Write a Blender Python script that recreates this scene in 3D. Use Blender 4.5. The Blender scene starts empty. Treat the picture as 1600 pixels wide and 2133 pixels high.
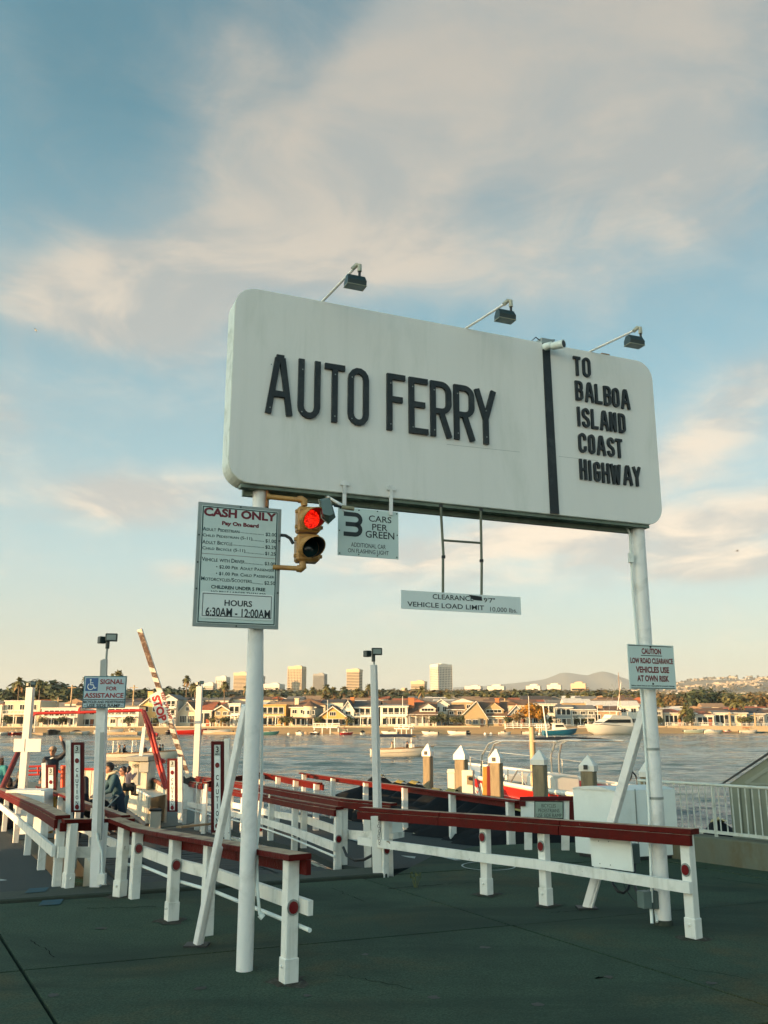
import bpy, bmesh, math, random
from mathutils import Vector, Matrix, noise
random.seed(11)
rad = math.radians
sc = bpy.context.scene
# ------------------------------------------------------------------ camera
F, CX, CY, H = 1835.0, 800.0, 1066.5, 1.9          # focal length in photo pixels, centre, eye height
PITCH = math.atan(433.5 / F)
SP, CP = math.sin(PITCH), math.cos(PITCH)
cam_d = bpy.data.cameras.new('camera'); cam = bpy.data.objects.new('camera', cam_d)
sc.collection.objects.link(cam)
cam.location = (0, 0, H); cam.rotation_euler = (rad(90) + PITCH, 0, 0)
cam_d.sensor_fit = 'HORIZONTAL'; cam_d.sensor_width = 36; cam_d.lens = 36 * F / 1600
cam_d.clip_start = 0.1; cam_d.clip_end = 60000
sc.camera = cam
sc.render.resolution_x, sc.render.resolution_y = 768, 1024
sc.view_settings.view_transform = 'Standard'; sc.view_settings.look = 'None'
sc.view_settings.gamma = 1; sc.view_settings.use_curve_mapping = False
sc.view_settings.exposure = 1.3
# ------------------------------------------------------------------ sun and sky
SUN_EL, SUN_DIR = rad(7.5), Vector((0.84, 0.54, 0)).normalized()   # where the sunlight travels to (plan)
sd = bpy.data.lights.new('sun', 'SUN'); sd.energy = 5.0; sd.angle = rad(0.5); sd.color = (1.0, 0.59, 0.27)
sun = bpy.data.objects.new('sun', sd); sc.collection.objects.link(sun)
sv = Vector((SUN_DIR.x * math.cos(SUN_EL), SUN_DIR.y * math.cos(SUN_EL), -math.sin(SUN_EL)))
sun.rotation_euler = sv.to_track_quat('-Z', 'Y').to_euler(); sun.location = (-30, -20, 30)
world = bpy.data.worlds.new('World'); sc.world = world; world.use_nodes = True
wt = world.node_tree; wt.nodes.clear()

class NG:
    """tiny node-expression helper"""
    def __init__(s, t): s.t = t
    def n(s, typ, **k):
        n = s.t.nodes.new(typ)
        for a, b in k.items(): setattr(n, a, b)
        return n
    def put(s, sock, v):
        if hasattr(v, 'is_linked') or isinstance(v, bpy.types.NodeSocket): s.t.links.new(v, sock)
        else: sock.default_value = v
    def m(s, op, a, b=0.0, c=0.0, clamp=False):
        n = s.n('ShaderNodeMath', operation=op, use_clamp=clamp)
        s.put(n.inputs[0], a); s.put(n.inputs[1], b); s.put(n.inputs[2], c)
        return n.outputs[0]
    def mix(s, f, a, b, mode='MIX'):
        n = s.n('ShaderNodeMixRGB', blend_type=mode)
        s.put(n.inputs[0], f)
        s.put(n.inputs[1], a if not isinstance(a, tuple) else (*a[:3], 1)); s.put(n.inputs[2], b if not isinstance(b, tuple) else (*b[:3], 1))
        return n.outputs[0]
    def noise(s, vec, scale, detail=4, rough=.5, dist=0, dims='3D'):
        n = s.n('ShaderNodeTexNoise', noise_dimensions=dims)
        if vec is not None: s.t.links.new(vec, n.inputs['Vector'])
        n.inputs['Scale'].default_value = scale; n.inputs['Detail'].default_value = detail
        n.inputs['Roughness'].default_value = rough; n.inputs['Distortion'].default_value = dist
        return n.outputs['Fac']
    def ramp(s, f, stops):
        n = s.n('ShaderNodeValToRGB'); s.t.links.new(f, n.inputs[0]); e = n.color_ramp.elements
        while len(e) < len(stops): e.new(0.5)
        for el, (p, c) in zip(e, stops): el.position = p; el.color = (*c, 1)
        return n.outputs[0]
    def smooth(s, v, a, b):
        n = s.n('ShaderNodeMapRange', interpolation_type='SMOOTHSTEP')
        s.put(n.inputs[0], v); n.inputs[1].default_value = a; n.inputs[2].default_value = b
        return n.outputs[0]

g = NG(wt)
tc = g.n('ShaderNodeTexCoord'); sky = g.n('ShaderNodeTexSky', sky_type='NISHITA')
sky.sun_disc = False; sky.sun_elevation = SUN_EL; sky.sun_rotation = math.atan2(-SUN_DIR.x, -SUN_DIR.y)
sky.air_density = 1.0; sky.dust_density = 1.6; sky.ozone_density = 1.6
sep = g.n('ShaderNodeSeparateXYZ'); wt.links.new(tc.outputs['Generated'], sep.inputs[0])
dx, dy, dz = sep.outputs
az = g.m('ARCTAN2', dx, dy)                     # 0 straight ahead, + right
el = g.m('ARCSINE', dz)
def pxdir(px, py):                              # photo pixel -> azimuth, elevation (radians)
    X = (px - CX) / F; Z = -(py - CY) / F
    v = Vector((X, CP - Z * SP, SP + Z * CP)).normalized()
    return math.atan2(v.x, v.y), math.asin(v.z)
# cloud sheet: noise in a stretched (azimuth, elevation) space plus broad masses
cmb = g.n('ShaderNodeCombineXYZ'); zz = g.m('MAXIMUM', dz, 0.0)
inv = g.m('DIVIDE', 1.0, g.m('ADD', zz, 0.22))
g.put(cmb.inputs[0], g.m('MULTIPLY', dx, inv)); g.put(cmb.inputs[1], g.m('MULTIPLY', dy, inv)); g.put(cmb.inputs[2], g.m('MULTIPLY', dz, 1.5))
cv = cmb.outputs[0]
n1 = g.noise(cv, 1.6, 8, .56, .5)
n2 = g.noise(cv, 5.5, 10, .64, .7)
blobs = [  # px, py, half-width px, half-height px, tilt deg, weight
    (230, 600, 260, 90, -8, 1.15), (300, 690, 230, 75, 12, .75), (560, 500, 260, 110, -20, .8), (760, 420, 240, 170, -60, .75),
    (860, 200, 280, 170, -50, .8), (1000, 60, 320, 160, -20, .7), (1450, 60, 340, 190, 5, .8), (1180, 220, 280, 160, -30, .55), (760, 330, 320, 170, -30, .35), (1280, 430, 300, 130, 20, .5), (1120, 560, 220, 80, 10, .35), (1500, 420, 160, 120, 0, .25), (1330, 260, 230, 110, 15, .45),
    (480, 150, 150, 120, -50, .55), (620, 330, 300, 90, -25, .35), (900, 560, 260, 60, 12, .5), (230, 1048, 150, 46, 3, 1.25), (400, 1010, 150, 44, -4, .9),
    (370, 1192, 66, 22, 0, .85), (-30, 880, 110, 110, 0, .7), (1520, 850, 190, 70, -35, .85), (1400, 950, 140, 40, -10, .55),
    (1480, 1095, 270, 58, -8, 1.25), (900, 1155, 270, 52, -6, 1.2), (1130, 1090, 130, 60, 0, .6), (1530, 1178, 140, 32, 0, 1.1), (1250, 1200, 300, 26, 0, .35),
    (60, 180, 110, 50, 50, .3), (1750, 500, 200, 300, 0, .3)]
den = None
for (bx, by, hw, hh, tilt, w) in blobs:
    a0, e0 = pxdir(bx, by); s = math.radians(1) / (F * math.radians(1)) ; sx, sy = hw / F * .95, hh / F * .95
    ct, st = math.cos(rad(tilt)), math.sin(rad(-tilt))
    da = g.m('SUBTRACT', az, a0); de = g.m('SUBTRACT', el, e0)
    xx = g.m('DIVIDE', g.m('ADD', g.m('MULTIPLY', da, ct), g.m('MULTIPLY', de, st)), sx)
    yy = g.m('DIVIDE', g.m('SUBTRACT', g.m('MULTIPLY', de, ct), g.m('MULTIPLY', da, st)), sy)
    r2 = g.m('ADD', g.m('MULTIPLY', xx, xx), g.m('MULTIPLY', yy, yy))
    gg = g.m('MULTIPLY', g.m('POWER', 2.718, g.m('MULTIPLY', r2, -.8)), w)
    den = gg if den is None else g.m('ADD', den, gg)
den = g.m('ADD', g.m('MINIMUM', den, 1.3), g.m('MULTIPLY', g.m('SUBTRACT', n1, .5), 1.5))
den = g.m('ADD', den, g.m('MULTIPLY', g.m('SUBTRACT', n2, .5), 1.25))
cover = g.smooth(den, -.12, 1.1)
thick = g.smooth(den, .45, 1.35)
# clear sky: the Nishita colour, desaturated towards the film's teal, with a pale horizon
grad = g.ramp(g.m('DIVIDE', el, 1.2, clamp=True), [(0.0, (5.7, 5.3, 4.4)), (.05, (5.2, 5.4, 4.9)), (.14, (4.3, 5.8, 5.9)), (.32, (2.1, 4.1, 4.7)), (.55, (.55, 2.1, 2.7)), (1.0, (.2, 1.2, 1.9))])
base = g.mix(.5, g.mix(1.0, sky.outputs[0], (.86, 1.02, .98), 'MULTIPLY'), grad)
warm = g.mix(g.smooth(el, .05, .75), (6.9, 5.5, 4.1), (3.5, 3.15, 2.7))
cool = g.mix(g.smooth(el, .08, .6), (3.5, 3.35, 3.15), (2.75, 2.8, 2.65))
lit = g.smooth(g.noise(cv, 3.4, 7, .58, .6), .38, .62)
cloud = g.mix(lit, cool, warm)
skyc = g.mix(g.m('MULTIPLY', cover, .93), base, g.mix(g.m('MULTIPLY', thick, .75), g.mix(.5, base, cloud), cloud))
# towards the low sun the veil of cloud and haze scatters forward and is brighter, as at any sunset
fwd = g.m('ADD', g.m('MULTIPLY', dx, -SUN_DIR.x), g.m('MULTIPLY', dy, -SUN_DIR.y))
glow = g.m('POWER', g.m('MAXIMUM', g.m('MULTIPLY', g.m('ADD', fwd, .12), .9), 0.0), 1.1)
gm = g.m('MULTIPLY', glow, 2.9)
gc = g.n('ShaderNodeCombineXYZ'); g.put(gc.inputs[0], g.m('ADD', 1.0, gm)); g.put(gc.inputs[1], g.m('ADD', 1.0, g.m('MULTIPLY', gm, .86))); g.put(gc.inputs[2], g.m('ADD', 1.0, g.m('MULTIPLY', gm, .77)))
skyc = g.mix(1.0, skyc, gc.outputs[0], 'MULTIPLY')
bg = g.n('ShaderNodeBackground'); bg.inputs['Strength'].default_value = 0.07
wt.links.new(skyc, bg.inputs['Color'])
wo = g.n('ShaderNodeOutputWorld'); wt.links.new(bg.outputs[0], wo.inputs['Surface'])

# ------------------------------------------------------------------ picture-to-place helpers
def ray(px, py):
    X = (px - CX) / F; Z = -(py - CY) / F
    return Vector((X, CP - Z * SP, SP + Z * CP))
EYE = Vector((0, 0, H))
def G(px, py, z=0.0):
    r = ray(px, py); return EYE + r * ((z - H) / r.z)
def D(px, py, Y):
    r = ray(px, py); return EYE + r * (Y / r.y)
def zg(Y): return -.05 * max(0.0, Y - 11)
def Gs(px, py):
    r = ray(px, py); t = -(H - .55) / (r.z + .05 * r.y); P = EYE + r * t
    return P if (t > 0 and P.y > 11) else G(px, py)
class Fr:
    """an upright drawing plane: O + ux*s + uz*t, n towards the viewer"""
    def __init__(f, O, ux, uz=(0, 0, 1)):
        f.O = Vector(O); f.ux = Vector(ux).normalized(); f.uz = Vector(uz).normalized(); f.n = f.ux.cross(f.uz)
    def P(f, s, t, d=0.0): return f.O + f.ux * s + f.uz * t + f.n * d
    def px(f, x, y):
        r = ray(x, y); k = (f.O - EYE).dot(f.n) / r.dot(f.n); v = EYE + r * k - f.O
        return v.dot(f.ux), v.dot(f.uz)
    def off(f, d): return Fr(f.O + f.n * d, f.ux, f.uz)

# ------------------------------------------------------------------ materials
MATS = {}
def mat(name, col, rough=.6, metal=0.0, var=.12, scale=6.0, bump=0.0, bscale=None, spec=.5, dirt=None, dirtamt=.5, dscale=1.5, emit=None, stretch=(1, 1, 1), alpha=1, top=None, trans=0, chips=None, streak=None, blotch=None, speck=None):
    if name in MATS: return MATS[name]
    m = bpy.data.materials.new(name); m.use_nodes = True; t = m.node_tree; q = NG(t)
    b = t.nodes['Principled BSDF']
    tcn = q.n('ShaderNodeTexCoord'); mp = q.n('ShaderNodeMapping'); mp.inputs['Scale'].default_value = stretch
    t.links.new(tcn.outputs['Object'], mp.inputs[0]); v = mp.outputs[0]
    f = q.noise(v, scale, 5, .6)
    c = q.mix(f, tuple(max(0, x * (1 - var * 2)) for x in col), tuple(x * (1 + var) for x in col))
    if dirt:
        d = q.smooth(q.noise(v, dscale, 6, .65, .4), .48, .72)
        c = q.mix(q.m('MULTIPLY', d, dirtamt), c, dirt)
    if streak:                                  # rain streaks running down
        mp2 = q.n('ShaderNodeMapping'); mp2.inputs['Scale'].default_value = (9, 9, .35); t.links.new(tcn.outputs['Object'], mp2.inputs[0])
        d = q.smooth(q.noise(mp2.outputs[0], 1.0, 6, .6), .5, .8); c = q.mix(q.m('MULTIPLY', d, streak[1]), c, streak[0])
    if speck:                                   # aggregate and grit
        d = q.noise(v, speck[0], 3, .7); c = q.mix(q.smooth(d, .3, .7), q.mix(1.0, c, (speck[1],) * 3, 'MULTIPLY'), q.mix(1.0, c, (speck[2],) * 3, 'MULTIPLY'))
    if blotch:                                  # broad wear and tyre darkening
        mp3 = q.n('ShaderNodeMapping'); mp3.inputs['Scale'].default_value = (.22, .55, 1); mp3.inputs['Rotation'].default_value = (0, 0, .5); t.links.new(tcn.outputs['Object'], mp3.inputs[0])
        d = q.smooth(q.noise(mp3.outputs[0], 1.3, 5, .55, .6), .42, .66); c = q.mix(q.m('MULTIPLY', d, blotch[1]), c, blotch[0])
    if chips:                                   # small flakes off the paint
        d = q.smooth(q.noise(v, chips[1], 5, .6, .8), chips[2], chips[2] + .03); c = q.mix(q.m('MULTIPLY', d, .9), c, chips[0])
    if top:                                     # worn paint on upward faces, sky light also painted into the paler tone
        ge = q.n('ShaderNodeNewGeometry'); sx = q.n('ShaderNodeSeparateXYZ'); t.links.new(ge.outputs['Normal'], sx.inputs[0])
        k = q.m('MULTIPLY', q.smooth(sx.outputs[2], .8, .95), q.smooth(q.noise(v, 5, 5, .6), .25, .55))
        c = q.mix(k, c, top)
    t.links.new(c, b.inputs['Base Color'])
    b.inputs['Roughness'].default_value = rough; b.inputs['Metallic'].default_value = metal
    b.inputs['Specular IOR Level'].default_value = spec
    if trans: b.inputs['Transmission Weight'].default_value = trans
    if emit: b.inputs['Emission Color'].default_value = (*emit[:3], 1); b.inputs['Emission Strength'].default_value = emit[3]
    if bump:
        bn = q.n('ShaderNodeBump'); bn.inputs['Strength'].default_value = bump; bn.inputs['Distance'].default_value = .02
        t.links.new(q.noise(v, bscale or scale * 4, 6, .65), bn.inputs['Height']); t.links.new(bn.outputs[0], b.inputs['Normal'])
    MATS[name] = m
    return m

# ------------------------------------------------------------------ mesh builder
def rotz(a): return Matrix.Rotation(a, 3, 'Z')
class MB:
    def __init__(s): s.v = []; s.f = []; s.sm = []
    def add(s, vs, fs, smooth=False):
        o = len(s.v); s.v += [Vector(p) for p in vs]; s.f += [tuple(o + i for i in f) for f in fs]; s.sm += [smooth] * len(fs); return s
    def box(s, c, size, M=None, bev=0):
        c = Vector(c); x, y, z = (k / 2 for k in size)
        if bev:
            bm = bmesh.new(); bmesh.ops.create_cube(bm, size=1)
            for w in bm.verts: w.co = Vector((w.co.x * 2 * x, w.co.y * 2 * y, w.co.z * 2 * z))
            bmesh.ops.bevel(bm, geom=bm.edges[:], offset=bev, segments=1, affect='EDGES')
            vs = [w.co.copy() for w in bm.verts]; fs = [[w.index for w in f.verts] for f in bm.faces]; bm.free()
        else:
            vs = [Vector((i * x, j * y, k * z)) for k in (-1, 1) for j in (-1, 1) for i in (-1, 1)]
            fs = [(0, 2, 3, 1), (4, 5, 7, 6), (0, 1, 5, 4), (2, 6, 7, 3), (0, 4, 6, 2), (1, 3, 7, 5)]
        if M is not None: vs = [M @ w for w in vs]
        return s.add([w + c for w in vs], fs)
    def beam(s, p0, p1, w, h, up=(0, 0, 1), bev=0):
        p0, p1 = Vector(p0), Vector(p1); d = (p1 - p0); L = d.length; d = d / L
        up = Vector(up); sdv = d.cross(up)
        if sdv.length < 1e-4: sdv = d.cross(Vector((0, 1, 0)))
        sdv.normalize(); u = sdv.cross(d)
        M = Matrix((d, sdv, u)).transposed()
        return s.box((p0 + p1) / 2, (L, w, h), M, bev)
    def tube(s, pts, r, n=10, caps=True, smooth=True):
        pts = [Vector(p) for p in pts]; k = len(pts); rs = r if isinstance(r, (list, tuple)) else [r] * k
        d0 = (pts[1] - pts[0]).normalized(); ref = Vector((0, 0, 1)) if abs(d0.z) < .9 else Vector((1, 0, 0))
        vs = []; e1 = d0.cross(ref).normalized()
        for i, p in enumerate(pts):
            a = pts[max(0, i - 1)]; b = pts[min(k - 1, i + 1)]; d = (b - a).normalized()
            e1 = (e1 - d * e1.dot(d)).normalized(); e2 = d.cross(e1)
            for j in range(n):
                t = 2 * math.pi * j / n; vs.append(p + (e1 * math.cos(t) + e2 * math.sin(t)) * rs[i])
        fs = [(i * n + j, i * n + (j + 1) % n, (i + 1) * n + (j + 1) % n, (i + 1) * n + j) for i in range(k - 1) for j in range(n)]
        s.add(vs, fs, smooth)
        if caps: s.add(vs[:n], [tuple(reversed(range(n)))]); s.add(vs[-n:], [tuple(range(n))])
        return s
    def sphere(s, c, r, n=10, m=6, M=None):
        c = Vector(c); r = (r, r, r) if not isinstance(r, (list, tuple)) else r; vs = []
        for i in range(m + 1):
            p = math.pi * i / m
            for j in range(n):
                t = 2 * math.pi * j / n; w = Vector((r[0] * math.sin(p) * math.cos(t), r[1] * math.sin(p) * math.sin(t), r[2] * math.cos(p)))
                vs.append(c + (M @ w if M is not None else w))
        return s.add(vs, [(i * n + j, (i + 1) * n + j, (i + 1) * n + (j + 1) % n, i * n + (j + 1) % n) for i in range(m) for j in range(n)], True)
    def prism(s, pts, fr, d0, d1):
        """outline in plane coordinates of fr, extruded between distances d0 (back) and d1 (front)"""
        k = len(pts); vs = [fr.P(a, b, d0) for a, b in pts] + [fr.P(a, b, d1) for a, b in pts]
        fs = [tuple(reversed(range(k))), tuple(range(k, 2 * k))] + [(i, (i + 1) % k, k + (i + 1) % k, k + i) for i in range(k)]
        return s.add(vs, fs)
    def quad(s, *p): return s.add(p, [tuple(range(len(p)))])
    def loft(s, rings, closed=True, caps=True, smooth=True):
        n = len(rings[0]); vs = [p for r in rings for p in r]
        lim = n if closed else n - 1
        s.add(vs, [(i * n + j, i * n + (j + 1) % n, (i + 1) * n + (j + 1) % n, (i + 1) * n + j) for i in range(len(rings) - 1) for j in range(lim)], smooth)
        if caps: s.add(rings[0], [tuple(reversed(range(n)))]); s.add(rings[-1], [tuple(range(n))])
        return s
    def mesh(s, name, off=Vector((0, 0, 0)), m=None):
        me = bpy.data.meshes.new(name); me.from_pydata([p - off for p in s.v], [], s.f)
        me.polygons.foreach_set('use_smooth', s.sm)
        if m: me.materials.append(m)
        me.validate(); me.update(); return me
    def build(s, name, m, parent=None, loc=None, label=None, kind=None, cat=None, group=None):
        off = Vector(parent['_o']) if parent is not None else Vector(loc or (0, 0, 0))
        o = bpy.data.objects.new(name, s.mesh(name, off, m)); sc.collection.objects.link(o)
        o['_o'] = tuple(off)
        if parent is not None: o.parent = parent
        else: o.location = off
        if label: o['label'] = label
        if cat: o['category'] = cat
        if kind: o['kind'] = kind
        if group: o['group'] = group
        return o
def thing(name, label, cat, loc=(0, 0, 0), group=None, kind=None):
    o = bpy.data.objects.new(name, None); sc.collection.objects.link(o); o.location = loc; o['_o'] = tuple(loc)
    o.empty_display_size = .2
    if label: o['label'] = label
    if cat: o['category'] = cat
    if group: o['group'] = group
    if kind: o['kind'] = kind
    return o
KIDS = {}
def dup(root, loc, rz=0, label=None, group=None, scale=None, mats=None):
    def cp(o, par):
        c = o.copy(); sc.collection.objects.link(c); c.parent = par
        for ch in list(o.children): cp(ch, c)
        return c
    c = cp(root, None); c.location = loc; c.rotation_euler = (0, 0, rz)
    if scale: c.scale = scale if isinstance(scale, tuple) else (scale,) * 3
    if label: c['label'] = label
    if group: c['group'] = group
    return c
def place(o, loc, rz=0, scale=None):
    o.location = loc; o.rotation_euler = (0, 0, rz)
    if scale: o.scale = scale if isinstance(scale, tuple) else (scale,) * 3
    return o
def inst(name, me, parent, loc=(0, 0, 0)):
    o = bpy.data.objects.new(name, me); sc.collection.objects.link(o); o.parent = parent; o.location = loc
    if parent is not None: o['_o'] = parent['_o']
    return o
# ------------------------------------------------------------------ lettering
_TX = {}
def textdata(s, bold=0.0):
    k = (s, bold)
    if k in _TX: return _TX[k]
    cu = bpy.data.curves.new('t', 'FONT'); cu.body = s; cu.size = 1; cu.offset = bold; cu.resolution_u = 3
    ob = bpy.data.objects.new('t', cu); me = bpy.data.meshes.new_from_object(ob)
    vs = [(v.co.x, v.co.y) for v in me.vertices]; fs = [tuple(p.vertices) for p in me.polygons]
    bpy.data.objects.remove(ob); bpy.data.meshes.remove(me); bpy.data.curves.remove(cu)
    _TX[k] = (vs, fs); return vs, fs
def smallcaps(s, bold):
    V = []; Fc = []; x = 0.0
    runs = []; cur = ''; mode = None
    for ch in s:
        md = 'sp' if ch == ' ' else ('lo' if ch.islower() else 'up')
        if md != mode: runs.append([md, '']); mode = md
        runs[-1][1] += ch
    for md, r in runs:
        if md == 'sp': x += .3; continue
        vs, fs = textdata(r.upper(), bold); k = .78 if md == 'lo' else 1.0
        x0 = min(a for a, b in vs); o = len(V)
        V += [(x + (a - x0) * k, b * k) for a, b in vs]; Fc += [tuple(o + i for i in f) for f in fs]
        x = max(a for a, b in V) + .07
    return V, Fc
def text(mb, fr, s, x0, x1, z0, z1, bold=0.0, d=.002, sc_=False):
    vs, fs = smallcaps(s, bold) if sc_ else textdata(s, bold)
    a0 = min(a for a, b in vs); a1 = max(a for a, b in vs); b0 = min(b for a, b in vs); b1 = max(b for a, b in vs)
    mb.add([fr.P(x0 + (a - a0) / (a1 - a0) * (x1 - x0), z0 + (b - b0) / (b1 - b0) * (z1 - z0), d) for a, b in vs], fs)
def ptext(mb, fr, cv_, s, xl, yt, yb, xr, yr=None, **k):
    """text placed from where it stands in the photograph: left edge top/bottom, right edge"""
    s0, z1 = fr.px(*cv_(xl, yt)); _, z0 = fr.px(*cv_(xl, yb)); s1, _ = fr.px(*cv_(xr, yr if yr is not None else yb))
    text(mb, fr, s, s0, s1, z0, z1, **k)
# stroke letters of the big cut-out signs, unit box
def arc(cx, cy, rx, ry, a0, a1, n=7): return [(cx + rx * math.cos(rad(a0 + (a1 - a0) * i / n)), cy + ry * math.sin(rad(a0 + (a1 - a0) * i / n))) for i in range(n + 1)]
def letters(ch, t, w):
    h = t / 2; l, r_, b, T = h, w - h, h, 1 - h; c = w / 2; rx = (r_ - l) / 2; ry = min(.17, rx * 1.1)
    m = .5
    D_ = {'A': [[(l - h * .2, 0), (c - h * .75, T)], [(r_ + h * .2, 0), (c + h * .75, T)], [(c - h * 1.3, 1 - t * .45), (c + h * 1.3, 1 - t * .45)], [(l + w * .12, .34), (r_ - w * .12, .34)]],
          'U': [[(l, 1)] + arc(c, b + ry, rx, ry, 180, 360) + [(r_, 1)]],
          'T': [[(0, T), (w, T)], [(c, 0), (c, T)]],
          'O': [[(l, .5)] + arc(c, b + ry, rx, ry, 180, 360) + arc(c, T - ry, rx, ry, 0, 180) + [(l, .5)]],
          'F': [[(l, 0), (l, 1)], [(l, T), (w, T)], [(l, .55), (w * .85, .55)]],
          'E': [[(l, 0), (l, 1)], [(l, T), (w, T)], [(l, .52), (w * .85, .52)], [(l, b), (w, b)]],
          'L': [[(l, 0), (l, 1)], [(l, b), (w, b)]],
          'I': [[(c, 0), (c, 1)]],
          'Y': [[(l - h * .2, 1), (c, .45)], [(r_ + h * .2, 1), (c, .45)], [(c, 0), (c, .5)]],
          'H': [[(l, 0), (l, 1)], [(r_, 0), (r_, 1)], [(l, .5), (r_, .5)]],
          'N': [[(l, 0), (l, 1)], [(r_, 0), (r_, 1)], [(l, .97), (r_, .03)]],
          'W': [[(l - h * .3, 1), (l + w * .16, 0)], [(c, .95), (l + w * .16, 0)], [(c, .95), (r_ - w * .16, 0)], [(r_ + h * .3, 1), (r_ - w * .16, 0)]],
          'R': [[(l, 0), (l, 1)], [(l, T), (c, T)] + arc(c, T - ry * .9, rx, ry * .9, 90, 0) + arc(c, .46 + ry * .9, rx, ry * .9, 0, -90) + [(l, .46)], [(c * 1.0, .46), (r_ + h * .1, 0)]],
          'B': [[(l, 0), (l, 1)], [(l, T), (c, T)] + arc(c, T - ry * .8, rx * .95, ry * .8, 90, 0) + arc(c, .53 + ry * .8, rx * .95, ry * .8, 0, -90) + [(l, .53)], [(l, .53), (c, .53)] + arc(c, .53 - ry * .8, rx, ry * .8, 90, 0) + arc(c, b + ry * .8, rx, ry * .8, 0, -90) + [(l, b)]],
          'D': [[(l, 0), (l, 1)], [(l, T), (c * .9, T)] + arc(c * .9, T - ry, r_ - c * .9, ry, 90, 0) + arc(c * .9, b + ry, r_ - c * .9, ry, 0, -90) + [(l, b)]],
          'C': [[(r_, .66)] + arc(c, T - ry, rx, ry, 0, 180) + arc(c, b + ry, rx, ry, 180, 360) + [(r_, .34)]],
          'G': [[(r_, .68)] + arc(c, T - ry, rx, ry, 0, 180) + arc(c, b + ry, rx, ry, 180, 360) + [(r_, .46), (c * .95, .46)]],
          'S': [[(r_, .72)] + arc(c, T - ry, rx, ry, 0, 180) + [(l, .68), (l + rx * .3, .57), (r_ - rx * .3, .43), (r_, .32)] + [(r_, b + ry)] + arc(c, b + ry, rx, ry, 0, -180)[1:] + [(l, .28)]]}
    return D_[ch]
def stroke_letter(mb, fr, ch, x0, z0, w, h, t, d0=.0, d1=.03):
    """w,h in metres; t stroke width in metres"""
    uw = w / h; ut = t / h
    for k, pl in enumerate(letters(ch, ut, uw)):
        P = [Vector((x0 + a * h, z0 + b * h)) for a, b in pl]; n = len(P); closed = (P[0] - P[-1]).length < 1e-5 and n > 3
        L = []; Rr = []
        for i in range(n):
            a = P[i - 1] if i > 0 else (P[-2] if closed else P[0]); b = P[i + 1] if i < n - 1 else (P[1] if closed else P[-1])
            d1v = (P[i] - a); d2v = (b - P[i])
            if d1v.length < 1e-6: d1v = d2v
            if d2v.length < 1e-6: d2v = d1v
            d1v = d1v.normalized(); d2v = d2v.normalized(); tg = (d1v + d2v).normalized(); nn = Vector((-tg.y, tg.x))
            mlen = t / 2 / max(.5, nn.dot(Vector((-d1v.y, d1v.x)))); L.append(P[i] + nn * mlen); Rr.append(P[i] - nn * mlen)
        e = d1 + k * .0012
        rings = [[fr.P(L[i].x, L[i].y, d0), fr.P(L[i].x, L[i].y, e), fr.P(Rr[i].x, Rr[i].y, e), fr.P(Rr[i].x, Rr[i].y, d0)] for i in range(n)]
        mb.loft(rings, True, not closed, False)
def rrect(x0, x1, z0, z1, r, n=6):
    P = []
    for cx, cz, a in ((x1 - r, z0 + r, -90), (x1 - r, z1 - r, 0), (x0 + r, z1 - r, 90), (x0 + r, z0 + r, 180)):
        P += [(cx + r * math.cos(rad(a + 90 * i / n)), cz + r * math.sin(rad(a + 90 * i / n))) for i in range(n + 1)]
    return P
def bolt(mb, fr, s, t, r=.012, d=.01):
    mb.prism([(s + r * math.cos(k), t + r * math.sin(k)) for k in [i * math.pi / 4 for i in range(8)]], fr, 0, d)
# ------------------------------------------------------------------ material set
WHITE = mat('white_paint', (.8, .78, .71), .45, var=.05, scale=3, dirt=(.34, .34, .27), dirtamt=.6, dscale=2.6, bump=.3, bscale=26, chips=((.16, .1, .05), 9, .695), streak=((.42, .4, .31), .55))
WHITE2 = mat('white_steel_paint', (.74, .79, .74), .35, var=.05, scale=4, dirt=(.38, .36, .28), dirtamt=.35, dscale=3, bump=.08, bscale=40)
POLE = mat('pole_paint', (.8, .78, .74), .4, var=.05, scale=3, dirt=(.3, .31, .27), dirtamt=.45, dscale=3.3, bump=.25, bscale=22)
CREAM = mat('cream_ferry_paint', (.62, .58, .47), .5, var=.06, scale=3, dirt=(.3, .26, .18), dirtamt=.4, dscale=1.4)
SIGNW = mat('sign_face_white', (.8, .77, .715), .5, var=.035, scale=2.2, stretch=(1, 1, .25), dirt=(.62, .62, .55), dirtamt=.55, dscale=2.4, bump=.06, bscale=9, streak=((.62, .61, .55), .35))
SIGNE = mat('sign_edge_white', (.78, .8, .72), .5, var=.06, dirt=(.28, .3, .22), dirtamt=.6, dscale=4)
PLATE = mat('sign_plate', (.58, .68, .63), .35, var=.03, dirt=(.4, .46, .4), dirtamt=.25)
PLATE2 = mat('sign_plate_white', (.74, .79, .75), .35, var=.03)
LETTER = mat('black_letter', (.006, .011, .013), .45, var=.3, dirt=(.05, .06, .055), dirtamt=.4, dscale=7, bump=.3)
INK = mat('black_ink', (.012, .02, .022), .5, var=.05)
INKRED = mat('maroon_ink', (.16, .012, .022), .5, var=.05)
INKBLUE = mat('sign_blue', (.012, .09, .26), .4, var=.05)
RED = mat('oxblood_rail_paint', (.1, .008, .006), .5, var=.14, scale=4, dirt=(.05, .012, .009), dirtamt=.6, dscale=5, bump=.4, bscale=22, spec=.08, chips=((.3, .22, .17), 11, .7), streak=((.05, .01, .008), .5), top=(.42, .29, .18))
REDM = mat('red_sign_frame', (.085, .01, .01), .6, spec=.15, var=.1)
REDSTEEL = mat('bright_red_steel', (.42, .025, .015), .35, var=.1, dirt=(.16, .02, .01), dirtamt=.5)
REFLECT = mat('red_reflector', (.15, .003, .006), .3, var=.1, spec=.4)
GALV = mat('galvanised', (.3, .33, .31), .45, .5, var=.12)
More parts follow.
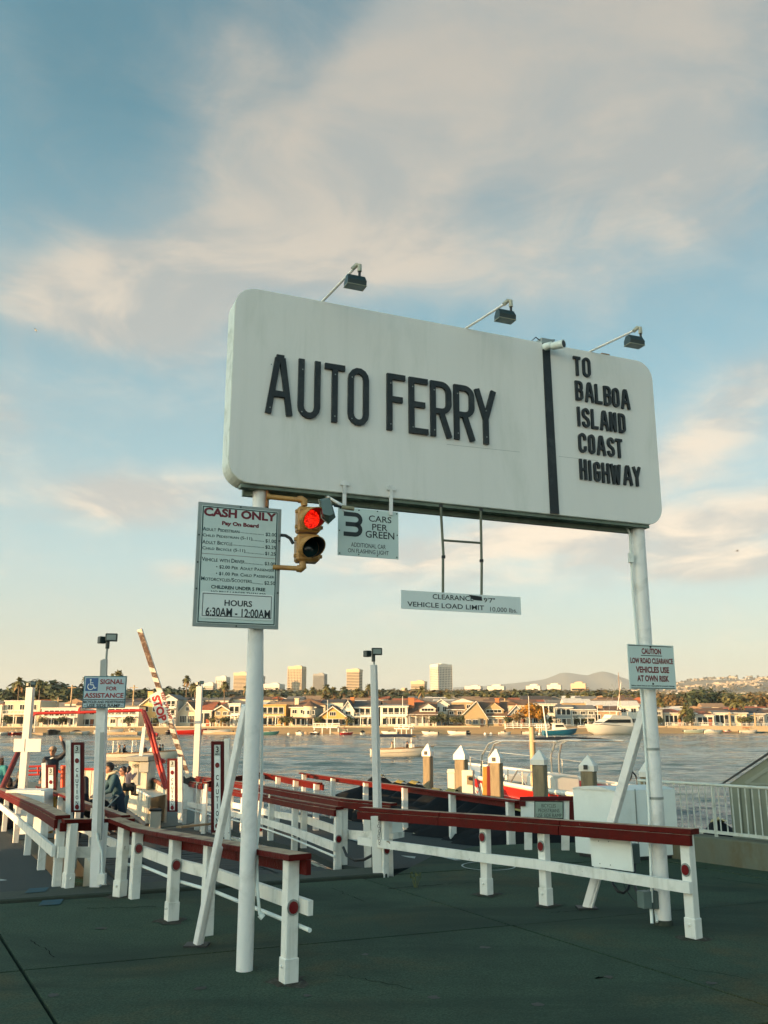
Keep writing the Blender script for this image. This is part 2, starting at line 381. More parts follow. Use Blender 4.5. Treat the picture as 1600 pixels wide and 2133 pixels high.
DKGREY = mat('dark_floodlight_housing', (.018, .035, .033), .4, var=.1)
LAMPGLASS = mat('lamp_glass', (.22, .28, .26), .15, var=.1)
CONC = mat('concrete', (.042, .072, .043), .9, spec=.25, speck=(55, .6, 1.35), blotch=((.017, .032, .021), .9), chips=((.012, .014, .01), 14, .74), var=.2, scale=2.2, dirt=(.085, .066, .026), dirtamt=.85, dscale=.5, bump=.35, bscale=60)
CONC2 = mat('concrete_coping', (.04, .05, .034), .85, var=.18, scale=3, dirt=(.035, .045, .038), dirtamt=.6, dscale=1.2, bump=.5, bscale=30)
CURBM = mat('stained_curb_concrete', (.13, .14, .1), .85, var=.16, scale=4, dirt=(.1, .075, .03), dirtamt=.75, dscale=1.6, bump=.5, bscale=30, stretch=(1, 1, .5))
ASPH = mat('ramp_surface', (.02, .03, .028), .85, var=.12, scale=5, bump=.4, bscale=70)
PLANK = mat('dark_deck_plank', (.015, .021, .019), .8, var=.25, scale=3, stretch=(1, 1, 1), dirt=(.06, .066, .055), dirtamt=.5, dscale=2, bump=.4)
BLACK = mat('black_rubber', (.012, .014, .015), .55, var=.1)
BLACKC = mat('black_boat_cover', (.004, .006, .008), .8, spec=.2, var=.2, bump=.3, bscale=6)
YEL = mat('yellow_trim', (.42, .3, .05), .45)
ROPE = mat('rope', (.35, .3, .2), .8)
JOINT = mat('joint_dark', (.003, .004, .004), .95, spec=.1)
PLY = mat('white_plywood', (.76, .79, .74), .5, var=.04, dirt=(.42, .43, .36), dirtamt=.4, dscale=1.1, bump=.06)
SIGY = mat('signal_yellow_paint', (.46, .24, .065), .5, var=.12, dirt=(.25, .08, .02), dirtamt=.6, dscale=9)
WATERM = None
def water_mat():
    m = bpy.data.materials.new('harbour_water'); m.use_nodes = True; t = m.node_tree; q = NG(t); b = t.nodes['Principled BSDF']
    b.inputs['Base Color'].default_value = (.02, .06, .06, 1); b.inputs['Roughness'].default_value = .08; b.inputs['IOR'].default_value = 1.33
    tcn = q.n('ShaderNodeTexCoord'); mp = q.n('ShaderNodeMapping'); mp.inputs['Scale'].default_value = (.3, 1.0, 1); mp.inputs['Rotation'].default_value = (0, 0, .1)
    t.links.new(tcn.outputs['Object'], mp.inputs[0])
    a = q.noise(mp.outputs[0], .42, 5, .62, .5); c = q.noise(mp.outputs[0], 2.2, 5, .65, .4); d = q.noise(mp.outputs[0], .055, 3, .5, .8)
    gust = q.smooth(d, .35, .65)
    h = q.m('ADD', q.m('MULTIPLY', a, 1.5), q.m('ADD', q.m('MULTIPLY', c, q.m('ADD', .12, q.m('MULTIPLY', gust, .38))), q.m('MULTIPLY', d, 2.0)))
    bn = q.n('ShaderNodeBump'); bn.inputs['Strength'].default_value = 1.0; bn.inputs['Distance'].default_value = .3
    t.links.new(h, bn.inputs['Height']); t.links.new(bn.outputs[0], b.inputs['Normal'])
    return m

# ------------------------------------------------------------------ ground, seawall, water
U = Vector((math.cos(rad(21)), math.sin(rad(21)), 0)); W = Vector((-math.sin(rad(30)), math.cos(rad(30)), 0))
EDGE = [(-60, -13.5), (-4.2, 10.28), (0.0, 12.0), (0.75, 13.6), (1.5, 14.5), (2.3, 14.75), (3.1, 14.9), (4.25, 13.75), (4.9, 12.8), (12, 1.0), (40, -46)]
m = MB(); base = EDGE + [(40, -60), (-60, -60)]
m.prism(base, Fr((0, 0, -.06), (1, 0, 0), (0, 1, 0)), -3.0, 0)
gr = m.build('ground', JOINT, kind='structure')
# concrete slabs, sawn joints left open between them
def clip(poly, a, b):
    out = []; n = len(poly)
    sd_ = lambda p: (b[0] - a[0]) * (p[1] - a[1]) - (b[1] - a[1]) * (p[0] - a[0])
    for i in range(n):
        p, q = poly[i], poly[(i + 1) % n]; sp_, sq = sd_(p), sd_(q)
        if sp_ >= 0: out.append(p)
        if sp_ * sq < 0: k = sp_ / (sp_ - sq); out.append((p[0] + (q[0] - p[0]) * k, p[1] + (q[1] - p[1]) * k))
    return out
org = Vector((-2.82, 7.5, 0)); random.seed(3)
def grid(i, j): return org + U * (4.32 * i) + W * (3.08 * j)
DOCK = [(-60, -13.8), (-4.2, 9.98), (0.1, 11.72)] + EDGE[3:-1] + [(24, -20), (24, -30), (-60, -30)]
for j in range(-6, 4):
    for i in range(-6, 8):
        g0 = .016
        p = [grid(i, j) + U * g0 + W * g0, grid(i + 1, j) - U * g0 + W * g0, grid(i + 1, j + 1) - U * g0 - W * g0, grid(i, j + 1) + U * g0 - W * g0]
        poly = DOCK[::-1]
        for k in range(4): poly = clip(poly, p[k], p[(k + 1) % 4])
        if len(poly) < 3: continue
        dz_ = random.uniform(-.004, .004)
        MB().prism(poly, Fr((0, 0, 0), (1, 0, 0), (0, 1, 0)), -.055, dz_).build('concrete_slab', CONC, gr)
# seawall coping
m = MB()
for (a, b) in (((-60, -13.5), (-4.2, 10.28)), ((-4.2, 10.28), (0.0, 12.0))):
    a = Vector((*a, 0)); b = Vector((*b, 0)); d = (b - a).normalized(); nn = Vector((d.y, -d.x, 0))
    m.beam(a + nn * -.12 + Vector((0, 0, -.08)), b + nn * -.12 + Vector((0, 0, -.08)), .5, .2, bev=.015)
m.build('seawall_coping', CONC2, gr)
m = MB()
for (a, b) in (((-4.0, 10.62), (-3.8, 10.7)), ((-3.62, 10.02), (-3.42, 10.1))):
    m.quad((a[0], a[1] - .1, .026 if a[1] > 10.5 else .009), (b[0], b[1] - .1, .026 if a[1] > 10.5 else .009), (b[0] - .06, b[1] + .18, .026 if a[1] > 10.5 else .009), (a[0] - .06, a[1] + .18, .026 if a[1] > 10.5 else .009))
m.build('blue_paint_mark', mat('blue_marking_paint', (.006, .06, .085), .8, dirt=(.03, .05, .04), dirtamt=.9, dscale=7), gr)
m = MB()
for r0, r1 in ((.34, .365),):
    c = G(1018, 1805); n = 36
    for i in range(n):
        a, b = 2 * math.pi * i / n, 2 * math.pi * (i + 1) / n
        m.quad(*[(c.x + r * math.cos(t), c.y + r * math.sin(t), .009) for r, t in ((r0, a), (r1, a), (r1, b), (r0, b))])
m.build('painted_ring', mat('road_paint', (.42, .46, .42), .7, var=.2, dirt=(.1, .12, .1), dirtamt=.7, dscale=9), gr)
def flatmark(pts, z, name, par):
    m = MB(); m.quad(*[tuple(G(x, y, z)) for x, y in pts]); return m.build(name, MATS['road_paint'], par)
flatmark([(893, 1779), (904, 1779), (962, 1792), (948, 1792)], .009, 'painted_line', gr)
flatmark([(835, 1782), (866, 1784), (864, 1788), (850, 1786)], .009, 'painted_arrow', gr)
flatmark([(0, 1831), (14, 1833), (20, 1837), (12, 1843), (0, 1843)], -.03, 'painted_arrow', gr)
# hairline cracks and old spills on the slabs
random.seed(77)
CRK = mat('crack_dark', (.004, .005, .004), .95, spec=.05)
for (x0, y0, x1, y1, wd) in ((806, 1853, 925, 1843, .012), (930, 1842, 1010, 1838, .008), (1480, 1829, 1600, 1846, .01), (180, 1893, 330, 1890, .01), (1150, 1722 + 180, 1215, 1898, .008), (690, 1850, 760, 1880, .006), (1240, 2040, 1266, 2035, .014), (60, 1960, 120, 1995, .005), (700, 2030, 860, 2062, .005), (1380, 2010, 1560, 2040, .005)):
    a, b = G(x0, y0), G(x1, y1); n = 14; P = [a.lerp(b, i / n) + Vector((random.uniform(-.025, .025), random.uniform(-.025, .025), 0)) for i in range(n + 1)]; d = (b - a).normalized(); nn = Vector((-d.y, d.x, 0)); m = MB()
    for i, (p, q_) in enumerate(zip(P, P[1:])): w0, w1 = wd * random.uniform(.2, 1), wd * random.uniform(.2, 1); m.quad(*[Vector((v.x, v.y, .0062)) for v in (p - nn * w0, q_ - nn * w1, q_ + nn * w1, p + nn * w0)])
    m.build('crack', CRK, gr)
SP_ = mat('oil_spill', (.012, .016, .011), .6, var=.4, scale=6)
for (x, y, r) in ((1010, 1975, .05), (420, 2060, .07), (1268, 2037, .05), (760, 1990, .04), (905, 2080, .05), (210, 1935, .06), (640, 2075, .035), (1480, 2050, .05), (110, 2075, .045), (1120, 2095, .05)):
    c = G(x, y); m = MB(); m.add([(c.x, c.y, .0064)] + [(c.x + r * random.uniform(.4, 1.2) * math.cos(k * .524), c.y + r * random.uniform(.4, 1.2) * math.sin(k * .524), .0062) for k in range(12)], [(0, k + 1, (k + 1) % 12 + 1) for k in range(12)]); m.build('spill', SP_, gr)
# water
WZ = -1.75
import numpy as np
rs = np.random.RandomState(4); ys = [7.0]
while ys[-1] < 262: ys.append(ys[-1] + max(.16, min(.95, ys[-1] * .0062)))
ys = np.array(ys + [300.0, 420.0]); nx = 460; tt = np.linspace(-1, 1, nx); XX = np.outer(ys * .62 + 6, tt); YY = np.outer(ys, np.ones(nx)); ZZ = np.zeros_like(XX)
for k in range(44):
    lam = rs.choice([.9, 1.3, 1.8, 2.6, 3.8, 5.5, 9.0]) * rs.uniform(.85, 1.2); th = rs.normal(1.45, .55); amp = .0098 * lam ** .8 * (.5 if lam > 5 else 1); kx, ky = math.cos(th) * 2 * math.pi / lam, math.sin(th) * 2 * math.pi / lam
    f_ = np.clip((lam / np.maximum(.2, YY * .0125) - 1.2), 0, 1); ZZ += amp * f_ * np.sin(XX * kx + YY * ky + rs.uniform(0, 6.3))
gust = .65 + .35 * np.sin(YY * .11 + 1.3 * np.sin(XX * .021 + 1) + .7) * np.sin(YY * .043 + XX * .012 + 2); ZZ *= gust
ZZ *= np.clip((262 - YY) / 20, 0, 1)
vs = np.stack([XX, YY, ZZ], -1).reshape(-1, 3).tolist(); ny = len(ys)
idx = np.arange(ny * nx).reshape(ny, nx); fs_ = np.stack([idx[:-1, :-1], idx[:-1, 1:], idx[1:, 1:], idx[1:, :-1]], -1).reshape(-1, 4).tolist()
n0 = len(vs); vs += [[-4000, -60, -.35], [4000, -60, -.35], [4000, 1500, -.35], [-4000, 1500, -.35]]; fs_.append([n0, n0 + 1, n0 + 2, n0 + 3])
me = bpy.data.meshes.new('water'); me.from_pydata(vs, [], fs_); me.polygons.foreach_set('use_smooth', [True] * len(fs_)); me.materials.append(water_mat()); me.update()
wtr = bpy.data.objects.new('water', me); sc.collection.objects.link(wtr); wtr.location = (0, 0, WZ); wtr['kind'] = 'structure'

# ------------------------------------------------------------------ the big sign
A = Vector((-1.088, 7.501, 0)); Bp = Vector((2.666, 9.07, 0)); SU = (Bp - A).normalized()
face = Fr(A, SU); FO = .13
fr = face.off(FO)
S = thing('ferry_billboard', 'large white AUTO FERRY billboard with rounded corners and raised black letters on two white poles', 'billboard', tuple(A))
MB().prism(rrect(-.325, 4.305, 3.885, 5.715, .2, 8), fr, -.24, 0).build('sign_box', SIGNE, S)
MB().prism(rrect(-.32, 4.3, 3.89, 5.71, .195, 8), fr, 0, .006).build('sign_face', SIGNW, S)
MB().prism([(2.905, 3.892), (3.005, 3.892), (2.985, 5.706), (2.9, 5.706)], fr, .006, .02).build('divider_bar', LETTER, S)
m = MB(); m.beam(fr.P(-.2, 3.868, -.07), fr.P(4.14, 3.868, -.07), .1, .03); m.beam(fr.P(-.15, 3.846, -.17), fr.P(4.1, 3.846, -.17), .05, .07)
m.build('bottom_beam', mat('weathered_green_beam', (.17, .215, .165), .6, var=.2, dirt=(.05, .065, .05), dirtamt=.7, dscale=4), S)
# pole steel
for (p, r, lab) in ((A, .066, None), (Bp, .074, None)):
    m = MB(); m.tube([(p.x, p.y, 0), (p.x, p.y, 3.86)], r, 24); m.build('pole', POLE, S)
cA = MB(); cA.tube([(Bp.x, Bp.y, 0), (Bp.x, Bp.y, .05)], .085, 20); cA.build('pole_collar', CONC2, S)
m = MB(); m.beam(G(410, 1970), D(512, 1470, 7.62), .045, .085, bev=.006); m.beam(G(413, 1969) , G(413, 1969) + (D(512, 1470, 7.62) - G(410, 1970)) * .42, .06, .06)
m.build('brace', POLE, S)
m = MB(); m.beam(G(1222, 1892), D(1341, 1478, 9.2), .05, .085, bev=.006); m.beam(G(1228, 1893), D(1345, 1482, 9.26), .035, .06); m.build('brace', POLE, S)
m = MB()
for (x, y, z) in ((-1.62, 8.28, 0), tuple(G(1222, 1892))): m = MB(); m.box((x, y, .008), (.2, .16, .014)); m.build('base_plate', BLACK, S)
m = MB(); gx = D(1312, 1110, 9.0)
m.tube([D(1244, 1087, 8.95), D(1285, 1092, 9.0), D(1305, 1098, 9.02), D(1312, 1112, 9.02), D(1318, 1230, 9.03), D(1328, 1342, 9.03), D(1345, 1560, 9.03), D(1352, 1690, 9.02), D(1358, 1880, 9.0)], .013, 8)
m.box(D(1314, 1162, 8.98), (.045, .05, .1)); m.build('conduit', WHITE2, S)
m = MB()
for y, z in ((1560, 0), (1662, 0)):
    c = D(1357, y, 9.07); m = MB(); m.tube([(Bp.x, Bp.y, c.z - .012), (Bp.x, Bp.y, c.z + .012)], .079, 20, True); m.build('pole_strap', GALV, S)
# cut-out letters, one part each
base_z = 4.537; hh = .56
def ux(px, y): return fr.px(px, y)[0]
for ch, x0, x1, yb, dz0 in (('A', 553, 607, 865, 0), ('U', 619, 665, 872, 0), ('T', 674, 716, 880, .0), ('O', 723, 766, 887, 0), ('F', 804, 842, 898, 0), ('E', 850, 889, 907, 0), ('R', 895, 938, 914, 0), ('R', 944, 986, 920, 0), ('Y', 988, 1031, 927, -.01)):
    a, b = ux(x0, yb - 40), ux(x1, yb - 40); m = MB(); stroke_letter(m, fr, ch, a, base_z + dz0 - .0045 * ((a + b) / 2), b - a, hh, .054, .008, .035)
    m.build('letter', LETTER, S)
m = MB()
for ch, x0, x1, yb in (('A', 553, 607, 865), ('U', 619, 665, 872), ('T', 674, 716, 880), ('O', 723, 766, 887), ('F', 804, 842, 898), ('E', 850, 889, 907), ('R', 895, 938, 914), ('R', 944, 986, 920), ('Y', 988, 1031, 927)):
    a, b = ux(x0, yb - 40), ux(x1, yb - 40)
    for k in range(2):
        s_ = {'T': (a + b) / 2, 'Y': (a + b) / 2}.get(ch, a + .035) ; bolt(m, fr.off(.036), s_, base_z + .05 + k * (.3 if ch == 'Y' else .45) * .9, .006, .004)
m.build('letter_screw', GALV, S)
cv5 = lambda x, y: (920 + x / 3.3333, 600 + y / 3.3333)
rows = [('TO', [(912, 960), (975, 1028)], 482, 608, 490, 618), ('BALBOA', [(925, 975), (993, 1050), (1062, 1108), (1122, 1170), (1182, 1228), (1243, 1300)], 652, 780, 712, 840),
        ('ISLAND', [(935, 960), (972, 1022), (1035, 1080), (1097, 1152), (1163, 1208), (1225, 1270)], 830, 960, 878, 1006),
        ('COAST', [(947, 1000), (1015, 1060), (1075, 1132), (1147, 1195), (1205, 1250)], 1012, 1143, 1053, 1180),
        ('HIGHWAY', [(955, 1003), (1012, 1040), (1053, 1097), (1110, 1160), (1172, 1237), (1258, 1318), (1325, 1378)], 1193, 1330, 1247, 1377)]
for word, spans, yt, yb, yt2, yb2 in rows:
    n = len(word)
    for k, (ch, (xa, xb)) in enumerate(zip(word, spans)):
        f_ = k / (n - 1); ya = yb + (yb2 - yb) * f_; yt_ = yt + (yt2 - yt) * f_
        s0, z0 = fr.px(*cv5(xa, ya)); s1, _ = fr.px(*cv5(xb, ya)); _, z1 = fr.px(*cv5((xa + xb) / 2, yt_))
        m = MB(); stroke_letter(m, fr, ch, s0, z0, s1 - s0, z1 - z0, .028, .008, .03); m.build('letter', LETTER, S)
m = MB()
for (x0, y0), (x1, y1) in (((930, 926), (1082, 942)), ((1163, 951), (1245, 960))):
    a, b = fr.px(x0, y0), fr.px(x1, y1); m.quad(fr.P(a[0], a[1] - .0015, .0075), fr.P(b[0], b[1] - .0015, .0075), fr.P(b[0], b[1] + .0015, .0075), fr.P(a[0], a[1] + .0015, .0075))
m.build('panel_seam', mat('seam_grey', (.34, .36, .32), .6), S, kind='stuff')
# floodlights on arms along the top and one under the sign
def floodlight(label, mount, elbow, head, hw, hh_, tilt, back=False, grp='floodlights on arms along the top of the billboard'):
    t = thing('floodlight', label, 'floodlight', tuple(mount), grp)
    MB().tube([mount, elbow], .012, 10).build('arm', POLE, t)
    m = MB(); m.tube([elbow + Vector((-.03, 0, -.02)), elbow + Vector((.01, 0, .02)), elbow + Vector((.035, -.01, .01)), elbow + Vector((.035, -.01, -.05))], .02, 10); m.build('elbow', mat('cream_fitting', (.45, .44, .34), .5, var=.2), t)
    top = elbow + Vector((.035, -.01, -.05))
    MB().tube([top, Vector((top.x, top.y, head.z + hh_ * .45))], .012, 8).build('swivel', BLACK, t)
    # trapezoid housing: deep at the back, sloped sides, lens facing the sign
    fx = Vector((math.cos(tilt), math.sin(tilt), 0)); fy = Vector((-fx.y, fx.x, 0)); z = Vector((0, 0, 1))
    def P(a, b, c): return head + fx * a + fy * b + z * c
    w, h = hw / 2, hh_ / 2
    m = MB(); ring0 = [P(-w, h * 1.0, -h), P(w, h * 1.0, -h), P(w, h * 1.3, h), P(-w, h * 1.3, h)]
    ring1 = [P(-w, -h * .6, -h), P(w, -h * .6, -h), P(w * .8, -h * .2, h), P(-w * .8, -h * .2, h)]
    body = [P(-w, -h, -h * .9), P(w, -h, -h * .9), P(w, h, -h * .9), P(-w, h, -h * .9)], [P(-w, -h * 1.15, -h * .1), P(w, -h * 1.15, -h * .1), P(w, h, 0), P(-w, h, 0)], [P(-w * .93, -h * .55, h), P(w * .93, -h * .55, h), P(w * .93, h * .5, h), P(-w * .93, h * .5, h)]
    m.loft([list(b) for b in body], True, True, False); m.build('housing', DKGREY, t)
    m = MB(); m.box(head + z * (-h * .95), (hw * 1.04, hh_ * 1.05, hh_ * .07), rotz(tilt)); m.build('lens_rim', mat('lens_rim', (.3, .3, .22), .5), t)
    m = MB(); m.box(head + z * (-h * 1.0), (hw * .9, hh_ * .9, hh_ * .06), rotz(tilt)); m.build('lens', LAMPGLASS, t)
    return t
ta = rad(22)
for lab, mp_, ep, hp in (('floodlight above the letters AUTO, leftmost of the three on the billboard top', (670, 628), (741, 556), (740, 589)), ('floodlight above the middle of the billboard, right of FERRY', (968, 686), (1056, 630), (1052, 660)), ('floodlight above the words TO BALBOA ISLAND at the right end of the billboard', (1226, 737), (1326, 686), (1321, 713))):
    s0, z0 = fr.px(*mp_); mt = fr.P(s0, 5.716, -.1); ee = D(ep[0], ep[1], mt.y - .55)
    floodlight(lab, mt, ee, D(hp[0], hp[1] - 2, ee.y - .02), .175, .1, ta)
# lamp below, aimed at the price board: arm comes forward from the beam
t = thing('floodlight', 'green-grey floodlight hanging under the billboard beside the traffic light', 'floodlight', tuple(D(672, 1027, 7.6)))
MB().tube([D(669, 1027, 7.75), D(703, 1031, 7.8)], .02, 10).build('bracket', mat('rusty_fitting', (.33, .3, .18), .7, var=.3, scale=20), t)
MB().tube([D(674, 1030, 7.7), D(722, 1058, 7.35)], .013, 10).build('arm', POLE, t)
MB().tube([D(738, 1060, 7.3), D(712, 1056, 7.3)], .018, 10).build('elbow', MATS['rusty_fitting'], t)
MB().tube([D(712, 1056, 7.3), D(696, 1053, 7.28)], .011, 8).build('swivel', BLACK, t)
c4 = lambda x, y, Y: D(600 + x / 6.154, 1000 + y / 6.154, Y)
m = MB(); r0 = [c4(395, 250, 7.2), c4(395, 245, 7.42), c4(518, 560, 7.42), c4(425, 480, 7.2)]
front = [c4(400, 248, 7.28), c4(535, 218, 7.28), c4(612, 475, 7.28), c4(520, 563, 7.28), c4(428, 482, 7.28)]
m.loft([[c4(412, 248, 7.4), c4(540, 222, 7.4), c4(560, 470, 7.4), c4(520, 550, 7.4), c4(440, 478, 7.4)], [c4(402, 246, 7.3), c4(538, 218, 7.3), c4(612, 475, 7.3), c4(520, 565, 7.3), c4(430, 484, 7.3)], [c4(425, 270, 7.18), c4(530, 232, 7.18), c4(585, 435, 7.18), c4(528, 455, 7.18), c4(445, 432, 7.18)]], True, True, False)
m.build('housing', mat('floodlight_green_grey', (.06, .12, .12), .4), t)
m = MB(); m.loft([[c4(390, 246, 7.41), c4(402, 244, 7.41), c4(440, 486, 7.41), c4(522, 566, 7.41), c4(512, 570, 7.41), c4(428, 490, 7.41)], [c4(388, 248, 7.27), c4(400, 246, 7.27), c4(436, 484, 7.27), c4(520, 558, 7.27), c4(512, 568, 7.27), c4(424, 488, 7.27)]], True, True, False)
m.build('lens_rim', MATS['lens_rim'], t)
# camera and junction box on top of the divider
t = thing('security_camera', 'small white bullet camera on top of the black divider bar', 'camera', tuple(fr.P(2.95, 5.66, .03)))
m = MB(); m.tube([fr.P(2.93, 5.665, .0), fr.P(2.96, 5.665, .09)], [.045, .035], 14); m.build('mount', WHITE2, t)
m = MB(); cs, cz = fr.px(1150, 731); m.tube([fr.P(cs - .05, cz + .01, .08), fr.P(cs + .01, cz, .2)], [.038, .045], 16); m.build('camera_body', WHITE2, t)
m = MB(); m.tube([fr.P(cs + .008, cz, .196), fr.P(cs + .0115, cz, .203)], .036, 16); m.build('camera_lens', BLACK, t)
t = thing('junction_box', 'grey electrical box lying on the billboard top above the divider bar', 'electrical box', tuple(fr.P(2.99, 5.72, -.05)))
m = MB(); m.box(fr.P(2.99, 5.75, -.08), (.16, .12, .075), rotz(rad(22)), .006); m.build('box', GALV, t)
m = MB(); m.tube([fr.P(2.92, 5.76, -.05), fr.P(2.85, 5.78, -.03), fr.P(2.8, 5.73, -.05), fr.P(2.86, 5.72, -.02)], .006, 6); m.build('cable', BLACK, t); m = MB(); m.tube([fr.P(3.02, 5.795, -.06), fr.P(3.1, 5.8, -.05), fr.P(3.06, 5.77, -.03)], .006, 6); m.build('cable', BLACK, t)
t = MB(); t.box(fr.P(3.72, 5.73, -.06), (.1, .08, .022), rotz(rad(22))); t.build('cover_plate', mat('rusty_plate', (.3, .17, .08), .7), S)

# ------------------------------------------------------------------ boards
def board(name, label, cat, fr_, rect, th, m_, group=None):
    s0, s1, z0, z1 = rect
    t = thing(name, label, cat, tuple(fr_.P((s0 + s1) / 2, z0, 0)), group)
    MB().prism([(s0, z0), (s1, z0), (s1, z1), (s0, z1)], fr_, -th, 0).build('board', m_, t)
    return t
def lines_rect(mb, f_, s0, s1, z0, z1, w, d=.002):
    for a, b, c, e in ((s0, s1, z0, z0 + w), (s0, s1, z1 - w, z1), (s0, s0 + w, z0 + w, z1 - w), (s1 - w, s1, z0 + w, z1 - w)):
        mb.quad(f_.P(a, c, d), f_.P(b, c, d), f_.P(b, e, d), f_.P(a, e, d))
cv1 = lambda x, y: (400 + x / 5.3333, 990 + y / 5.3333)
fp = face.off(.13)
t = board('price_board', 'CASH ONLY fare and hours board fixed to the left billboard pole', 'fare sign', fp, (-.558, .16, 2.643, 3.682), .025, GALV)
pl = MB(); pl.prism([(-.528, 2.67), (.13, 2.67), (.13, 3.655), (-.528, 3.655)], fp, 0, .004); pl.build('panel', PLATE, t)
f2 = fp.off(.004)
m = MB(); lines_rect(m, f2, -.523, .125, 2.675, 3.65, .009)
def T(mb, s, xl, yt, yb, xr, yr=None, **k): ptext(mb, f2, cv1, s, xl, yt, yb, xr, yr, **k)
for s, yt, yb, xr, yr in (('Adult Pedestrian', 572, 612, 525, 630), ('Child Pedestrian (5-11)', 645, 688, 668, 730), ('Adult Bicycle', 715, 757, 446, 775), ('Child Bicycle (5-11)', 788, 832, 590, 865), ('Vehicle with Driver', 905, 950, 585, 975), ('Motorcycles/Scooters', 1122, 1165, 663, 1200)):
    T(m, s, {'Adult Pedestrian': 121, 'Child Pedestrian (5-11)': 119, 'Adult Bicycle': 115, 'Child Bicycle (5-11)': 115, 'Vehicle with Driver': 110}.get(s, 102), yt, yb, xr, yr, sc_=True, bold=.012)
for s, xl, yt, yb, xr, yr in (('$2.00', 818, 636, 680, 938, 682), ('$1.00', 816, 708, 752, 935, 753), ('$2.25', 815, 777, 821, 931, 822), ('$1.25', 812, 848, 892, 927, 893), ('$3.00', 808, 961, 1004, 923, 1006), ('$2.50', 804, 1175, 1220, 922, 1222)): T(m, s, xl, yt, yb, xr, yr, bold=.012)
for s, xl, yt, yb, xr, yr in (('$2.00 Per Adult Passenger', 303, 998, 1040, 915, 1077), ('$1.00 Per Child Passenger', 300, 1072, 1114, 912, 1148)): T(m, s, xl, yt, yb, xr, yr, sc_=True, bold=.012)
for x, y in ((275, 1015), (272, 1088)): s_, z_ = f2.px(*cv1(x, y)); bolt(m, f2, s_, z_, .005, .002)
for xa, xb, y0, y1 in ((530, 793, 636, 662), (672, 793, 722, 735), (455, 793, 775, 803), (597, 790, 860, 879), (592, 786, 976, 996), (668, 780, 1197, 1210)):
    k = int((xb - xa) / 14)
    for i in range(k + 1):
        f_ = i / k; s_, z_ = f2.px(*cv1(xa + (xb - xa) * f_, y0 + (y1 - y0) * f_)); w = .0028; m.quad(*[f2.P(s_ + a * w, z_ + b * w, .002) for a, b in ((-1, -1), (1, -1), (1, 1), (-1, 1))])
T(m, 'CHILDREN UNDER 5 FREE', 213, 1218, 1257, 813, 1293, bold=.03); T(m, 'NO BILLS LARGER THAN $20', 211, 1278, 1312, 816, 1345, bold=.02)
m.build('lettering', mat('green_black_ink', (.015, .05, .05), .5), t)
m = MB(); T(m, 'CASH ONLY', 134, 352, 448, 936, 522, bold=.045); T(m, 'Pay On Board', 334, 507, 565, 740, 585, bold=.05)
a, b = f2.px(*cv1(108, 866)), f2.px(*cv1(936, 930)); m.quad(f2.P(a[0], a[1] - .001, .002), f2.P(b[0], b[1] - .001, .002), f2.P(b[0], b[1] + .0015, .002), f2.P(a[0], a[1] + .0015, .002))
m.build('red_lettering', INKRED, t)
a = f2.px(*cv1(85, 1640)); b = f2.px(*cv1(938, 1345))
hp_ = MB(); hp_.prism(rrect(-.505, .108, 2.712, 2.93, .02, 4), f2, .002, .005); hp_.build('hours_plate', PLATE2, t)
f3 = f2.off(.005); m = MB()
lines_rect(m, f3, -.49, .093, 2.728, 2.916, .005)
ptext(m, f3, cv1, 'HOURS', 362, 1383, 1450, 666, 1465, bold=.02); ptext(m, f3, cv1, '6:30AM - 12:00AM', 152, 1462, 1562, 865, 1592, bold=.02)
m.build('hours_lettering', INK, t)
m = MB()
for s_, z_ in ((-.2, 3.668), (-.2, 2.656), (-.543, 3.4), (-.543, 2.95), (.146, 3.4), (.146, 2.95), (-.543, 3.17), (.146, 3.17)): bolt(m, fp, s_, z_, .007, .006)
m.build('screw', DKGREY, t)
# 3 cars per green
cv2 = lambda x, y: (600 + x / 6.1538, 1000 + y / 6.1538)
t = board('cars_per_green_sign', '3 CARS PER GREEN sign hung on two white straps under the billboard', 'sign', fp, (.682, 1.268, 3.317, 3.757), .006, PLATE)
for xa, ya in ((717, 60), (1312, 125)):
    m = MB(); s_, z_ = fp.px(*cv2(xa, ya)); m.beam(fp.P(s_, 4.0, .02), fp.P(s_, 3.72, .012), .035, .008, up=tuple(fp.n)); m.beam(fp.P(s_ - .045, 3.97, .02), fp.P(s_ + .045, 3.97, .02), .035, .01, up=tuple(fp.n)); m.build('hanging_strap', POLE, t)
m = MB()
for s_ in (.72, 1.25): pass
P_ = lambda s, xl, yt, yb, xr, yr, **k: ptext(m, fp, cv2, s, xl, yt, yb, xr, yr, **k)
P_('CARS', 1035, 450, 530, 1325, 555, bold=.01); P_('PER', 1078, 560, 640, 1275, 655, bold=.01); P_('GREEN', 993, 645, 735, 1362, 765, bold=.01)
P_('ADDITIONAL CAR', 808, 797, 853, 1252, 886); P_('ON FLASHING LIGHT', 768, 872, 925, 1290, 965)
m.build('lettering', INK, t)
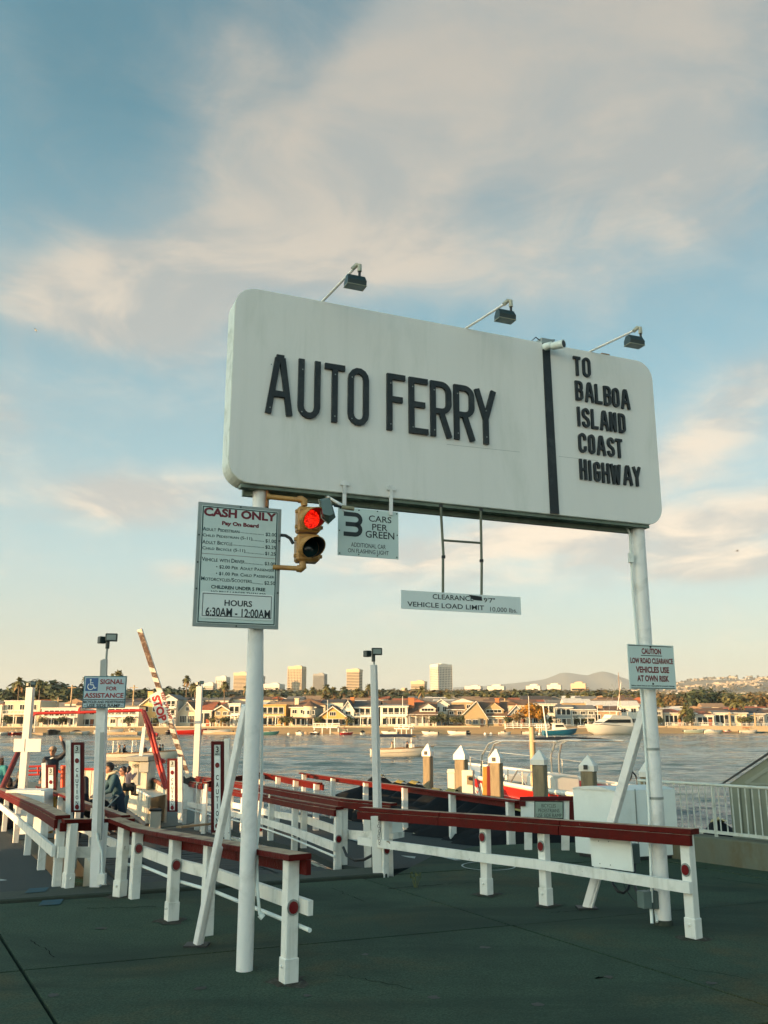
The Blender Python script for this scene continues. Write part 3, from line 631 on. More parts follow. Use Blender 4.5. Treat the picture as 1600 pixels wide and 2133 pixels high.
# the heavy flat-backed 3
m = MB(); s0, z1 = fp.px(*cv2(715, 402)); s1, _ = fp.px(*cv2(955, 470)); _, z0 = fp.px(*cv2(712, 714)); hgt = z1 - z0; wd = s1 - s0; st = .04
for a, b, c, d_ in ((0, .62, hgt - st, hgt), (.1, .62, hgt / 2 - st / 2, hgt / 2 + st / 2), (0, .62, 0, st)): m.quad(fp.P(s0 + a * wd, z0 + c, .002), fp.P(s0 + b * wd, z0 + c, .002), fp.P(s0 + b * wd, z0 + d_, .002), fp.P(s0 + a * wd, z0 + d_, .002))
for cz in (hgt * .75 - st * .25, hgt * .25 + st * .25):
    ro = hgt / 4 + st / 4; ri = ro - st; rx = wd * .38
    for i in range(8):
        a0, a1 = rad(-90 + i * 22.5), rad(-90 + (i + 1) * 22.5)
        pt = lambda rr, aa: fp.P(s0 + wd * .62 + math.cos(aa) * (rx if rr == ro else rx - st), z0 + cz + math.sin(aa) * rr, .002)
        m.quad(pt(ri, a0), pt(ro, a0), pt(ro, a1), pt(ri, a1))
m.build('numeral', INK, t)
m = MB()
for s_, z_ in ((.7, 3.74), (.88, 3.74), (1.06, 3.745), (1.25, 3.74), (.7, 3.335), (.88, 3.335), (1.06, 3.335), (1.25, 3.335), (.695, 3.54), (1.255, 3.54)): bolt(m, fp, s_, z_, .006, .005)
m.build('screw', DKGREY, t)
# clearance sign
cv3 = lambda x, y: (820 + x / 5.517, 1030 + y / 5.517)
t = board('clearance_sign', 'long CLEARANCE and VEHICLE LOAD LIMIT sign hung on thin rods under the billboard', 'sign', fp, (1.293, 2.536, 2.872, 3.04), .008, PLATE2)
P_ = lambda s, xl, yt, yb, xr, yr, **k: ptext(m, fp, cv3, s, xl, yt, yb, xr, yr, **k)
m = MB(); P_('CLEARANCE', 447, 1143, 1200, 918, 1233, bold=.01); P_('9\'7"', 1035, 1185, 1240, 1165, 1240, bold=.01); P_('VEHICLE LOAD LIMIT', 157, 1228, 1285, 1040, 1338, bold=.01); P_('10,000 lbs.', 1108, 1292, 1352, 1420, 1364)
m.build('lettering', INK, t)
m = MB(); q0 = fp.px(*cv3(870, 1190)); m.quad(fp.P(q0[0] - .01, q0[1] + .03, .003), fp.P(q0[0] + .13, q0[1] + .02, .003), fp.P(q0[0] + .135, q0[1] - .02, .003), fp.P(q0[0] + .04, q0[1] - .015, .003)); m.build('tape_patch', BLACK, t)
RODM = mat('weathered_rod', (.16, .17, .12), .6, var=.3)
fb = face.off(.1)
q = lambda x, y: fb.P(*fb.px(*cv3(x, y)), 0)
for pts in ([(540, 130), (553, 350), (573, 700), (568, 720), (567, 1125)], [(1000, 175), (1005, 400), (1010, 760), (1013, 780), (1010, 1165)]):
    m = MB(); m.tube([q(*p) for p in pts], .0125, 8); m.build('hanging_rod', RODM, t)
m = MB(); m.tube([q(570, 527), q(1010, 558)], .011, 8); m.build('cross_rod', RODM, t)
m = MB()
for x, y in ((573, 718), (1010, 762), (541, 132), (1002, 176)): c = q(x, y); m.box(c, (.035, .035, .025))
m.build('rod_clamp', BLACK, t)
# caution board on the right pole
cv6 = lambda x, y: (1290 + x / 11.43, 1320 + y / 11.43)
t = board('caution_board', 'CAUTION LOW ROAD CLEARANCE board fixed to the right billboard pole', 'sign', fp, (3.748, 4.318, 2.198, 2.637), .01, PLATE)
m = MB(); R_ = lambda s, xl, yt, yb, xr, yr, **k: ptext(m, fp, cv6, s, xl, yt, yb, xr, yr, **k)
R_('CAUTION', 525, 343, 483, 995, 500, bold=.035); R_('LOW ROAD CLEARANCE', 260, 565, 700, 1280, 745, bold=.035); R_('VEHICLES USE', 390, 775, 925, 1190, 950, bold=.035); R_('AT OWN RISK', 422, 985, 1135, 1190, 1152, bold=.035)
m.build('red_lettering', mat('red_ink', (.2, .012, .012), .5), t)
m = MB(); R_('Balboa Island Ferry is not responsible for property damage.', 290, 1215, 1258, 1325, 1275, bold=.03)
for y0, y1, xa, xb in ((272, 318, 218, 1245), (1290, 1310, 288, 1338), (515, 533, 515, 1018)):
    a, b = fp.px(*cv6(xa, y0)), fp.px(*cv6(xb, y1)); m.quad(fp.P(a[0], a[1] - .004, .002), fp.P(b[0], b[1] - .004, .002), fp.P(b[0], b[1] + .003, .002), fp.P(a[0], a[1] + .003, .002))
m.build('lettering', INK, t)
m = MB()
for x, y in ((740, 315), (803, 1195)): s_, z_ = fp.px(*cv6(x, y)); bolt(m, fp, s_, z_, .01, .006)
m.build('bolt', BLACK, t)

# ------------------------------------------------------------------ traffic light
cs_ = lambda x, y: (400 + x / 5.3333, 990 + y / 5.3333)
fl = Fr(A + Vector((.0, -.02, 0)), (math.cos(rad(-2)), math.sin(rad(-2)), 0))     # pole bracket plane
t = thing('traffic_light', 'yellow two-lens traffic light with the red lens lit, bracketed to the left pole', 'traffic light', tuple(A + Vector((.45, -.05, 2.9))))
Yt = 7.42
def q(x, y, Y=Yt): return D(*cs_(x, y), Y)
m = MB()
m.tube([q(838, 236), q(880, 242), q(1180, 272)], [.03, .022, .022], 14); m.tube([q(1175, 270), q(1215, 268), q(1245, 285), q(1248, 340)], [.03, .033, .033, .028], 14); m.build('upper_bracket', SIGY, t)
m = MB(); m.tube([q(900, 1020), q(1165, 1035)], .021, 14); m.tube([q(1165, 1035), q(1205, 1040), q(1232, 1020), q(1228, 960)], [.03, .033, .033, .028], 14); m.build('lower_bracket', SIGY, t)
m = MB(); m.box(q(838, 235, 7.48), (.02, .08, .2)); m.build('pole_clamp', mat('rust_clamp', (.3, .12, .04), .7), t)
m = MB(); m.tube([q(985, 665), q(1040, 670), q(1090, 700), q(1125, 760)], .014, 8); m.build('cable', BLACK, t)
# housing: two boxes turned to the left
hf = rad(15)
for k, (x0, x1, y0, y1) in enumerate(((1140, 1425, 338, 640), (1128, 1415, 645, 965))):
    cc = q((x0 + x1) / 2, (y0 + y1) / 2); wv = (x1 - x0) / 5.333 / F * 7.42 / .985; hv = (y1 - y0) / 5.333 / F * 7.42 * .99
    m = MB(); m.box(cc + Vector((0, .06, 0)), (wv * .93, .16, hv * .985), rotz(hf), .018); m.build('signal_housing', SIGY, t)
    ff = Fr(cc + rotz(hf) @ Vector((0, -.022, 0)), (math.cos(hf), math.sin(hf), 0))
    ff.O = cc + Vector((0, .06, 0)) + rotz(hf) @ Vector((0, -.08, 0))
    m = MB(); rr = wv * .39
    for i in range(28):       # lens, domed
        a0, a1 = 2 * math.pi * i / 28, 2 * math.pi * (i + 1) / 28
        for j in range(4):
            ra, rb = rr * j / 4, rr * (j + 1) / 4; da, db = .02 * (1 - (j / 4) ** 2), .02 * (1 - ((j + 1) / 4) ** 2)
            m.quad(ff.P(ra * math.cos(a0), ra * math.sin(a0), .003 + da), ff.P(rb * math.cos(a0), rb * math.sin(a0), .003 + db), ff.P(rb * math.cos(a1), rb * math.sin(a1), .003 + db), ff.P(ra * math.cos(a1), ra * math.sin(a1), .003 + da))
    if k == 0:
        lm = bpy.data.materials.new('lit_red_lens'); lm.use_nodes = True; nt = lm.node_tree; qq = NG(nt); bs = nt.nodes['Principled BSDF']
        tcn = qq.n('ShaderNodeTexCoord'); vo = qq.n('ShaderNodeTexVoronoi'); vo.inputs['Scale'].default_value = 110; nt.links.new(tcn.outputs['Object'], vo.inputs['Vector'])
        cc_ = qq.ramp(vo.outputs['Distance'], [(0, (1, .1, .02)), (.3, (.8, .012, .004)), (.7, (.22, .0, .0))])
        nt.links.new(cc_, bs.inputs['Emission Color']); bs.inputs['Emission Strength'].default_value = .75; bs.inputs['Base Color'].default_value = (.4, .02, .01, 1)
        m.build('red_lens', lm, t)
    else: m.build('dark_lens', mat('unlit_green_lens', (.008, .035, .038), .15), t)
    m = MB()                  # cut-away visor, open below, flaring forward
    n = 26; L0 = .24; outer = []; 
    for i in range(n + 1):
        a = rad(-75 + 330 * i / n); dep = L0 * (.62 + .38 * math.sin(a))
        dep = max(dep, .025)
        outer.append((a, dep))
    R1 = rr * 1.12
    for (a, d0_), (b, d1_) in zip(outer, outer[1:]):
        pts = []
        for aa, dd in ((a, d0_), (b, d1_)):
            pts.append((ff.P(R1 * math.cos(aa), R1 * math.sin(aa), 0), ff.P(R1 * math.cos(aa) + dd * .12, R1 * math.sin(aa) - dd * .18, dd), ff.P((R1 - .006) * math.cos(aa) + dd * .12, (R1 - .006) * math.sin(aa) - dd * .18, dd), ff.P((R1 - .006) * math.cos(aa), (R1 - .006) * math.sin(aa), 0)))
        p, r_ = pts; m.add([*p, *r_], [(0, 1, 5, 4), (1, 2, 6, 5), (2, 3, 7, 6)], True)
    vis = m.build('visor', SIGY, t)
    m = MB(); 
    for (a, d0_), (b, d1_) in zip(outer, outer[1:]):
        c_ = [ff.P((R1 - .008) * math.cos(a) + d * .12, (R1 - .008) * math.sin(a) - d * .18, d) for d in (0, d0_ * .99)]; e_ = [ff.P((R1 - .008) * math.cos(b) + d * .12, (R1 - .008) * math.sin(b) - d * .18, d) for d in (0, d1_ * .99)]
        m.add([c_[0], c_[1], e_[1], e_[0]], [(0, 1, 2, 3)], True)
    m.build('visor_lining', BLACK, t)
    m = MB()
    for sx_ in (-1, 1):
        for z_ in (-.6, .6): m.box(ff.P(sx_ * wv * .49, z_ * hv / 2, -.03), (.03, .03, .03), rotz(hf), .004)
    m.build('housing_latch', SIGY if k == 0 else SIGY, t)
# ------------------------------------------------------------------ the building along the dock, out of view to the left, that keeps the landing in shade
GB = MB(); hx, hy = -46.0, -9.6; bh = 13.8
t = thing('dock_building', 'long four storey building beside the dock, left of the view', 'building', (hx - 15, hy - 30, 0))
pl_ = lambda o_: [(hx + o_, hy + o_ * .6), (hx + o_, hy - 60), (hx - 16, hy - 60), (hx - 16, hy - 10.3 + o_ * .6)]; GB.prism(pl_(0), Fr((0, 0, 0), (1, 0, 0), (0, 1, 0)), 0, bh); GB.build('wall', mat('stucco', (.42, .42, .37), .8), t)
m = MB(); m.prism(pl_(.2), Fr((0, 0, 0), (1, 0, 0), (0, 1, 0)), bh + .002, bh + .3); m.build('roof', mat('roof_tar', (.12, .12, .11), .9), t)
for k in range(12):
    for j in range(4):
        w = MB(); w.box((hx + .02, hy - 3 - k * 4.8, 2 + j * 3.3), (.1, 2.2, 1.5)); wf = w.build('window', WHITE2, t)
        w = MB(); w.box((hx + .08, hy - 3 - k * 4.8, 2 + j * 3.3), (.04, 2.0, 1.3)); w.build('pane', mat('window_glass', (.03, .045, .05), .08), wf)

# ------------------------------------------------------------------ fences
def diamond(mb, fr_, s, t, r, hexa=False):
    pts = [(s + r * math.cos(i * math.pi / 6), t + r * (1.18 if not hexa else 1) * math.sin(i * math.pi / 6)) for i in range(12)]
    mb.prism(pts, fr_, 0, .008)
def fence(name, label, posts, low=None, capw=.19, caph=.045, fas=(.10, 1, .04), ext=(.1, .1), pw=(.13, .09), refl=(), ground=Gs, lowh=.12, lowside=-1, sleeve=(), group=None, lowext=(.1, .1), conduit=None, joints=2, lowd=.04, bends=()):
    """posts: (x, y of foot, y of cap top) in the photograph; low: y of lower rail centre at first and last post"""
    P = []
    for (x, yb, yt) in posts:
        b = ground(x, yb) if yb is not None else None; P.append(b)
    z = [D(x, yt, b.y).z for (x, yb, yt), b in zip(posts, P)]
    # even the cap line out a little
    t = thing(name, label, 'fence', tuple(P[0]), group)
    dirs = []
    for i in range(len(P)):
        a = P[max(0, i - 1)]; b = P[min(len(P) - 1, i + 1)]; d = Vector((b.x - a.x, b.y - a.y, 0)).normalized(); dirs.append(d)
    for i, (b, zz_, d) in enumerate(zip(P, z, dirs)):
        M = rotz(math.atan2(d.y, d.x)); pm = MB(); lo = b.z - (0.02 if b.y < 11.5 else .5)
        pm.box((b.x, b.y, (lo + zz_ - caph) / 2), (pw[1], pw[0], zz_ - caph - lo), M, .006)
        po = pm.build('post', WHITE, t)
        if i in sleeve:
            gm_ = MB(); rr_ = random.Random(i + len(label)); gm_.add([(b.x, b.y, .0075)] + [(b.x + (pw[0] * .8 + rr_.uniform(.02, .13)) * math.cos(k * .45), b.y + (pw[0] * .8 + rr_.uniform(.02, .13)) * math.sin(k * .45), .0055) for k in range(14)], [(0, k + 1, (k + 1) % 14 + 1) for k in range(14)]); gm_.build('foot_grime', mat('foot_grime', (.03, .024, .012), .95, var=.4, scale=20, dirt=(.12, .12, .09), dirtamt=.6, dscale=18), t)
            sm = MB(); sm.box((b.x, b.y, b.z + .09), (pw[1] + .014, pw[0] + .014, .17), M, .004); so = sm.build('post_sleeve', WHITE, po)
            sm = MB(); nn = Vector((d.y, -d.x, 0)); nn = nn if nn.y < 0 else -nn; sm.sphere(b + Vector((0, 0, .12)) + nn * (pw[0] / 2 + .012), .014, 8, 5); sm.build('bolt', WHITE, po)
        if i in refl:
            # faces the oncoming cars: the post side turned to the viewer
            c_ = [d * (pw[1] / 2), -d * (pw[1] / 2), Vector((d.y, -d.x, 0)) * (pw[0] / 2), Vector((-d.y, d.x, 0)) * (pw[0] / 2)]
            v = (EYE - b); v.z = 0; v.normalize(); best = max(c_, key=lambda q_: q_.normalized().dot(v)); nn = best.normalized()
            f_ = Fr(b + best, (-nn.y, nn.x, 0) if (Vector((-nn.y, nn.x, 0)).cross(Vector((0, 0, 1)))).dot(nn) > 0 else (nn.y, -nn.x, 0))
            zz2 = b.z + (zz_ - b.z) * (.6 if not isinstance(refl, dict) else refl[i])
            rm = MB(); diamond(rm, f_, 0, zz2, .05); ro = rm.build('reflector_plate', GALV, po)
            rm = MB(); diamond(rm, f_.off(.008), 0, zz2, .038); rm.build('reflector', REFLECT, po)
    top = [Vector((b.x, b.y, zz_)) for b, zz_ in zip(P, z)]
    d0 = (top[0] - top[1]).normalized(); d1 = (top[-1] - top[-2]).normalized()
    path = [top[0] + d0 * ext[0]] + top[1:-1] + [top[-1] + d1 * ext[1]] if len(top) > 2 else [top[0] + d0 * ext[0], top[-1] + d1 * ext[1]]
    L = [0]
    for a, b in zip(path, path[1:]): L.append(L[-1] + (b - a).length)
    def at(s):
        s = max(0, min(L[-1] - 1e-4, s))
        for i in range(len(path) - 1):
            if s <= L[i + 1]: k = (s - L[i]) / (L[i + 1] - L[i]); return path[i].lerp(path[i + 1], k)
    cuts = sorted(set([0] + [L[-1] * (i + 1) / joints * (1 + .06 * ((i % 2) - .5)) if i < joints - 1 else L[-1] for i in range(joints)]))
    for a, b in zip(cuts, cuts[1:]):
        pts = [at(a + .006)] + [p for p, l in zip(path, L) if a + .05 < l < b - .05] + [at(b - .006)]
        cm = MB()
        sect = []
        for i, p in enumerate(pts):
            q0 = pts[max(0, i - 1)]; q1 = pts[min(len(pts) - 1, i + 1)]; d = (q1 - q0).normalized(); n_ = Vector((-d.y, d.x, 0)).normalized(); zz_ = Vector((0, 0, 1)); bv = .006
            w = capw / 2
            sect.append([p + n_ * (w - bv), p + n_ * w - zz_ * bv, p + n_ * w - zz_ * (caph - bv), p + n_ * (w - bv) - zz_ * caph, p - n_ * (w - bv) - zz_ * caph, p - n_ * w - zz_ * (caph - bv), p - n_ * w - zz_ * bv, p - n_ * (w - bv)])
        cm.loft(sect, True, True, False); cm.build('cap_rail', RED, t)
        if fas:
            fh, sd_, fw = fas; fm = MB(); sect = []
            for i, p in enumerate(pts):
                q0 = pts[max(0, i - 1)]; q1 = pts[min(len(pts) - 1, i + 1)]; d = (q1 - q0).normalized(); n_ = Vector((-d.y, d.x, 0)).normalized() * sd_
                o_ = n_ * (pw[0] / 2 + .002); e_ = n_ * (pw[0] / 2 + .002 + fw); zt = Vector((0, 0, -caph - .002)); zb = Vector((0, 0, -caph - fh))
                sect.append([p + o_ + zt, p + e_ + zt, p + e_ + zb, p + o_ + zb])
            fm.loft(sect, True, True, False); fm.build('fascia_board', RED, t)
    if low:
        za = D(posts[0][0], low[0], P[0].y).z; zb = D(posts[-1][0], low[1], P[-1].y).z
        la = []; 
        for b in P:
            k = (b - P[0]).length / max(.01, (P[-1] - P[0]).length); la.append(Vector((b.x, b.y, za + (zb - za) * k)))
        la[0] = la[0] + (la[0] - la[1]).normalized() * lowext[0]; la[-1] = la[-1] + (la[-1] - la[-2]).normalized() * lowext[1]
        lm = MB(); sect = []
        for i, p in enumerate(la):
            q0 = la[max(0, i - 1)]; q1 = la[min(len(la) - 1, i + 1)]; d = (q1 - q0).normalized(); n_ = Vector((-d.y, d.x, 0)).normalized() * lowside
            o_ = n_ * (pw[0] / 2 + .002); e_ = n_ * (pw[0] / 2 + .002 + lowd); zt = Vector((0, 0, lowh / 2)); sect.append([p + o_ + zt, p + e_ + zt, p + e_ - zt, p + o_ - zt])
        lm.loft(sect, True, True, False); lm.build('lower_rail', WHITE, t)
        if conduit:
            cm = MB(); cm.tube([p + Vector((0, 0, -lowh / 2 - conduit)) + Vector((-(la[-1] - la[0]).normalized().y, (la[-1] - la[0]).normalized().x, 0)) * lowside * (pw[0] / 2 + .02) for p in la], .017, 8); cm.build('conduit', WHITE2, t)
    return t
# near left fence (its boards hang on the far side of the posts)
fence('timber_fence', 'near fence with worn red cap rail ending beside the left billboard pole', [(601, 2047, 1776), (430, 1948, 1748), (357, 1918, 1736), (279, 1872, 1722), (249, 1868, 1711)], low=(1885, 1772), fas=(.11, -1, .04), ext=(.16, .16), refl={0: .58, 1: .6, 2: .64, 3: .7}, sleeve=(0, 2, 4), lowside=-1, lowext=(.2, .0), conduit=.1, joints=3, lowh=.105, pw=(.1, .095), group='red capped white fences along the ramps')
# short cross fence at the head of the gap
fence('timber_fence', 'short red capped cross fence between the left walkway and the car lane', [(141, 1852, 1706), (205, 1846, 1705)], low=(1777, 1777), fas=(.1, 1, .04), capw=.12, ext=(.12, .38), lowext=(.12, .4), lowside=1, joints=1, group='red capped white fences along the ramps', sleeve=(0,))
# left walkway fence, runs out of the picture
fence('timber_fence', 'fence of the left walkway with grey worn cap rail leaving the picture at left', [(117, 1848, 1697), (85, 1814, 1680), (56, 1783, 1668), (32, 1757, 1658), (8, 1733, 1648), (-16, 1712, 1639), (-42, 1693, 1631)], low=(1771, 1652), fas=(.1, 1, .04), capw=.17, ext=(.12, .1), lowside=1, joints=4, pw=(.1, .09), group='red capped white fences along the ramps')
# left fence of the car lane
fence('timber_fence', 'left side fence of the car ramp, between the gap and the CAUTION boards', [(250, 1800, 1696), (206, 1778, 1681), (190, 1766, 1677), (157, 1752, 1666), (120, 1740, 1652), (94, 1726, 1644), (74, 1716, 1637)], low=(1758, 1690), fas=(.1, -1, .04), capw=.13, ext=(.2, .1), refl={0: .55}, lowside=1, joints=3, pw=(.1, .09), group='red capped white fences along the ramps')
# right fence of the car lane
fence('timber_fence', 'right side fence of the car ramp, ending in front of the lamp post', [(703, 1804, 1680), (613, 1768, 1666), (541, 1744, 1653), (479, 1729, 1643), (421, 1716, 1633), (384, 1706, 1625)], low=(1762, 1671), fas=(.09, 1, .035), capw=.12, caph=.04, ext=(.1, .05), refl={0: .6, 1: .63, 2: .66}, lowside=1, joints=2, pw=(.1, .1), conduit=.07, group='red capped white fences along the ramps')
# walkway: left side
fence('timber_fence', 'left side fence of the raised walkway behind the car ramp fence', [(790, 1812, 1670), (715, 1803, 1663), (632, 1768, 1650), (563, 1752, 1639), (505, 1736, 1630), (455, 1724, 1622), (410, 1714, 1617)], low=(1745, 1665), fas=(.09, 1, .035), capw=.12, caph=.035, ext=(.3, .1), lowside=-1, joints=3, pw=(.1, .09), group='red capped white fences along the ramps')
def Gy(Y): return lambda x, y: Vector((D(x, y, Y).x, Y, zg(Y)))
def fenceY(name, label, rows, **k):
    ys = iter([r[2] for r in rows])
    return fence(name, label, [(x, 1700, yt) for x, yt, Y in rows], ground=lambda x, y: (lambda Y: Vector((D(x, 1600, Y).x, Y, zg(Y))))(next(ys)), **k)
fenceY('timber_fence', 'right side fence of the walkway, in front of the black covered boats', [(1060, 1665, 15.0), (941, 1650, 17.7), (843, 1637, 20.3), (762, 1627, 22.8), (694, 1618, 25.2), (634, 1610, 27.6)], low=None, fas=(.1, -1, .035), capw=.12, caph=.04, ext=(.35, .35), joints=3, pw=(.12, .1), group='red capped white fences along the ramps')
fenceY('timber_fence', 'far fence end painted bright red in the last sunlight', [(660, 1629, 20.5), (617, 1622, 22.0), (580, 1615, 23.6), (547, 1609, 25.2)], low=None, fas=(.13, -1, .035), capw=.12, caph=.04, ext=(.25, .1), joints=3, pw=(.12, .1), group='red capped white fences along the ramps')
fenceY('timber_fence', 'short far fence turning back towards the ferry', [(541, 1609, 25.4), (470, 1620, 23.0), (430, 1628, 21.6)], low=None, fas=(.12, -1, .035), capw=.12, caph=.04, ext=(.05, .1), joints=1, pw=(.1, .1), group='red capped white fences along the ramps')
# right foreground fence
RF = fence('timber_fence', 'long foreground fence with oxblood rail in front of the right billboard pole', [(1446, 1955, 1725), (1138, 1886, 1705), (1014, 1864, 1697), (800, 1829, 1684)], low=(1846, 1756), fas=(.095, 1, .04), capw=.13, caph=.05, ext=(.1, .45), refl={0: .62, 1: .68, 2: .72, 3: .46}, sleeve=(0, 1, 2), lowside=1, lowext=(.06, .42), joints=3, lowh=.095, lowd=.05, pw=(.09, .1), group='red capped white fences along the ramps')
# white plywood board hung behind that fence
t = thing('plywood_board', 'white plywood board behind the foreground fence, left of the right pole', 'board', tuple(D(1275, 1818, 9.5)))
f_ = Fr(D(1275, 1818, 9.35), (.68, -.73, 0)); m = MB(); sA = f_.px(1233, 1804); sB = f_.px(1319, 1816); sC = f_.px(1309, 1735); sD = f_.px(1231, 1730)
m.prism([(sA[0], sA[1]), (sB[0], sB[1]), (sB[0] - .01, sC[1]), (sA[0] - .01, sD[1])], f_, -.02, 0); m.build('panel', PLY, t)
m = MB()
for x, y in ((1247, 1752), (1268, 1753), (1250, 1799), (1272, 1802)): bolt(m, f_, *f_.px(x, y), .006, .004)
m.build('screw', GALV, t)
# electrical cluster at the foot of the right pole
t = thing('electrical_box', 'grey electrical boxes with hanging black cables at the foot of the right pole', 'electrical box', tuple(G(1360, 1900)))
c6_ = lambda x, y, Y: D(1180 + x / 6.154, 1680 + y / 6.154, Y)
m = MB(); m.box(c6_(1000, 1190, 9.0), (.1, .1, .15), rotz(.4), .006); m.build('box', mat('grey_box', (.12, .17, .155), .5, var=.15), t)
m = MB(); m.box(c6_(1110, 1190, 9.05), (.1, .08, .16), rotz(-.3), .006); m.build('box', mat('dark_grey_box', (.05, .085, .08), .5), t)
m = MB(); m.box(c6_(875, 600, 9.6), (.085, .07, .19), rotz(.3), .005); m.tube([c6_(850, 560, 9.55), c6_(862, 560, 9.5)], .025, 10); m.build('meter_box', mat('dark_grey_box', (.05, .085, .08)), t)
m = MB(); m.tube([c6_(1085, 1300, 9.05), c6_(1098, 1500, 9.0)], .016, 8); m.tube([c6_(1145, 1330, 9.1), c6_(1160, 1480, 9.0)], .014, 8); m.build('conduit', WHITE2, t)
m = MB(); m.tube([c6_(875, 690, 9.6), c6_(870, 900, 9.5), c6_(885, 1050, 9.3), c6_(930, 1150, 9.1)], .016, 8); m.build('cable', BLACK, t)
m = MB(); m.tube([c6_(585, 900, 9.5), c6_(600, 1000, 9.4), c6_(660, 1090, 9.3), c6_(730, 1110, 9.3), c6_(790, 1060, 9.35), c6_(815, 960, 9.4)], .014, 8); m.build('cable', BLACK, t)
m = MB(); m.tube([c6_(715, 930, 9.4), c6_(770, 1080, 9.3), c6_(880, 1220, 9.2), c6_(1010, 1300, 9.0)], .005, 6); m.build('cable', BLACK, t)
# conduit on the back of the left pole
t = MB(); t.tube([D(546, 1320, 7.6), D(545, 1650, 7.6), D(535, 1760, 7.58), D(536, 1850, 7.5), D(541, 1905, 7.5)], .013, 8); t.tube([D(541, 1905, 7.5), D(548, 1912, 7.5)], .025, 8)
t.build('conduit_pipe', WHITE2, label='thin white conduit running down behind the left billboard pole', cat='pipe', loc=tuple(D(546, 1905, 7.5)))

# ------------------------------------------------------------------ lamp post in the middle with its cluster of boards
def twin_lamp(c, s=1.0, par=None, face_=0):
    m = MB(); m.box(c + Vector((.055 * s, -.02 * s, .02 * s)), (.17 * s, .05 * s, .115 * s), rotz(face_ + .2), .006); m.box(c + Vector((-.1 * s, .04 * s, -.01)), (.1 * s, .1 * s, .1 * s), rotz(face_ - .9), .006)
    m.tube([c + Vector((0, 0, -.14 * s)), c + Vector((0, 0, -.03 * s))], .03 * s, 8); h = m.build('floodlight_head', DKGREY, par)
    M_ = rotz(face_ + .2); m = MB(); m.box(c + Vector((.055 * s, -.02 * s, .02 * s)) + M_ @ Vector((0, -.027 * s, 0)), (.13 * s, .006, .075 * s), M_); m.build('lens', LAMPGLASS, h)
t = thing('lamp_post', 'tall white lamp post with two small floodlights, in the middle beside the water', 'lamp post', tuple(Gs(785, 1815)))
Yl = 12.2
m = MB(); m.beam(D(786, 1830, Yl), D(777, 1385, Yl), .075, .085, up=(0, 1, 0), bev=.005); m.beam(D(793, 1700, Yl + .06), D(783, 1385, Yl + .06), .04, .05, up=(0, 1, 0)); m.build('post', POLE, t)
m = MB(); m.tube([D(779.5, 1390, Yl), D(779, 1368, Yl)], .012, 8); m.build('stem', GALV, t)
twin_lamp(D(778, 1360, Yl), .85, t)
# boards nailed round its foot
t = thing('board_cluster', 'cluster of chipped white boards with a chain around the foot of the middle lamp post', 'post', tuple(Gs(800, 1829)))
for (x0, y0, x1, y1, Y, w, d_) in ((787, 1826, 782, 1700, 11.9, .12, .05), (800, 1820, 798, 1708, 12.0, .1, .04), (812, 1826, 809, 1712, 12.15, .1, .04), (767, 1806, 764, 1698, 12.9, .1, .1)):
    m = MB(); m.beam(D(x0, y0, Y), D(x1, y1, Y), w, d_, up=(0, 1, 0), bev=.004); m.build('board', WHITE, t)
m = MB(); m.box(D(822, 1722, 12.3), (.22, .03, .26), rotz(.35), .003); m.build('square_panel', PLY, t)
m = MB(); m.beam(D(815, 1742, 12.1), D(838, 1738, 12.4), .06, .07); m.build('board', WHITE, t)
m = MB(); m.beam(D(750, 1741, 12.7), D(778, 1737, 12.5), .05, .09); m.build('board', WHITE, t)
m = MB()
for i in range(12):
    y = 1700 + i * 5.2; c = D(791 - (i % 5) * .6, y, 11.78); n = 8; rx, rz = (.008, .018) if i % 2 else (.014, .016)
    m.tube([c + Vector((rx * math.cos(a), 0, rz * math.sin(a))) for a in [2 * math.pi * k / n for k in range(n + 1)]], .003, 5, False)
m.build('chain', mat('rusty_chain', (.07, .03, .02), .6, .4), t)
m = MB(); m.tube([D(715, 1765, 13.1), D(722, 1782, 13.0), D(740, 1792, 12.8), D(760, 1790, 12.6), D(782, 1778, 12.2)], .02, 8); m.build('black_hose', BLACK, loc=tuple(D(740, 1790, 12.8)), label='black hose sagging between the car ramp fence and the middle lamp post', cat='hose')

# ------------------------------------------------------------------ walkway decks and car ramp
def deck(name, pts, thick, mt, label=None):
    """pts: plan points with z"""
    m = MB(); n = len(pts); up = [Vector(p) for p in pts]; dn = [p - Vector((0, 0, thick)) for p in up]
    m.add(up + dn, [tuple(range(n)), tuple(reversed(range(n, 2 * n)))] + [(i, n + i, n + (i + 1) % n, (i + 1) % n) for i in range(n)])
    return m.build(name, mt, kind='structure')
def gz(x, y): return (x, y, zg(y))
# right walkway: left edge under the fence (790..410), right edge under (1060..634)
le = [Gs(800, 1815), Gs(715, 1803), Gs(632, 1768), Gs(563, 1752), Gs(505, 1736), Gs(455, 1724)]
re_ = [Vector((D(x, 1600, Y).x, Y, 0)) for x, Y in ((1072, 14.6), (1060, 15.0), (941, 17.7), (843, 20.3), (762, 22.8), (694, 25.2), (634, 27.6))]
poly = [(p.x - .06, p.y) for p in le] + [(le[-1].x + .1, 27.5)] + [(p.x + .12, p.y) for p in re_[::-1]]
wk = deck('walkway', [(x, y, zg(y) + .012) for x, y in poly], .1, ASPH)
m = MB()                                        # edge beam and trestle under it, seen from the car ramp
for a, b in zip(le, le[1:]):
    a_ = Vector((a.x - .1, a.y, zg(a.y) - .2)); b_ = Vector((b.x - .1, b.y, zg(b.y) - .2)); m.beam(a_, b_, .06, .17)
m.build('edge_beam', CREAM, wk)
m = MB()
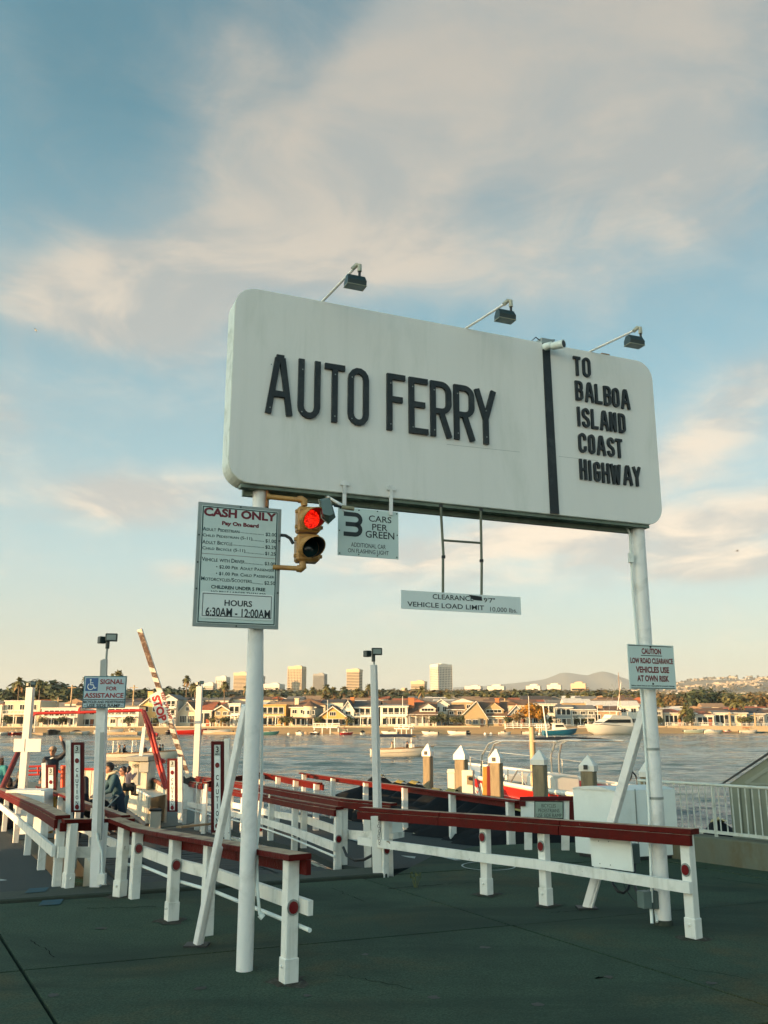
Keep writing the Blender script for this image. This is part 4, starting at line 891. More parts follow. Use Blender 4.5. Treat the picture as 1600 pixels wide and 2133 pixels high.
for a, b in zip(le, le[1:]):
    for k in (0, .5):
        p = a.lerp(b, k); q_ = a.lerp(b, k + .35); m.beam((p.x - .05, p.y, zg(p.y) - .3), (p.x - .05, p.y, -1.9), .12, .12); m.beam((p.x - .05, p.y, zg(p.y) - .3), (q_.x - .05, q_.y, -1.2), .06, .1)
m.build('trestle', mat('dark_timber', (.04, .045, .04), .85), wk)
m = MB()
for pts in (((705, 1740), (760, 1756), (757, 1760), (700, 1744)),): m.quad(*[tuple(Gs(x, y) + Vector((0, 0, .03))) for x, y in pts])
for pts in (((563, 1722), (745, 1782), (745, 1786), (563, 1725)), ): pass
m.build('painted_line', MATS['road_paint'], wk)
# left walkway
lp_ = [Gs(117, 1848), Gs(85, 1814), Gs(56, 1783), Gs(32, 1757), Gs(8, 1733), Gs(-42, 1693)]
poly = [(lp_[0].x + .1, 10.85), (lp_[0].x + .05, lp_[0].y)] + [(p.x + .08, p.y) for p in lp_[1:]] + [(lp_[-1].x - 3.2, lp_[-1].y + .3), (lp_[0].x - 4.6, 9.0)]
deck('walkway', [(x, y, zg(y) + (.012 if y > 10.5 else -.0)) for x, y in poly], .1, ASPH)
# car ramp: planks laid across, one by one
def rz_(Y): return .0 - .86 * max(0, min(1, (Y - 11.4) / 12.4))
L0, L1 = Vector((-3.05, 11.1, 0)), Vector((-7.6, 22.6, 0)); R0, R1 = Vector((-.55, 12.15, 0)), Vector((-5.0, 24.6, 0))
rampd = thing('car_ramp', None, None, (-3, 15, 0), kind='structure')
m = MB()
for k in (.0, .25, .5, .75, 1.0):
    a = L0.lerp(R0, k); b = L1.lerp(R1, k); a.z = rz_(a.y) - .16; b.z = rz_(b.y) - .16; m.beam(a, b, .16, .22)
m.build('girder', mat('dark_timber', (.04, .045, .04), .85), rampd)
N = 78; random.seed(5)
for i in range(N):
    k0, k1 = (i + .06) / N, (i + .94) / N; dz_ = random.uniform(-.007, .007)
    q4 = [L0.lerp(L1, k0), R0.lerp(R1, k0), R0.lerp(R1, k1), L0.lerp(L1, k1)]
    for v in q4: v.z = rz_(v.y * .55 + (11.6 + 12.0 * k0) * .45) + dz_
    m = MB(); dn = [v - Vector((0, 0, .05)) for v in q4]; m.add(q4 + dn, [(0, 1, 2, 3), (7, 6, 5, 4), (0, 4, 5, 1), (1, 5, 6, 2), (2, 6, 7, 3), (3, 7, 4, 0)]); m.build('plank', PLANK, rampd)
for k in (.2, .72):                            # rubber wheel strips
    a0, a1 = L0.lerp(R0, k), L0.lerp(R0, k + .22); b0, b1 = L1.lerp(R1, k), L1.lerp(R1, k + .22); m = MB(); n = 12
    for i in range(n):
        q4 = [a0.lerp(b0, i / n), a1.lerp(b1, i / n), a1.lerp(b1, (i + 1) / n), a0.lerp(b0, (i + 1) / n)]
        for v, kk in zip(q4, (i / n, i / n, (i + 1) / n, (i + 1) / n)): v.z = rz_(v.y * .55 + (11.6 + 12.0 * kk) * .45) + .018
        m.quad(*q4)
    m.build('wheel_strip', ASPH, rampd)
m = MB(); a = Gs(372, 1722); m.beam(D(372, 1723, 20.5), D(440, 1716, 21.6), .12, .04); m.build('hinge_plate', mat('tan_plate', (.35, .24, .13), .6), rampd)
m = MB(); m.box((-3.3, 10.95, -.55), (.5, .15, .9), rotz(.4)); m.beam((-3.3, 11.5, -.45), (-4.9, 15.5, -.55), .1, .55); m.build('abutment', CREAM, rampd)

# ------------------------------------------------------------------ CAUTION boards
def caution(label, xc, yt, yb, Y, side, wpx, letters_, lit=False):
    pz = D(xc, yb, Y); tz = D(xc, yt, Y); h = tz.z - pz.z; w = wpx / F * Y * .985
    t = thing('speed_board', label, 'sign', tuple(pz), 'tall 3 MPH CAUTION boards beside the car ramp')
    lean = (tz.x - pz.x) / h; ux_ = Vector((1, 0, 0)); uz_ = Vector((lean, 0, 1)); f = Fr(pz, ux_, uz_); f.n = Vector((0, -1, 0))
    MB().prism([(-w / 2, 0), (w / 2, 0), (w / 2, h), (-w / 2, h)], f, -.05, 0).build('frame_board', REDM, t)
    MB().prism([(-w * .24, h * .03), (w * .24, h * .03), (w * .24, h * .96), (-w * .24, h * .96)], f, 0, .01).build('face_strip', PLATE2, t)
    fo = f.off(.01); fo.n = f.n; fo.uz = f.uz
    m = MB(); s = w * .3
    MB().prism([(-w * .24, h * .84), (w * .24, h * .84), (w * .24, h * .96), (-w * .24, h * .96)], fo, 0, .004).build('number_plate', mat('number_plate_paint', (.5, .55, .5), .5), t)
    text(m, fo, '3', -s * .38, s * .38, h * .875, h * .945, bold=.03, d=.006); text(m, fo, 'MPH', -s * .55, s * .55, h * .848, h * .865, bold=.03, d=.006)
    zt = h * (.60 if h > 1 else .7)
    for i, ch in enumerate(letters_):
        zz_ = h * (.60 - i * .078); wd = s * (.36 if ch != 'I' else .1); text(m, fo, ch, -wd, wd, zz_ - h * .028, zz_ + h * .028, bold=.02, d=.003)
    m.build('lettering', INK, t)
    for zz_ in (h * .735, h * .075):
        m = MB(); diamond(m, fo, 0, zz_, w * .17); m.build('reflector', REFLECT, t)
    m = MB(); px_ = side * (w / 2 + w * .24); p0 = f.P(px_, -.25, -.05); p1 = f.P(px_, h * 1.03, -.05); m.beam(p0, p1, w * .42, .1, up=(0, 1, 0), bev=.004); m.build('post', WHITE, t)
    return t
caution('tall 3 MPH CAUTION board left of the signal post, nearest of the left pair', 161, 1546, 1692, 13.8, -1, 25, 'CAUTION')
caution('partly hidden 3 MPH CAUTION board in front of the waving man', 106, 1593, 1730, 22.0, -1, 20, 'CAUTION')
caution('sunlit 3 MPH CAUTION board beside the barrier arm', 359, 1580, 1691, 22.5, 1, 21, 'CAUTION')
caution('dark red 3 MPH CAUTION board behind the left billboard brace', 453, 1544, 1735, 14.4, 1, 26, 'CAUTION')

# ------------------------------------------------------------------ signal sign on its post
Ys = 10.95; b0 = G(203, 1852)
t = thing('sign_post', 'grey white post carrying two small floodlights and the SIGNAL FOR ASSISTANCE sign', 'post', tuple(b0))
m = MB(); m.beam(D(199, 1850, Ys), D(213, 1470, Ys), .115, .1, up=(0, 1, 0), bev=.006); m.build('post', POLE, t)
m = MB(); m.beam(D(207, 1750, Ys - .06), D(219, 1373, Ys), .05, .05, up=(0, 1, 0)); m.beam(D(212, 1470, Ys), D(216, 1375, Ys), .07, .03, up=(0, 1, 0)); m.build('upper_post', mat('grey_steel_post', (.34, .36, .34), .45, .2), t)
m = MB(); m.tube([D(221, 1375, Ys), D(224, 1338, Ys)], .014, 8); m.build('stem', GALV, t)
twin_lamp(D(225, 1331, Ys), .85, t)
m = MB(); m.tube([D(202, 1735, Ys - .1), D(204, 1750, Ys - .1), D(212, 1775, Ys - .1), D(213, 1800, Ys - .1), D(212, 1822, Ys - .1)], .014, 8); m.build('conduit', WHITE2, t)
m = MB(); m.box(D(212, 1831, Ys - .1), (.09, .07, .12), None, .005); m.build('outlet_box', WHITE, t)
fs = Fr(D(217, 1475, Ys - .12), (1, 0, 0)); cv7 = lambda x, y: (160 + x / 8, 1300 + y / 8)
s0, z0 = fs.px(*cv7(85, 1400)); s1, z1 = fs.px(*cv7(830, 866)); s1b, _ = fs.px(*cv7(800, 1395)); s0b, _ = fs.px(*cv7(118, 862))
t = thing('assistance_sign', 'SIGNAL FOR ASSISTANCE sign with blue wheelchair symbol on the left post', 'sign', tuple(fs.P(0, z0)))
MB().prism([(s0, z0), (s1b, z0), (s1b, z1), (s0, z1)], fs, -.012, 0).build('board', mat('teal_sign_border', (.03, .14, .17), .45), t)
MB().prism([(s0 + .012, z0 + .012), (s1b - .012, z0 + .012), (s1b - .012, z1 - .012), (s0 + .012, z1 - .012)], fs, 0, .003).build('panel', mat('pale_blue_plate', (.4, .52, .56), .4), t)
fq = fs.off(.003); m = MB(); q_ = lambda s, xl, yt, yb, xr, **k: ptext(m, fq, cv7, s, xl, yt, yb, xr, **k)
q_('SIGNAL', 392, 918, 1003, 780, bold=.03); q_('FOR', 495, 1040, 1108, 668, bold=.03); q_('ASSISTANCE', 128, 1148, 1230, 778, bold=.03); m.build('red_lettering', mat('sign_red_ink', (.25, .015, .02), .5), t)
m = MB(); q_('BICYCLES AND PEDESTRIANS', 112, 1275, 1320, 785, bold=.03); q_('USE SIDE RAMP', 168, 1330, 1385, 722, bold=.03); q_('-', 118, 1355, 1362, 150); q_('-', 735, 1355, 1362, 768)
a = fq.px(*cv7(104, 1258)); b = fq.px(*cv7(800, 1262)); m.quad(fq.P(a[0], a[1] - .004, .002), fq.P(b[0], a[1] - .004, .002), fq.P(b[0], a[1] + .004, .002), fq.P(a[0], a[1] + .004, .002)); m.build('lettering', INK, t)
a = fq.px(*cv7(140, 1115)); b = fq.px(*cv7(362, 900)); MB().prism([(a[0], a[1]), (b[0], a[1]), (b[0], b[1]), (a[0], b[1])], fq, 0, .002).build('blue_square', INKBLUE, t)
fw = fq.off(.002); WS = PLATE2; m = MB()
def pp(x, y): return fw.px(*cv7(x, y))
def stroke2(mb, f, pts, w):
    P = [Vector(p) for p in pts]
    for i, (a, b) in enumerate(zip(P, P[1:])):
        d = (b - a).normalized(); n_ = Vector((-d.y, d.x)) * w / 2; e = d * w * .3; dd = .0015 + (i % 3) * .0004
        mb.quad(*[f.P(v.x, v.y, dd) for v in (a - n_ - e, b - n_ + e, b + n_ + e, a + n_ - e)])
c = pp(233, 930); bolt(m, fw, c[0], c[1], .011, .0015)
stroke2(m, fw, [pp(233, 945), pp(228, 1010), pp(275, 1012), pp(298, 1072), pp(322, 1062)], .009)
stroke2(m, fw, [pp(232, 978), pp(272, 980)], .008)
cc = pp(233, 1040); stroke2(m, fw, [(cc[0] + .037 * math.cos(rad(a)), cc[1] + .037 * math.sin(rad(a))) for a in range(125, 375, 22)], .008)
m.build('wheelchair_symbol', WS, t)

# BICYCLES PEDESTRIANS USE SIDE RAMP
t = thing('side_ramp_sign', 'white BICYCLES PEDESTRIANS USE SIDE RAMP board in a red frame left of the white box', 'sign', tuple(G(1140, 1778)))
fs = Fr(D(1140, 1780, 14.0), Vector((.99, -.1, 0))); P2 = lambda x, y: fs.px(x, y)
def poly4(pts): return [P2(*p) for p in pts]
MB().prism(poly4([(1085, 1712), (1187, 1712), (1187, 1663), (1085, 1663)]), fs, -.02, 0).build('board', PLY, t)
for pts in ([(1083, 1668), (1195, 1668), (1195, 1659), (1083, 1660)], [(1186, 1722), (1197, 1722), (1195, 1669), (1186, 1669)], [(1083, 1679), (1095, 1679), (1095, 1669), (1083, 1669)]): MB().prism(poly4(pts), fs, -.06, .03).build('frame_board', REDM, t)
for x in (1101, 1179): MB().prism(poly4([(x - 8, 1780), (x + 8, 1780), (x + 8, 1715), (x - 8, 1715)]), fs, -.12, -.03).build('post', WHITE, t)
MB().prism(poly4([(1113, 1704), (1174, 1706), (1174, 1669), (1113, 1668)]), fs, 0, .012).build('plate_border', INK, t)
MB().prism(poly4([(1115, 1702), (1172, 1704), (1172, 1671), (1115, 1670)]), fs, .012, .015).build('plate', mat('green_grey_plate', (.28, .36, .3), .5), t)
fo = fs.off(.015); m = MB(); idc = lambda x, y: (x, y)
ptext(m, fo, idc, 'BICYCLES', 1128, 1674.5, 1682, 1158); ptext(m, fo, idc, 'PEDESTRIANS', 1121.5, 1684.5, 1692, 1165.5); ptext(m, fo, idc, 'USE SIDE RAMP', 1118, 1694.5, 1702, 1170); m.build('lettering', INK, t)

# ------------------------------------------------------------------ white box, curb, railing, gable at the right
t = thing('storage_box', 'big white box with a slightly curved lid, behind the right billboard pole', 'box', tuple(G(1290, 1793)))
c0 = G(1289, 1795); cl = G(1200, 1783); cr = G(1416, 1788); zt = D(1288, 1648, c0.y).z
back = cl + (cr - c0)
m = MB(); lo = Vector((0, 0, .06)); m.prism([(v.x, v.y) for v in (cl, c0, cr, back)], Fr((0, 0, 0), (1, 0, 0), (0, 1, 0)), .05, zt); m.build('body', PLY, t)
m = MB(); ct = (cl + c0 + cr + back) / 4; m.prism([(ct.x + (v.x - ct.x) * .93, ct.y + (v.y - ct.y) * .93) for v in (cl, c0, cr, back)], Fr((0, 0, 0), (1, 0, 0), (0, 1, 0)), 0, .05); m.build('plinth', BLACK, t)
m = MB(); n = 6
rg = []
for i in range(n + 1):
    k = i / n; a = c0.lerp(cl, k); b = cr.lerp(back, k); zz_ = zt + .004 + .045 * math.sin(math.pi * k) ** .8; ex = .02
    rg.append([Vector((a.x, a.y, zz_)) + (a - b).normalized() * ex, Vector((b.x, b.y, zz_)) - (a - b).normalized() * ex, Vector((b.x, b.y, zt - .0)) - (a - b).normalized() * ex, Vector((a.x, a.y, zt)) + (a - b).normalized() * ex])
m.loft(rg, True, True, False); m.build('lid', mat('lid_paint', (.68, .7, .66), .4), t)
m = MB(); d = (cr - c0).normalized(); 
for k in (.33,): p = c0.lerp(cr, k); m.box((p.x - d.y * -.004, p.y - .008, (zt + .06) / 2 + .03), (.012, .012, zt - .08), rotz(math.atan2(d.y, d.x)))
m.build('panel_joint', GALV, t)
# concrete curb
t = thing('retaining_wall', 'low stained concrete wall under the steel railing at the right', 'wall', (4.6, 12.9, 0))
ca, cb = Vector((4.2, 13.55, 0)), Vector((5.25, 11.6, 0)); dcr = (cb - ca).normalized(); cb = ca + dcr * 14
m = MB(); off = Vector((-dcr.y, dcr.x, 0)) * .13; hc = D(1600, 1757, (G(1600, 1815)).y).z
pa = G(1425, 1792); pb = G(1600, 1816); dcr = (pb - pa).normalized(); pc = pb + dcr * 9; nrm = Vector((-dcr.y, dcr.x, 0)); nrm = nrm if nrm.x > 0 else -nrm
m.beam(pa + nrm * .15 - dcr * .8 + Vector((0, 0, hc / 2 - .05)), pc + nrm * .15 + Vector((0, 0, hc / 2 - .05)), .28, hc + .1, bev=.012); m.build('wall_body', CURBM, t)
# railing on it
t = thing('steel_railing', 'white steel railing with thin balusters along the water at the right', 'railing', tuple(pb + Vector((0, 0, hc))))
zr1 = D(1600, 1642, pb.y + .05).z; zr0 = hc + .06; Y0 = pb + nrm * .14; st = -dcr
def rp(s, z): v = Y0 + st * s; return Vector((v.x, v.y, z))
m = MB(); SE = next(s_ / 100 for s_ in range(0, 900, 3) if 800 + (rp(s_ / 100, 0).x / rp(s_ / 100, 0).y) * 1790 < 1296); m.tube([rp(-6, zr1), rp(SE, zr1)], .021, 10); m.build('top_rail', mat('aged_railing_paint', (.52, .55, .49), .55, var=.1, dirt=(.25, .2, .12), dirtamt=.5, dscale=6, chips=((.16, .08, .03), 9, .68)), t)
m = MB(); m.beam(rp(-6, zr0), rp(SE, zr0), .035, .04); m.build('bottom_rail', MATS['aged_railing_paint'], t)
balm = None
s_ = -6.0
while s_ < SE:
    m = MB(); m.beam(rp(s_, zr0), rp(s_, zr1 - .01), .014, .014, up=(0, 1, 0)); 
    if balm is None: balm = m.build('baluster', MATS['aged_railing_paint'], t); b_s = s_
    else:
        o = balm.copy(); sc.collection.objects.link(o); o.location = st * (s_ - b_s)
    s_ += .1
for s_ in (-5.5, -3.4, -1.3, .78, SE - .02):
    m = MB(); m.beam(rp(s_, hc - .01), rp(s_, zr1 - .015), .035, .035, up=(0, 1, 0)); m.build('post', MATS['aged_railing_paint'], t)
# gable of the hut beyond the railing
t = thing('gabled_hut', 'corner of a grey-green boarded hut with a sloping black roof at the right edge', 'hut', (6.6, 13.4, 0))
Yh = 13.2; f_ = Fr((6.2, Yh, 0), Vector((.9, -.436, 0))); e0 = f_.px(1518, 1634); e1 = f_.px(1600, 1579); sl = (e1[1] - e0[1]) / (e1[0] - e0[0]); zbt = f_.px(1560, 1765)[1]
HUTM = mat('hut_board_paint', (.22, .235, .17), .7, var=.1, stretch=(1, 1, .3), bump=.2)
xr = e0[0] + 1.5; pk = e0[1] + sl * 1.5
m = MB(); m.prism([(e0[0], -2.6), (e0[0] + 3.0, -2.6), (e0[0] + 3.0, e0[1]), (xr, pk), (e0[0], e0[1])], f_, -3.5, 0); m.build('wall', HUTM, t)
m = MB(); 
for d0_ in (.0,): m.prism([(e0[0] - .12, e0[1] - .03), (e0[0] - .12, e0[1] + .0), (xr, pk + .07), (e0[0] + 3.12, e0[1]), (e0[0] + 3.12, e0[1] - .03), (xr, pk + .015)], f_, -3.6, .06)
m.build('roof', mat('black_roof_edge', (.015, .02, .022), .5), t)
k = 0; s_ = e0[0] + .03
while s_ < e0[0] + 2.9:
    m = MB(); m.prism([(s_, -2.55), (s_ + .115, -2.55), (s_ + .115, min(e0[1] - .02, 9)), (s_, e0[1] - .02)], f_, .001, .02); m.build('wall_board', HUTM, t); s_ += .135
m = MB(); stroke2(m, f_.off(.012), [(e0[0] + .25, e0[1] + .03), (xr, pk - .16)], .05); stroke2(m, f_.off(.012), [(e0[0] + .3, e0[1] + .02), (e0[0] + 2.8, e0[1] + .02)], .03); m.build('gable_trim', mat('hut_trim', (.26, .28, .22), .6), t)
m = MB(); m.box((f_.P(e0[0] + 1.48, pk + .12, -.2)), (.08, .08, .35)); m.build('roof_pin', POLE, t)
# litter and a weed
m = MB(); c = G(1552, 1801); n = 8
m.tube([c + Vector((-.06 + .12 * i / n, 0, .005 + .022 * math.sin(math.pi * i / n))) for i in range(n + 1)], .004, 6); m.tube([c + Vector((-.05 + .11 * i / n, -.03, .004 + .014 * math.sin(math.pi * i / n))) for i in range(n + 1)], .004, 6)
m.build('litter', mat('white_litter', (.6, .6, .56), .6), label='small white scrap of litter on the concrete near the low wall', cat='litter', loc=tuple(c))
m = MB(); c = G(866, 1848); random.seed(2)
for i in range(26):
    a = random.uniform(0, 6.28); l = random.uniform(.12, .24); b = c + Vector((math.cos(a) * .02, math.sin(a) * .02, 0)); tp = b + Vector((math.cos(a) * .05, math.sin(a) * .05, l)); w_ = Vector((-math.sin(a), math.cos(a), 0)) * .003
    m.add([b - w_, b + w_, tp], [(0, 1, 2)]); md = b.lerp(tp, .6); m.add([md, md + Vector((math.cos(a + 1) * .03, math.sin(a + 1) * .03, .02)), md + Vector((0, 0, .02))], [(0, 1, 2)])
m.build('weed', mat('weed_green', (.1, .12, .04), .7), label='small weed growing from a crack in the concrete', cat='weed', loc=tuple(c))
# ================================================================== far shore
GLASS = mat('dark_window_glass', (.012, .018, .018), .3, var=.3, scale=.6, spec=.16)
FRAMEW = mat('white_trim', (.72, .7, .62), .5, var=.05)
def X(px, Y): return D(px, 1500, Y).x
def Zy(py, Y, px=800): return D(px, py, Y).z
SANDM = mat('sand', (.45, .28, .12), .9, var=.12, scale=.3)
LANDM = mat('land', (.16, .14, .09), .9, var=.3, scale=.05)
HILLM = mat('dry_hillside', (.16, .125, .07), .95, var=.35, scale=.012, dirt=(.05, .06, .035), dirtamt=.85, dscale=.006)
SH = lambda x: 246 + max(0, x - 60) * .3            # shoreline distance
def sstep(v, a, b): t = max(0, min(1, (v - a) / (b - a))); return t * t * (3 - 2 * t)
def hgt(x, Y):
    px = 800 + x / Y * 1780
    h = .15 + 36 * sstep(Y, 480, 1400)
    h += 185 * sstep(Y, 1900, 5200) * sstep(px, 900, 1560) + 26 * sstep(Y, 1900, 4000) * (1 - sstep(px, 300, 900)) * .3
    v = Vector((x * .0016, Y * .0016, 0)); k = sstep(Y, 900, 2400)
    h += k * (noise.fractal(v, 1, 2, 5) * 26 + abs(noise.noise(v * 3)) * 14)
    return h
m = MB(); xs = [-7000 + 14000 * i / 90 for i in range(91)]
Ysr = [SH(0)] ; cols = []
rows_ = [0, 9, 14, 40, 110, 250, 450, 650, 850, 1050, 1250, 1450, 1700, 2000, 2300, 2650, 3000, 3400, 3800, 4200, 4700, 5200, 5800, 6500]
vs = []; nxs = 141
for r in rows_:
    for i in range(nxs):
        k = (i / (nxs - 1) * 2 - 1); Yr = 245 + r
        x = k * abs(k) ** .6 * (Yr * .8 + 900)
        Y = SH(x) + r if r < 300 else 246 + r
        z = -2.3 if r == 0 else (-.25 if r == 9 else (.12 if r == 14 else hgt(x, Y)))
        vs.append((x, Y, z))
fs_ = [(a * nxs + i, a * nxs + i + 1, (a + 1) * nxs + i + 1, (a + 1) * nxs + i) for a in range(2, len(rows_) - 1) for i in range(nxs - 1)]
m.add(vs, fs_, True); m.build('hills', HILLM, kind='structure')
m = MB(); m.add(vs[:nxs * 3], [(a * nxs + i, a * nxs + i + 1, (a + 1) * nxs + i + 1, (a + 1) * nxs + i) for a in range(2) for i in range(nxs - 1)], True); m.build('beach', SANDM, kind='structure')
# distant mountain, a real ridge with slopes
m = MB(); prof = [(560, 0), (700, 1447), (820, 1440), (900, 1434), (1000, 1429), (1060, 1423), (1115, 1416), (1135, 1409), (1150, 1402), (1162, 1400.5), (1185, 1404), (1205, 1407), (1220, 1401), (1238, 1398), (1258, 1404), (1275, 1412), (1300, 1421), (1360, 1432), (1450, 1442), (1600, 1450), (1750, 1460)]
YM = 9000; vs = []; import bisect
def pr(px):
    for (a, ya), (b, yb) in zip(prof[1:], prof[2:]):
        if a <= px <= b: return ya + (yb - ya) * (px - a) / (b - a)
    return 1460
NX = 110; NR = 12
for r in range(NR + 1):
    k = r / NR; f_ = 1 - abs(k * 2 - 1)
    for i in range(NX + 1):
        px = 700 + 1050 * i / NX; x = (px - 800) / 1780 * YM; z = Zy(pr(px), YM) * (f_ ** .8); y = YM + (k - .5) * 3200
        z += noise.fractal(Vector((x * .0006, y * .0006, 3)), 1, 2, 5) * 55 * f_ * (1 - f_) * 2.5
        vs.append((x, y, max(-5, z) if r not in (0, NR) else -5))
m.add(vs, [(a * (NX + 1) + i, a * (NX + 1) + i + 1, (a + 1) * (NX + 1) + i + 1, (a + 1) * (NX + 1) + i) for a in range(NR) for i in range(NX)], True)
m.build('mountain', mat('mountain_slope', (.12, .12, .09), .95, var=.2, scale=.002), kind='structure')
# land under everything out to the horizon
m = MB(); m.quad((-9000, 6480, 20), (9000, 6480, 20), (9000, 11500, 20), (-9000, 11500, 20)); m.build('plain', HILLM, kind='structure')

# ------------------------------------------------------------------ houses
WIN = {}
def window(par, x, z, w, h, nm=1, y=-.0, M=None):
    """frame with mullions, pane as its child; local coordinates of the house, front at y=0 looking -y"""
    key = (round(w, 1), round(h, 1), nm)
    if key not in WIN:
        w_, h_ = key[0], key[1]; fm = MB(); b = .1
        fm.box((0, -.05, h_ / 2 - b / 2), (w_, .12, b)); fm.box((0, -.05, -h_ / 2 + b / 2), (w_ + .1, .18, b))
        for s in (-1, 1): fm.box((s * (w_ / 2 - b / 2), -.05, 0), (b, .12, h_ - b * 2 - .004))
        for k in range(1, nm + 1): fm.box((-w_ / 2 + w_ * k / (nm + 1), -.05, 0), (.07, .1, h_ - b * 2 - .004))
        gm = MB(); gm.box((0, -.01, 0), (w_ - .05, .08, h_ - .05))
        WIN[key] = (fm.mesh('window', m=FRAMEW), gm.mesh('pane', m=GLASS))
    a, b = WIN[key]; o = inst('window', a, par, (x, y, z)); inst('pane', b, o, (0, 0, 0)); return o
def house(px0, px1, yr, ye, Yd, style, wall, roof, label, depth=11, rz=None, wins=None, balc=0, chim=None, dorm=None, extra=None, porch=False, base=.1):
    """px0..px1 width, yr ridge / top, ye eave height, all read in the photograph at distance Yd"""
    x0, x1 = X(px0, Yd), X(px1, Yd); w = x1 - x0; xc = (x0 + x1) / 2; ze = Zy(ye, Yd, (px0 + px1) / 2) - base; zr = Zy(yr, Yd, (px0 + px1) / 2) - base
    t = thing('house', label, 'house', (0, 0, 0), 'waterfront houses on the far shore')
    hw = w / 2; F0 = Fr((0, 0, 0), (1, 0, 0))
    m = MB()
    if style == 'gf': m.prism([(-hw, -.5), (hw, -.5), (hw, ze), (0, zr - .12), (-hw, ze)], F0, -depth, 0)
    elif style == 'half': m.prism([(-hw, -.5), (hw, -.5), (hw, ze), (hw * .1, zr - .12), (-hw, zr - (zr - ze) * .75)], F0, -depth, 0)
    elif style in ('gs', 'hip'): m.box((0, depth / 2, (ze - .5) / 2), (w, depth, ze + .5))
    else: m.box((0, depth / 2, (zr - .5) / 2), (w, depth, zr + .5))
    wo = m.build('wall', wall, t)
    m = MB(); ov = .45; th = .18
    if style in ('gf', 'half'):
        rx = 0 if style == 'gf' else hw * .1; ll = ze if style == 'gf' else zr - (zr - ze) * .75
        for sgn, zl, hh_ in ((-1, ll, -hw), (1, ze, hw)):
            sl_ = (zr - zl) / abs(rx - hh_); m.prism([(rx, zr), (hh_ + sgn * ov, zl - sl_ * ov), (hh_ + sgn * ov, zl - sl_ * ov + th), (rx, zr + th)] if sgn < 0 else [(rx, zr), (rx, zr + th), (hh_ + ov, zl - sl_ * ov + th), (hh_ + ov, zl - sl_ * ov)], F0, -depth - ov, ov)
        ro = m.build('roof', roof, t)
        m = MB()
        for sgn, zl, hh_ in ((-1, ll, -hw), (1, ze, hw)):
            sl_ = (zr - zl) / abs(rx - hh_); m.prism([(rx, zr - .25), (hh_ + sgn * ov, zl - sl_ * ov - .25), (hh_ + sgn * ov, zl - sl_ * ov), (rx, zr)] if sgn < 0 else [(rx, zr - .25), (rx, zr), (hh_ + ov, zl - sl_ * ov), (hh_ + ov, zl - sl_ * ov - .25)], F0, ov - .02, ov + .08)
        m.build('barge_board', FRAMEW, t)
    elif style == 'gs':
        R_ = [Vector((s * (hw + ov), y, z)) for s in (-1, 1) for y, z in ((-ov, ze - .1), (depth / 2, zr), (depth + ov, ze - .1))]
        U_ = [v + Vector((0, 0, -th)) for v in R_]
        m.add(R_ + U_, [(0, 3, 4, 1), (1, 4, 5, 2), (6, 7, 10, 9), (7, 8, 11, 10), (0, 6, 9, 3), (2, 5, 11, 8), (0, 1, 7, 6), (1, 2, 8, 7), (3, 9, 10, 4), (4, 10, 11, 5)]); ro = m.build('roof', roof, t)
        g_ = MB(); 
        for s in (-1, 1): g_.add([(s * hw, .05, ze), (s * hw, depth - .05, ze), (s * hw, depth / 2, zr - .3)], [(0, 1, 2)])
        g_.build('gable_wall', wall, t)
        m = MB(); m.box((0, -ov, ze - .2), (w + 2 * ov, .1, .22)); m.build('gutter', FRAMEW, t)
    elif style == 'hip':
        r = min(hw * .6, depth / 2); R_ = [Vector(v) for v in ((-hw - ov, -ov, ze), (hw + ov, -ov, ze), (hw + ov, depth + ov, ze), (-hw - ov, depth + ov, ze), (-hw + r, depth / 2, zr), (hw - r, depth / 2, zr))]
        m.add(R_, [(0, 1, 5, 4), (1, 2, 5), (2, 3, 4, 5), (3, 0, 4), (3, 2, 1, 0)]); ro = m.build('roof', roof, t)
        m = MB(); m.box((0, -ov, ze - .06), (w + 2 * ov, .1, .2)); m.build('gutter', FRAMEW, t)
    else:
        m.box((0, depth / 2, zr + .12), (w + .5, depth + .5, .3)); ro = m.build('roof', roof, t)
    top = ze if style in ('gf', 'gs', 'hip', 'half') else zr
    nf = max(1, round(top / 3.1)); fh = top / nf
    spec = wins or [('n', None)] * nf
    for i in range(nf):
        kind, n = spec[i] if i < len(spec) else ('n', None)
        zc = fh * (i + .5)
        if kind == 'g':                         # glass wall in panels
            n = n or max(2, int(w / 2.4)); ww = w * .86 / n
            for k in range(n): window(t, -w * .43 + ww * (k + .5), zc, ww * .96, fh * .66, 0)
        elif kind == 'n':
            n = n or max(2, int(w / 3.2)); ww = min(1.6, w / n * .6)
            for k in range(n): window(t, -hw + w * (k + .5) / n, zc + .1, ww, fh * .45, 1)
        elif kind == 'm':                       # many small panes
            n = n or max(2, int(w / 2.4)); ww = w * .9 / n
            for k in range(n): window(t, -w * .45 + ww * (k + .5), zc, ww * .8, fh * .52, 3)
    if style == 'gf' and zr - ze > 2.2: window(t, 0, ze + (zr - ze) * .3, min(2.2, w * .22), min(1.4, (zr - ze) * .4), 2)
    if balc:
        for i in range(1, nf):
            z = fh * i; bm_ = MB(); bm_.box((0, -.75, z - .08), (w * .94, 1.6, .2)); bo = bm_.build('balcony', FRAMEW, t)
            rm = MB(); rm.box((0, -1.5, z + .95), (w * .94, .07, .08))
            for k in range(int(w / 1.1) + 1): rm.box((-w * .47 + w * .94 * k / int(w / 1.1), -1.5, z + .47), (.06, .06, .95))
            rm.build('balustrade', FRAMEW if balc == 1 else GALV, bo)
            if i == 1:
                for s in (-1, -.33, .33, 1):
                    cm = MB(); cm.box((s * w * .455, -1.35, z / 2 - .25), (.22, .22, z + .3)); cm.build('column', FRAMEW, t)
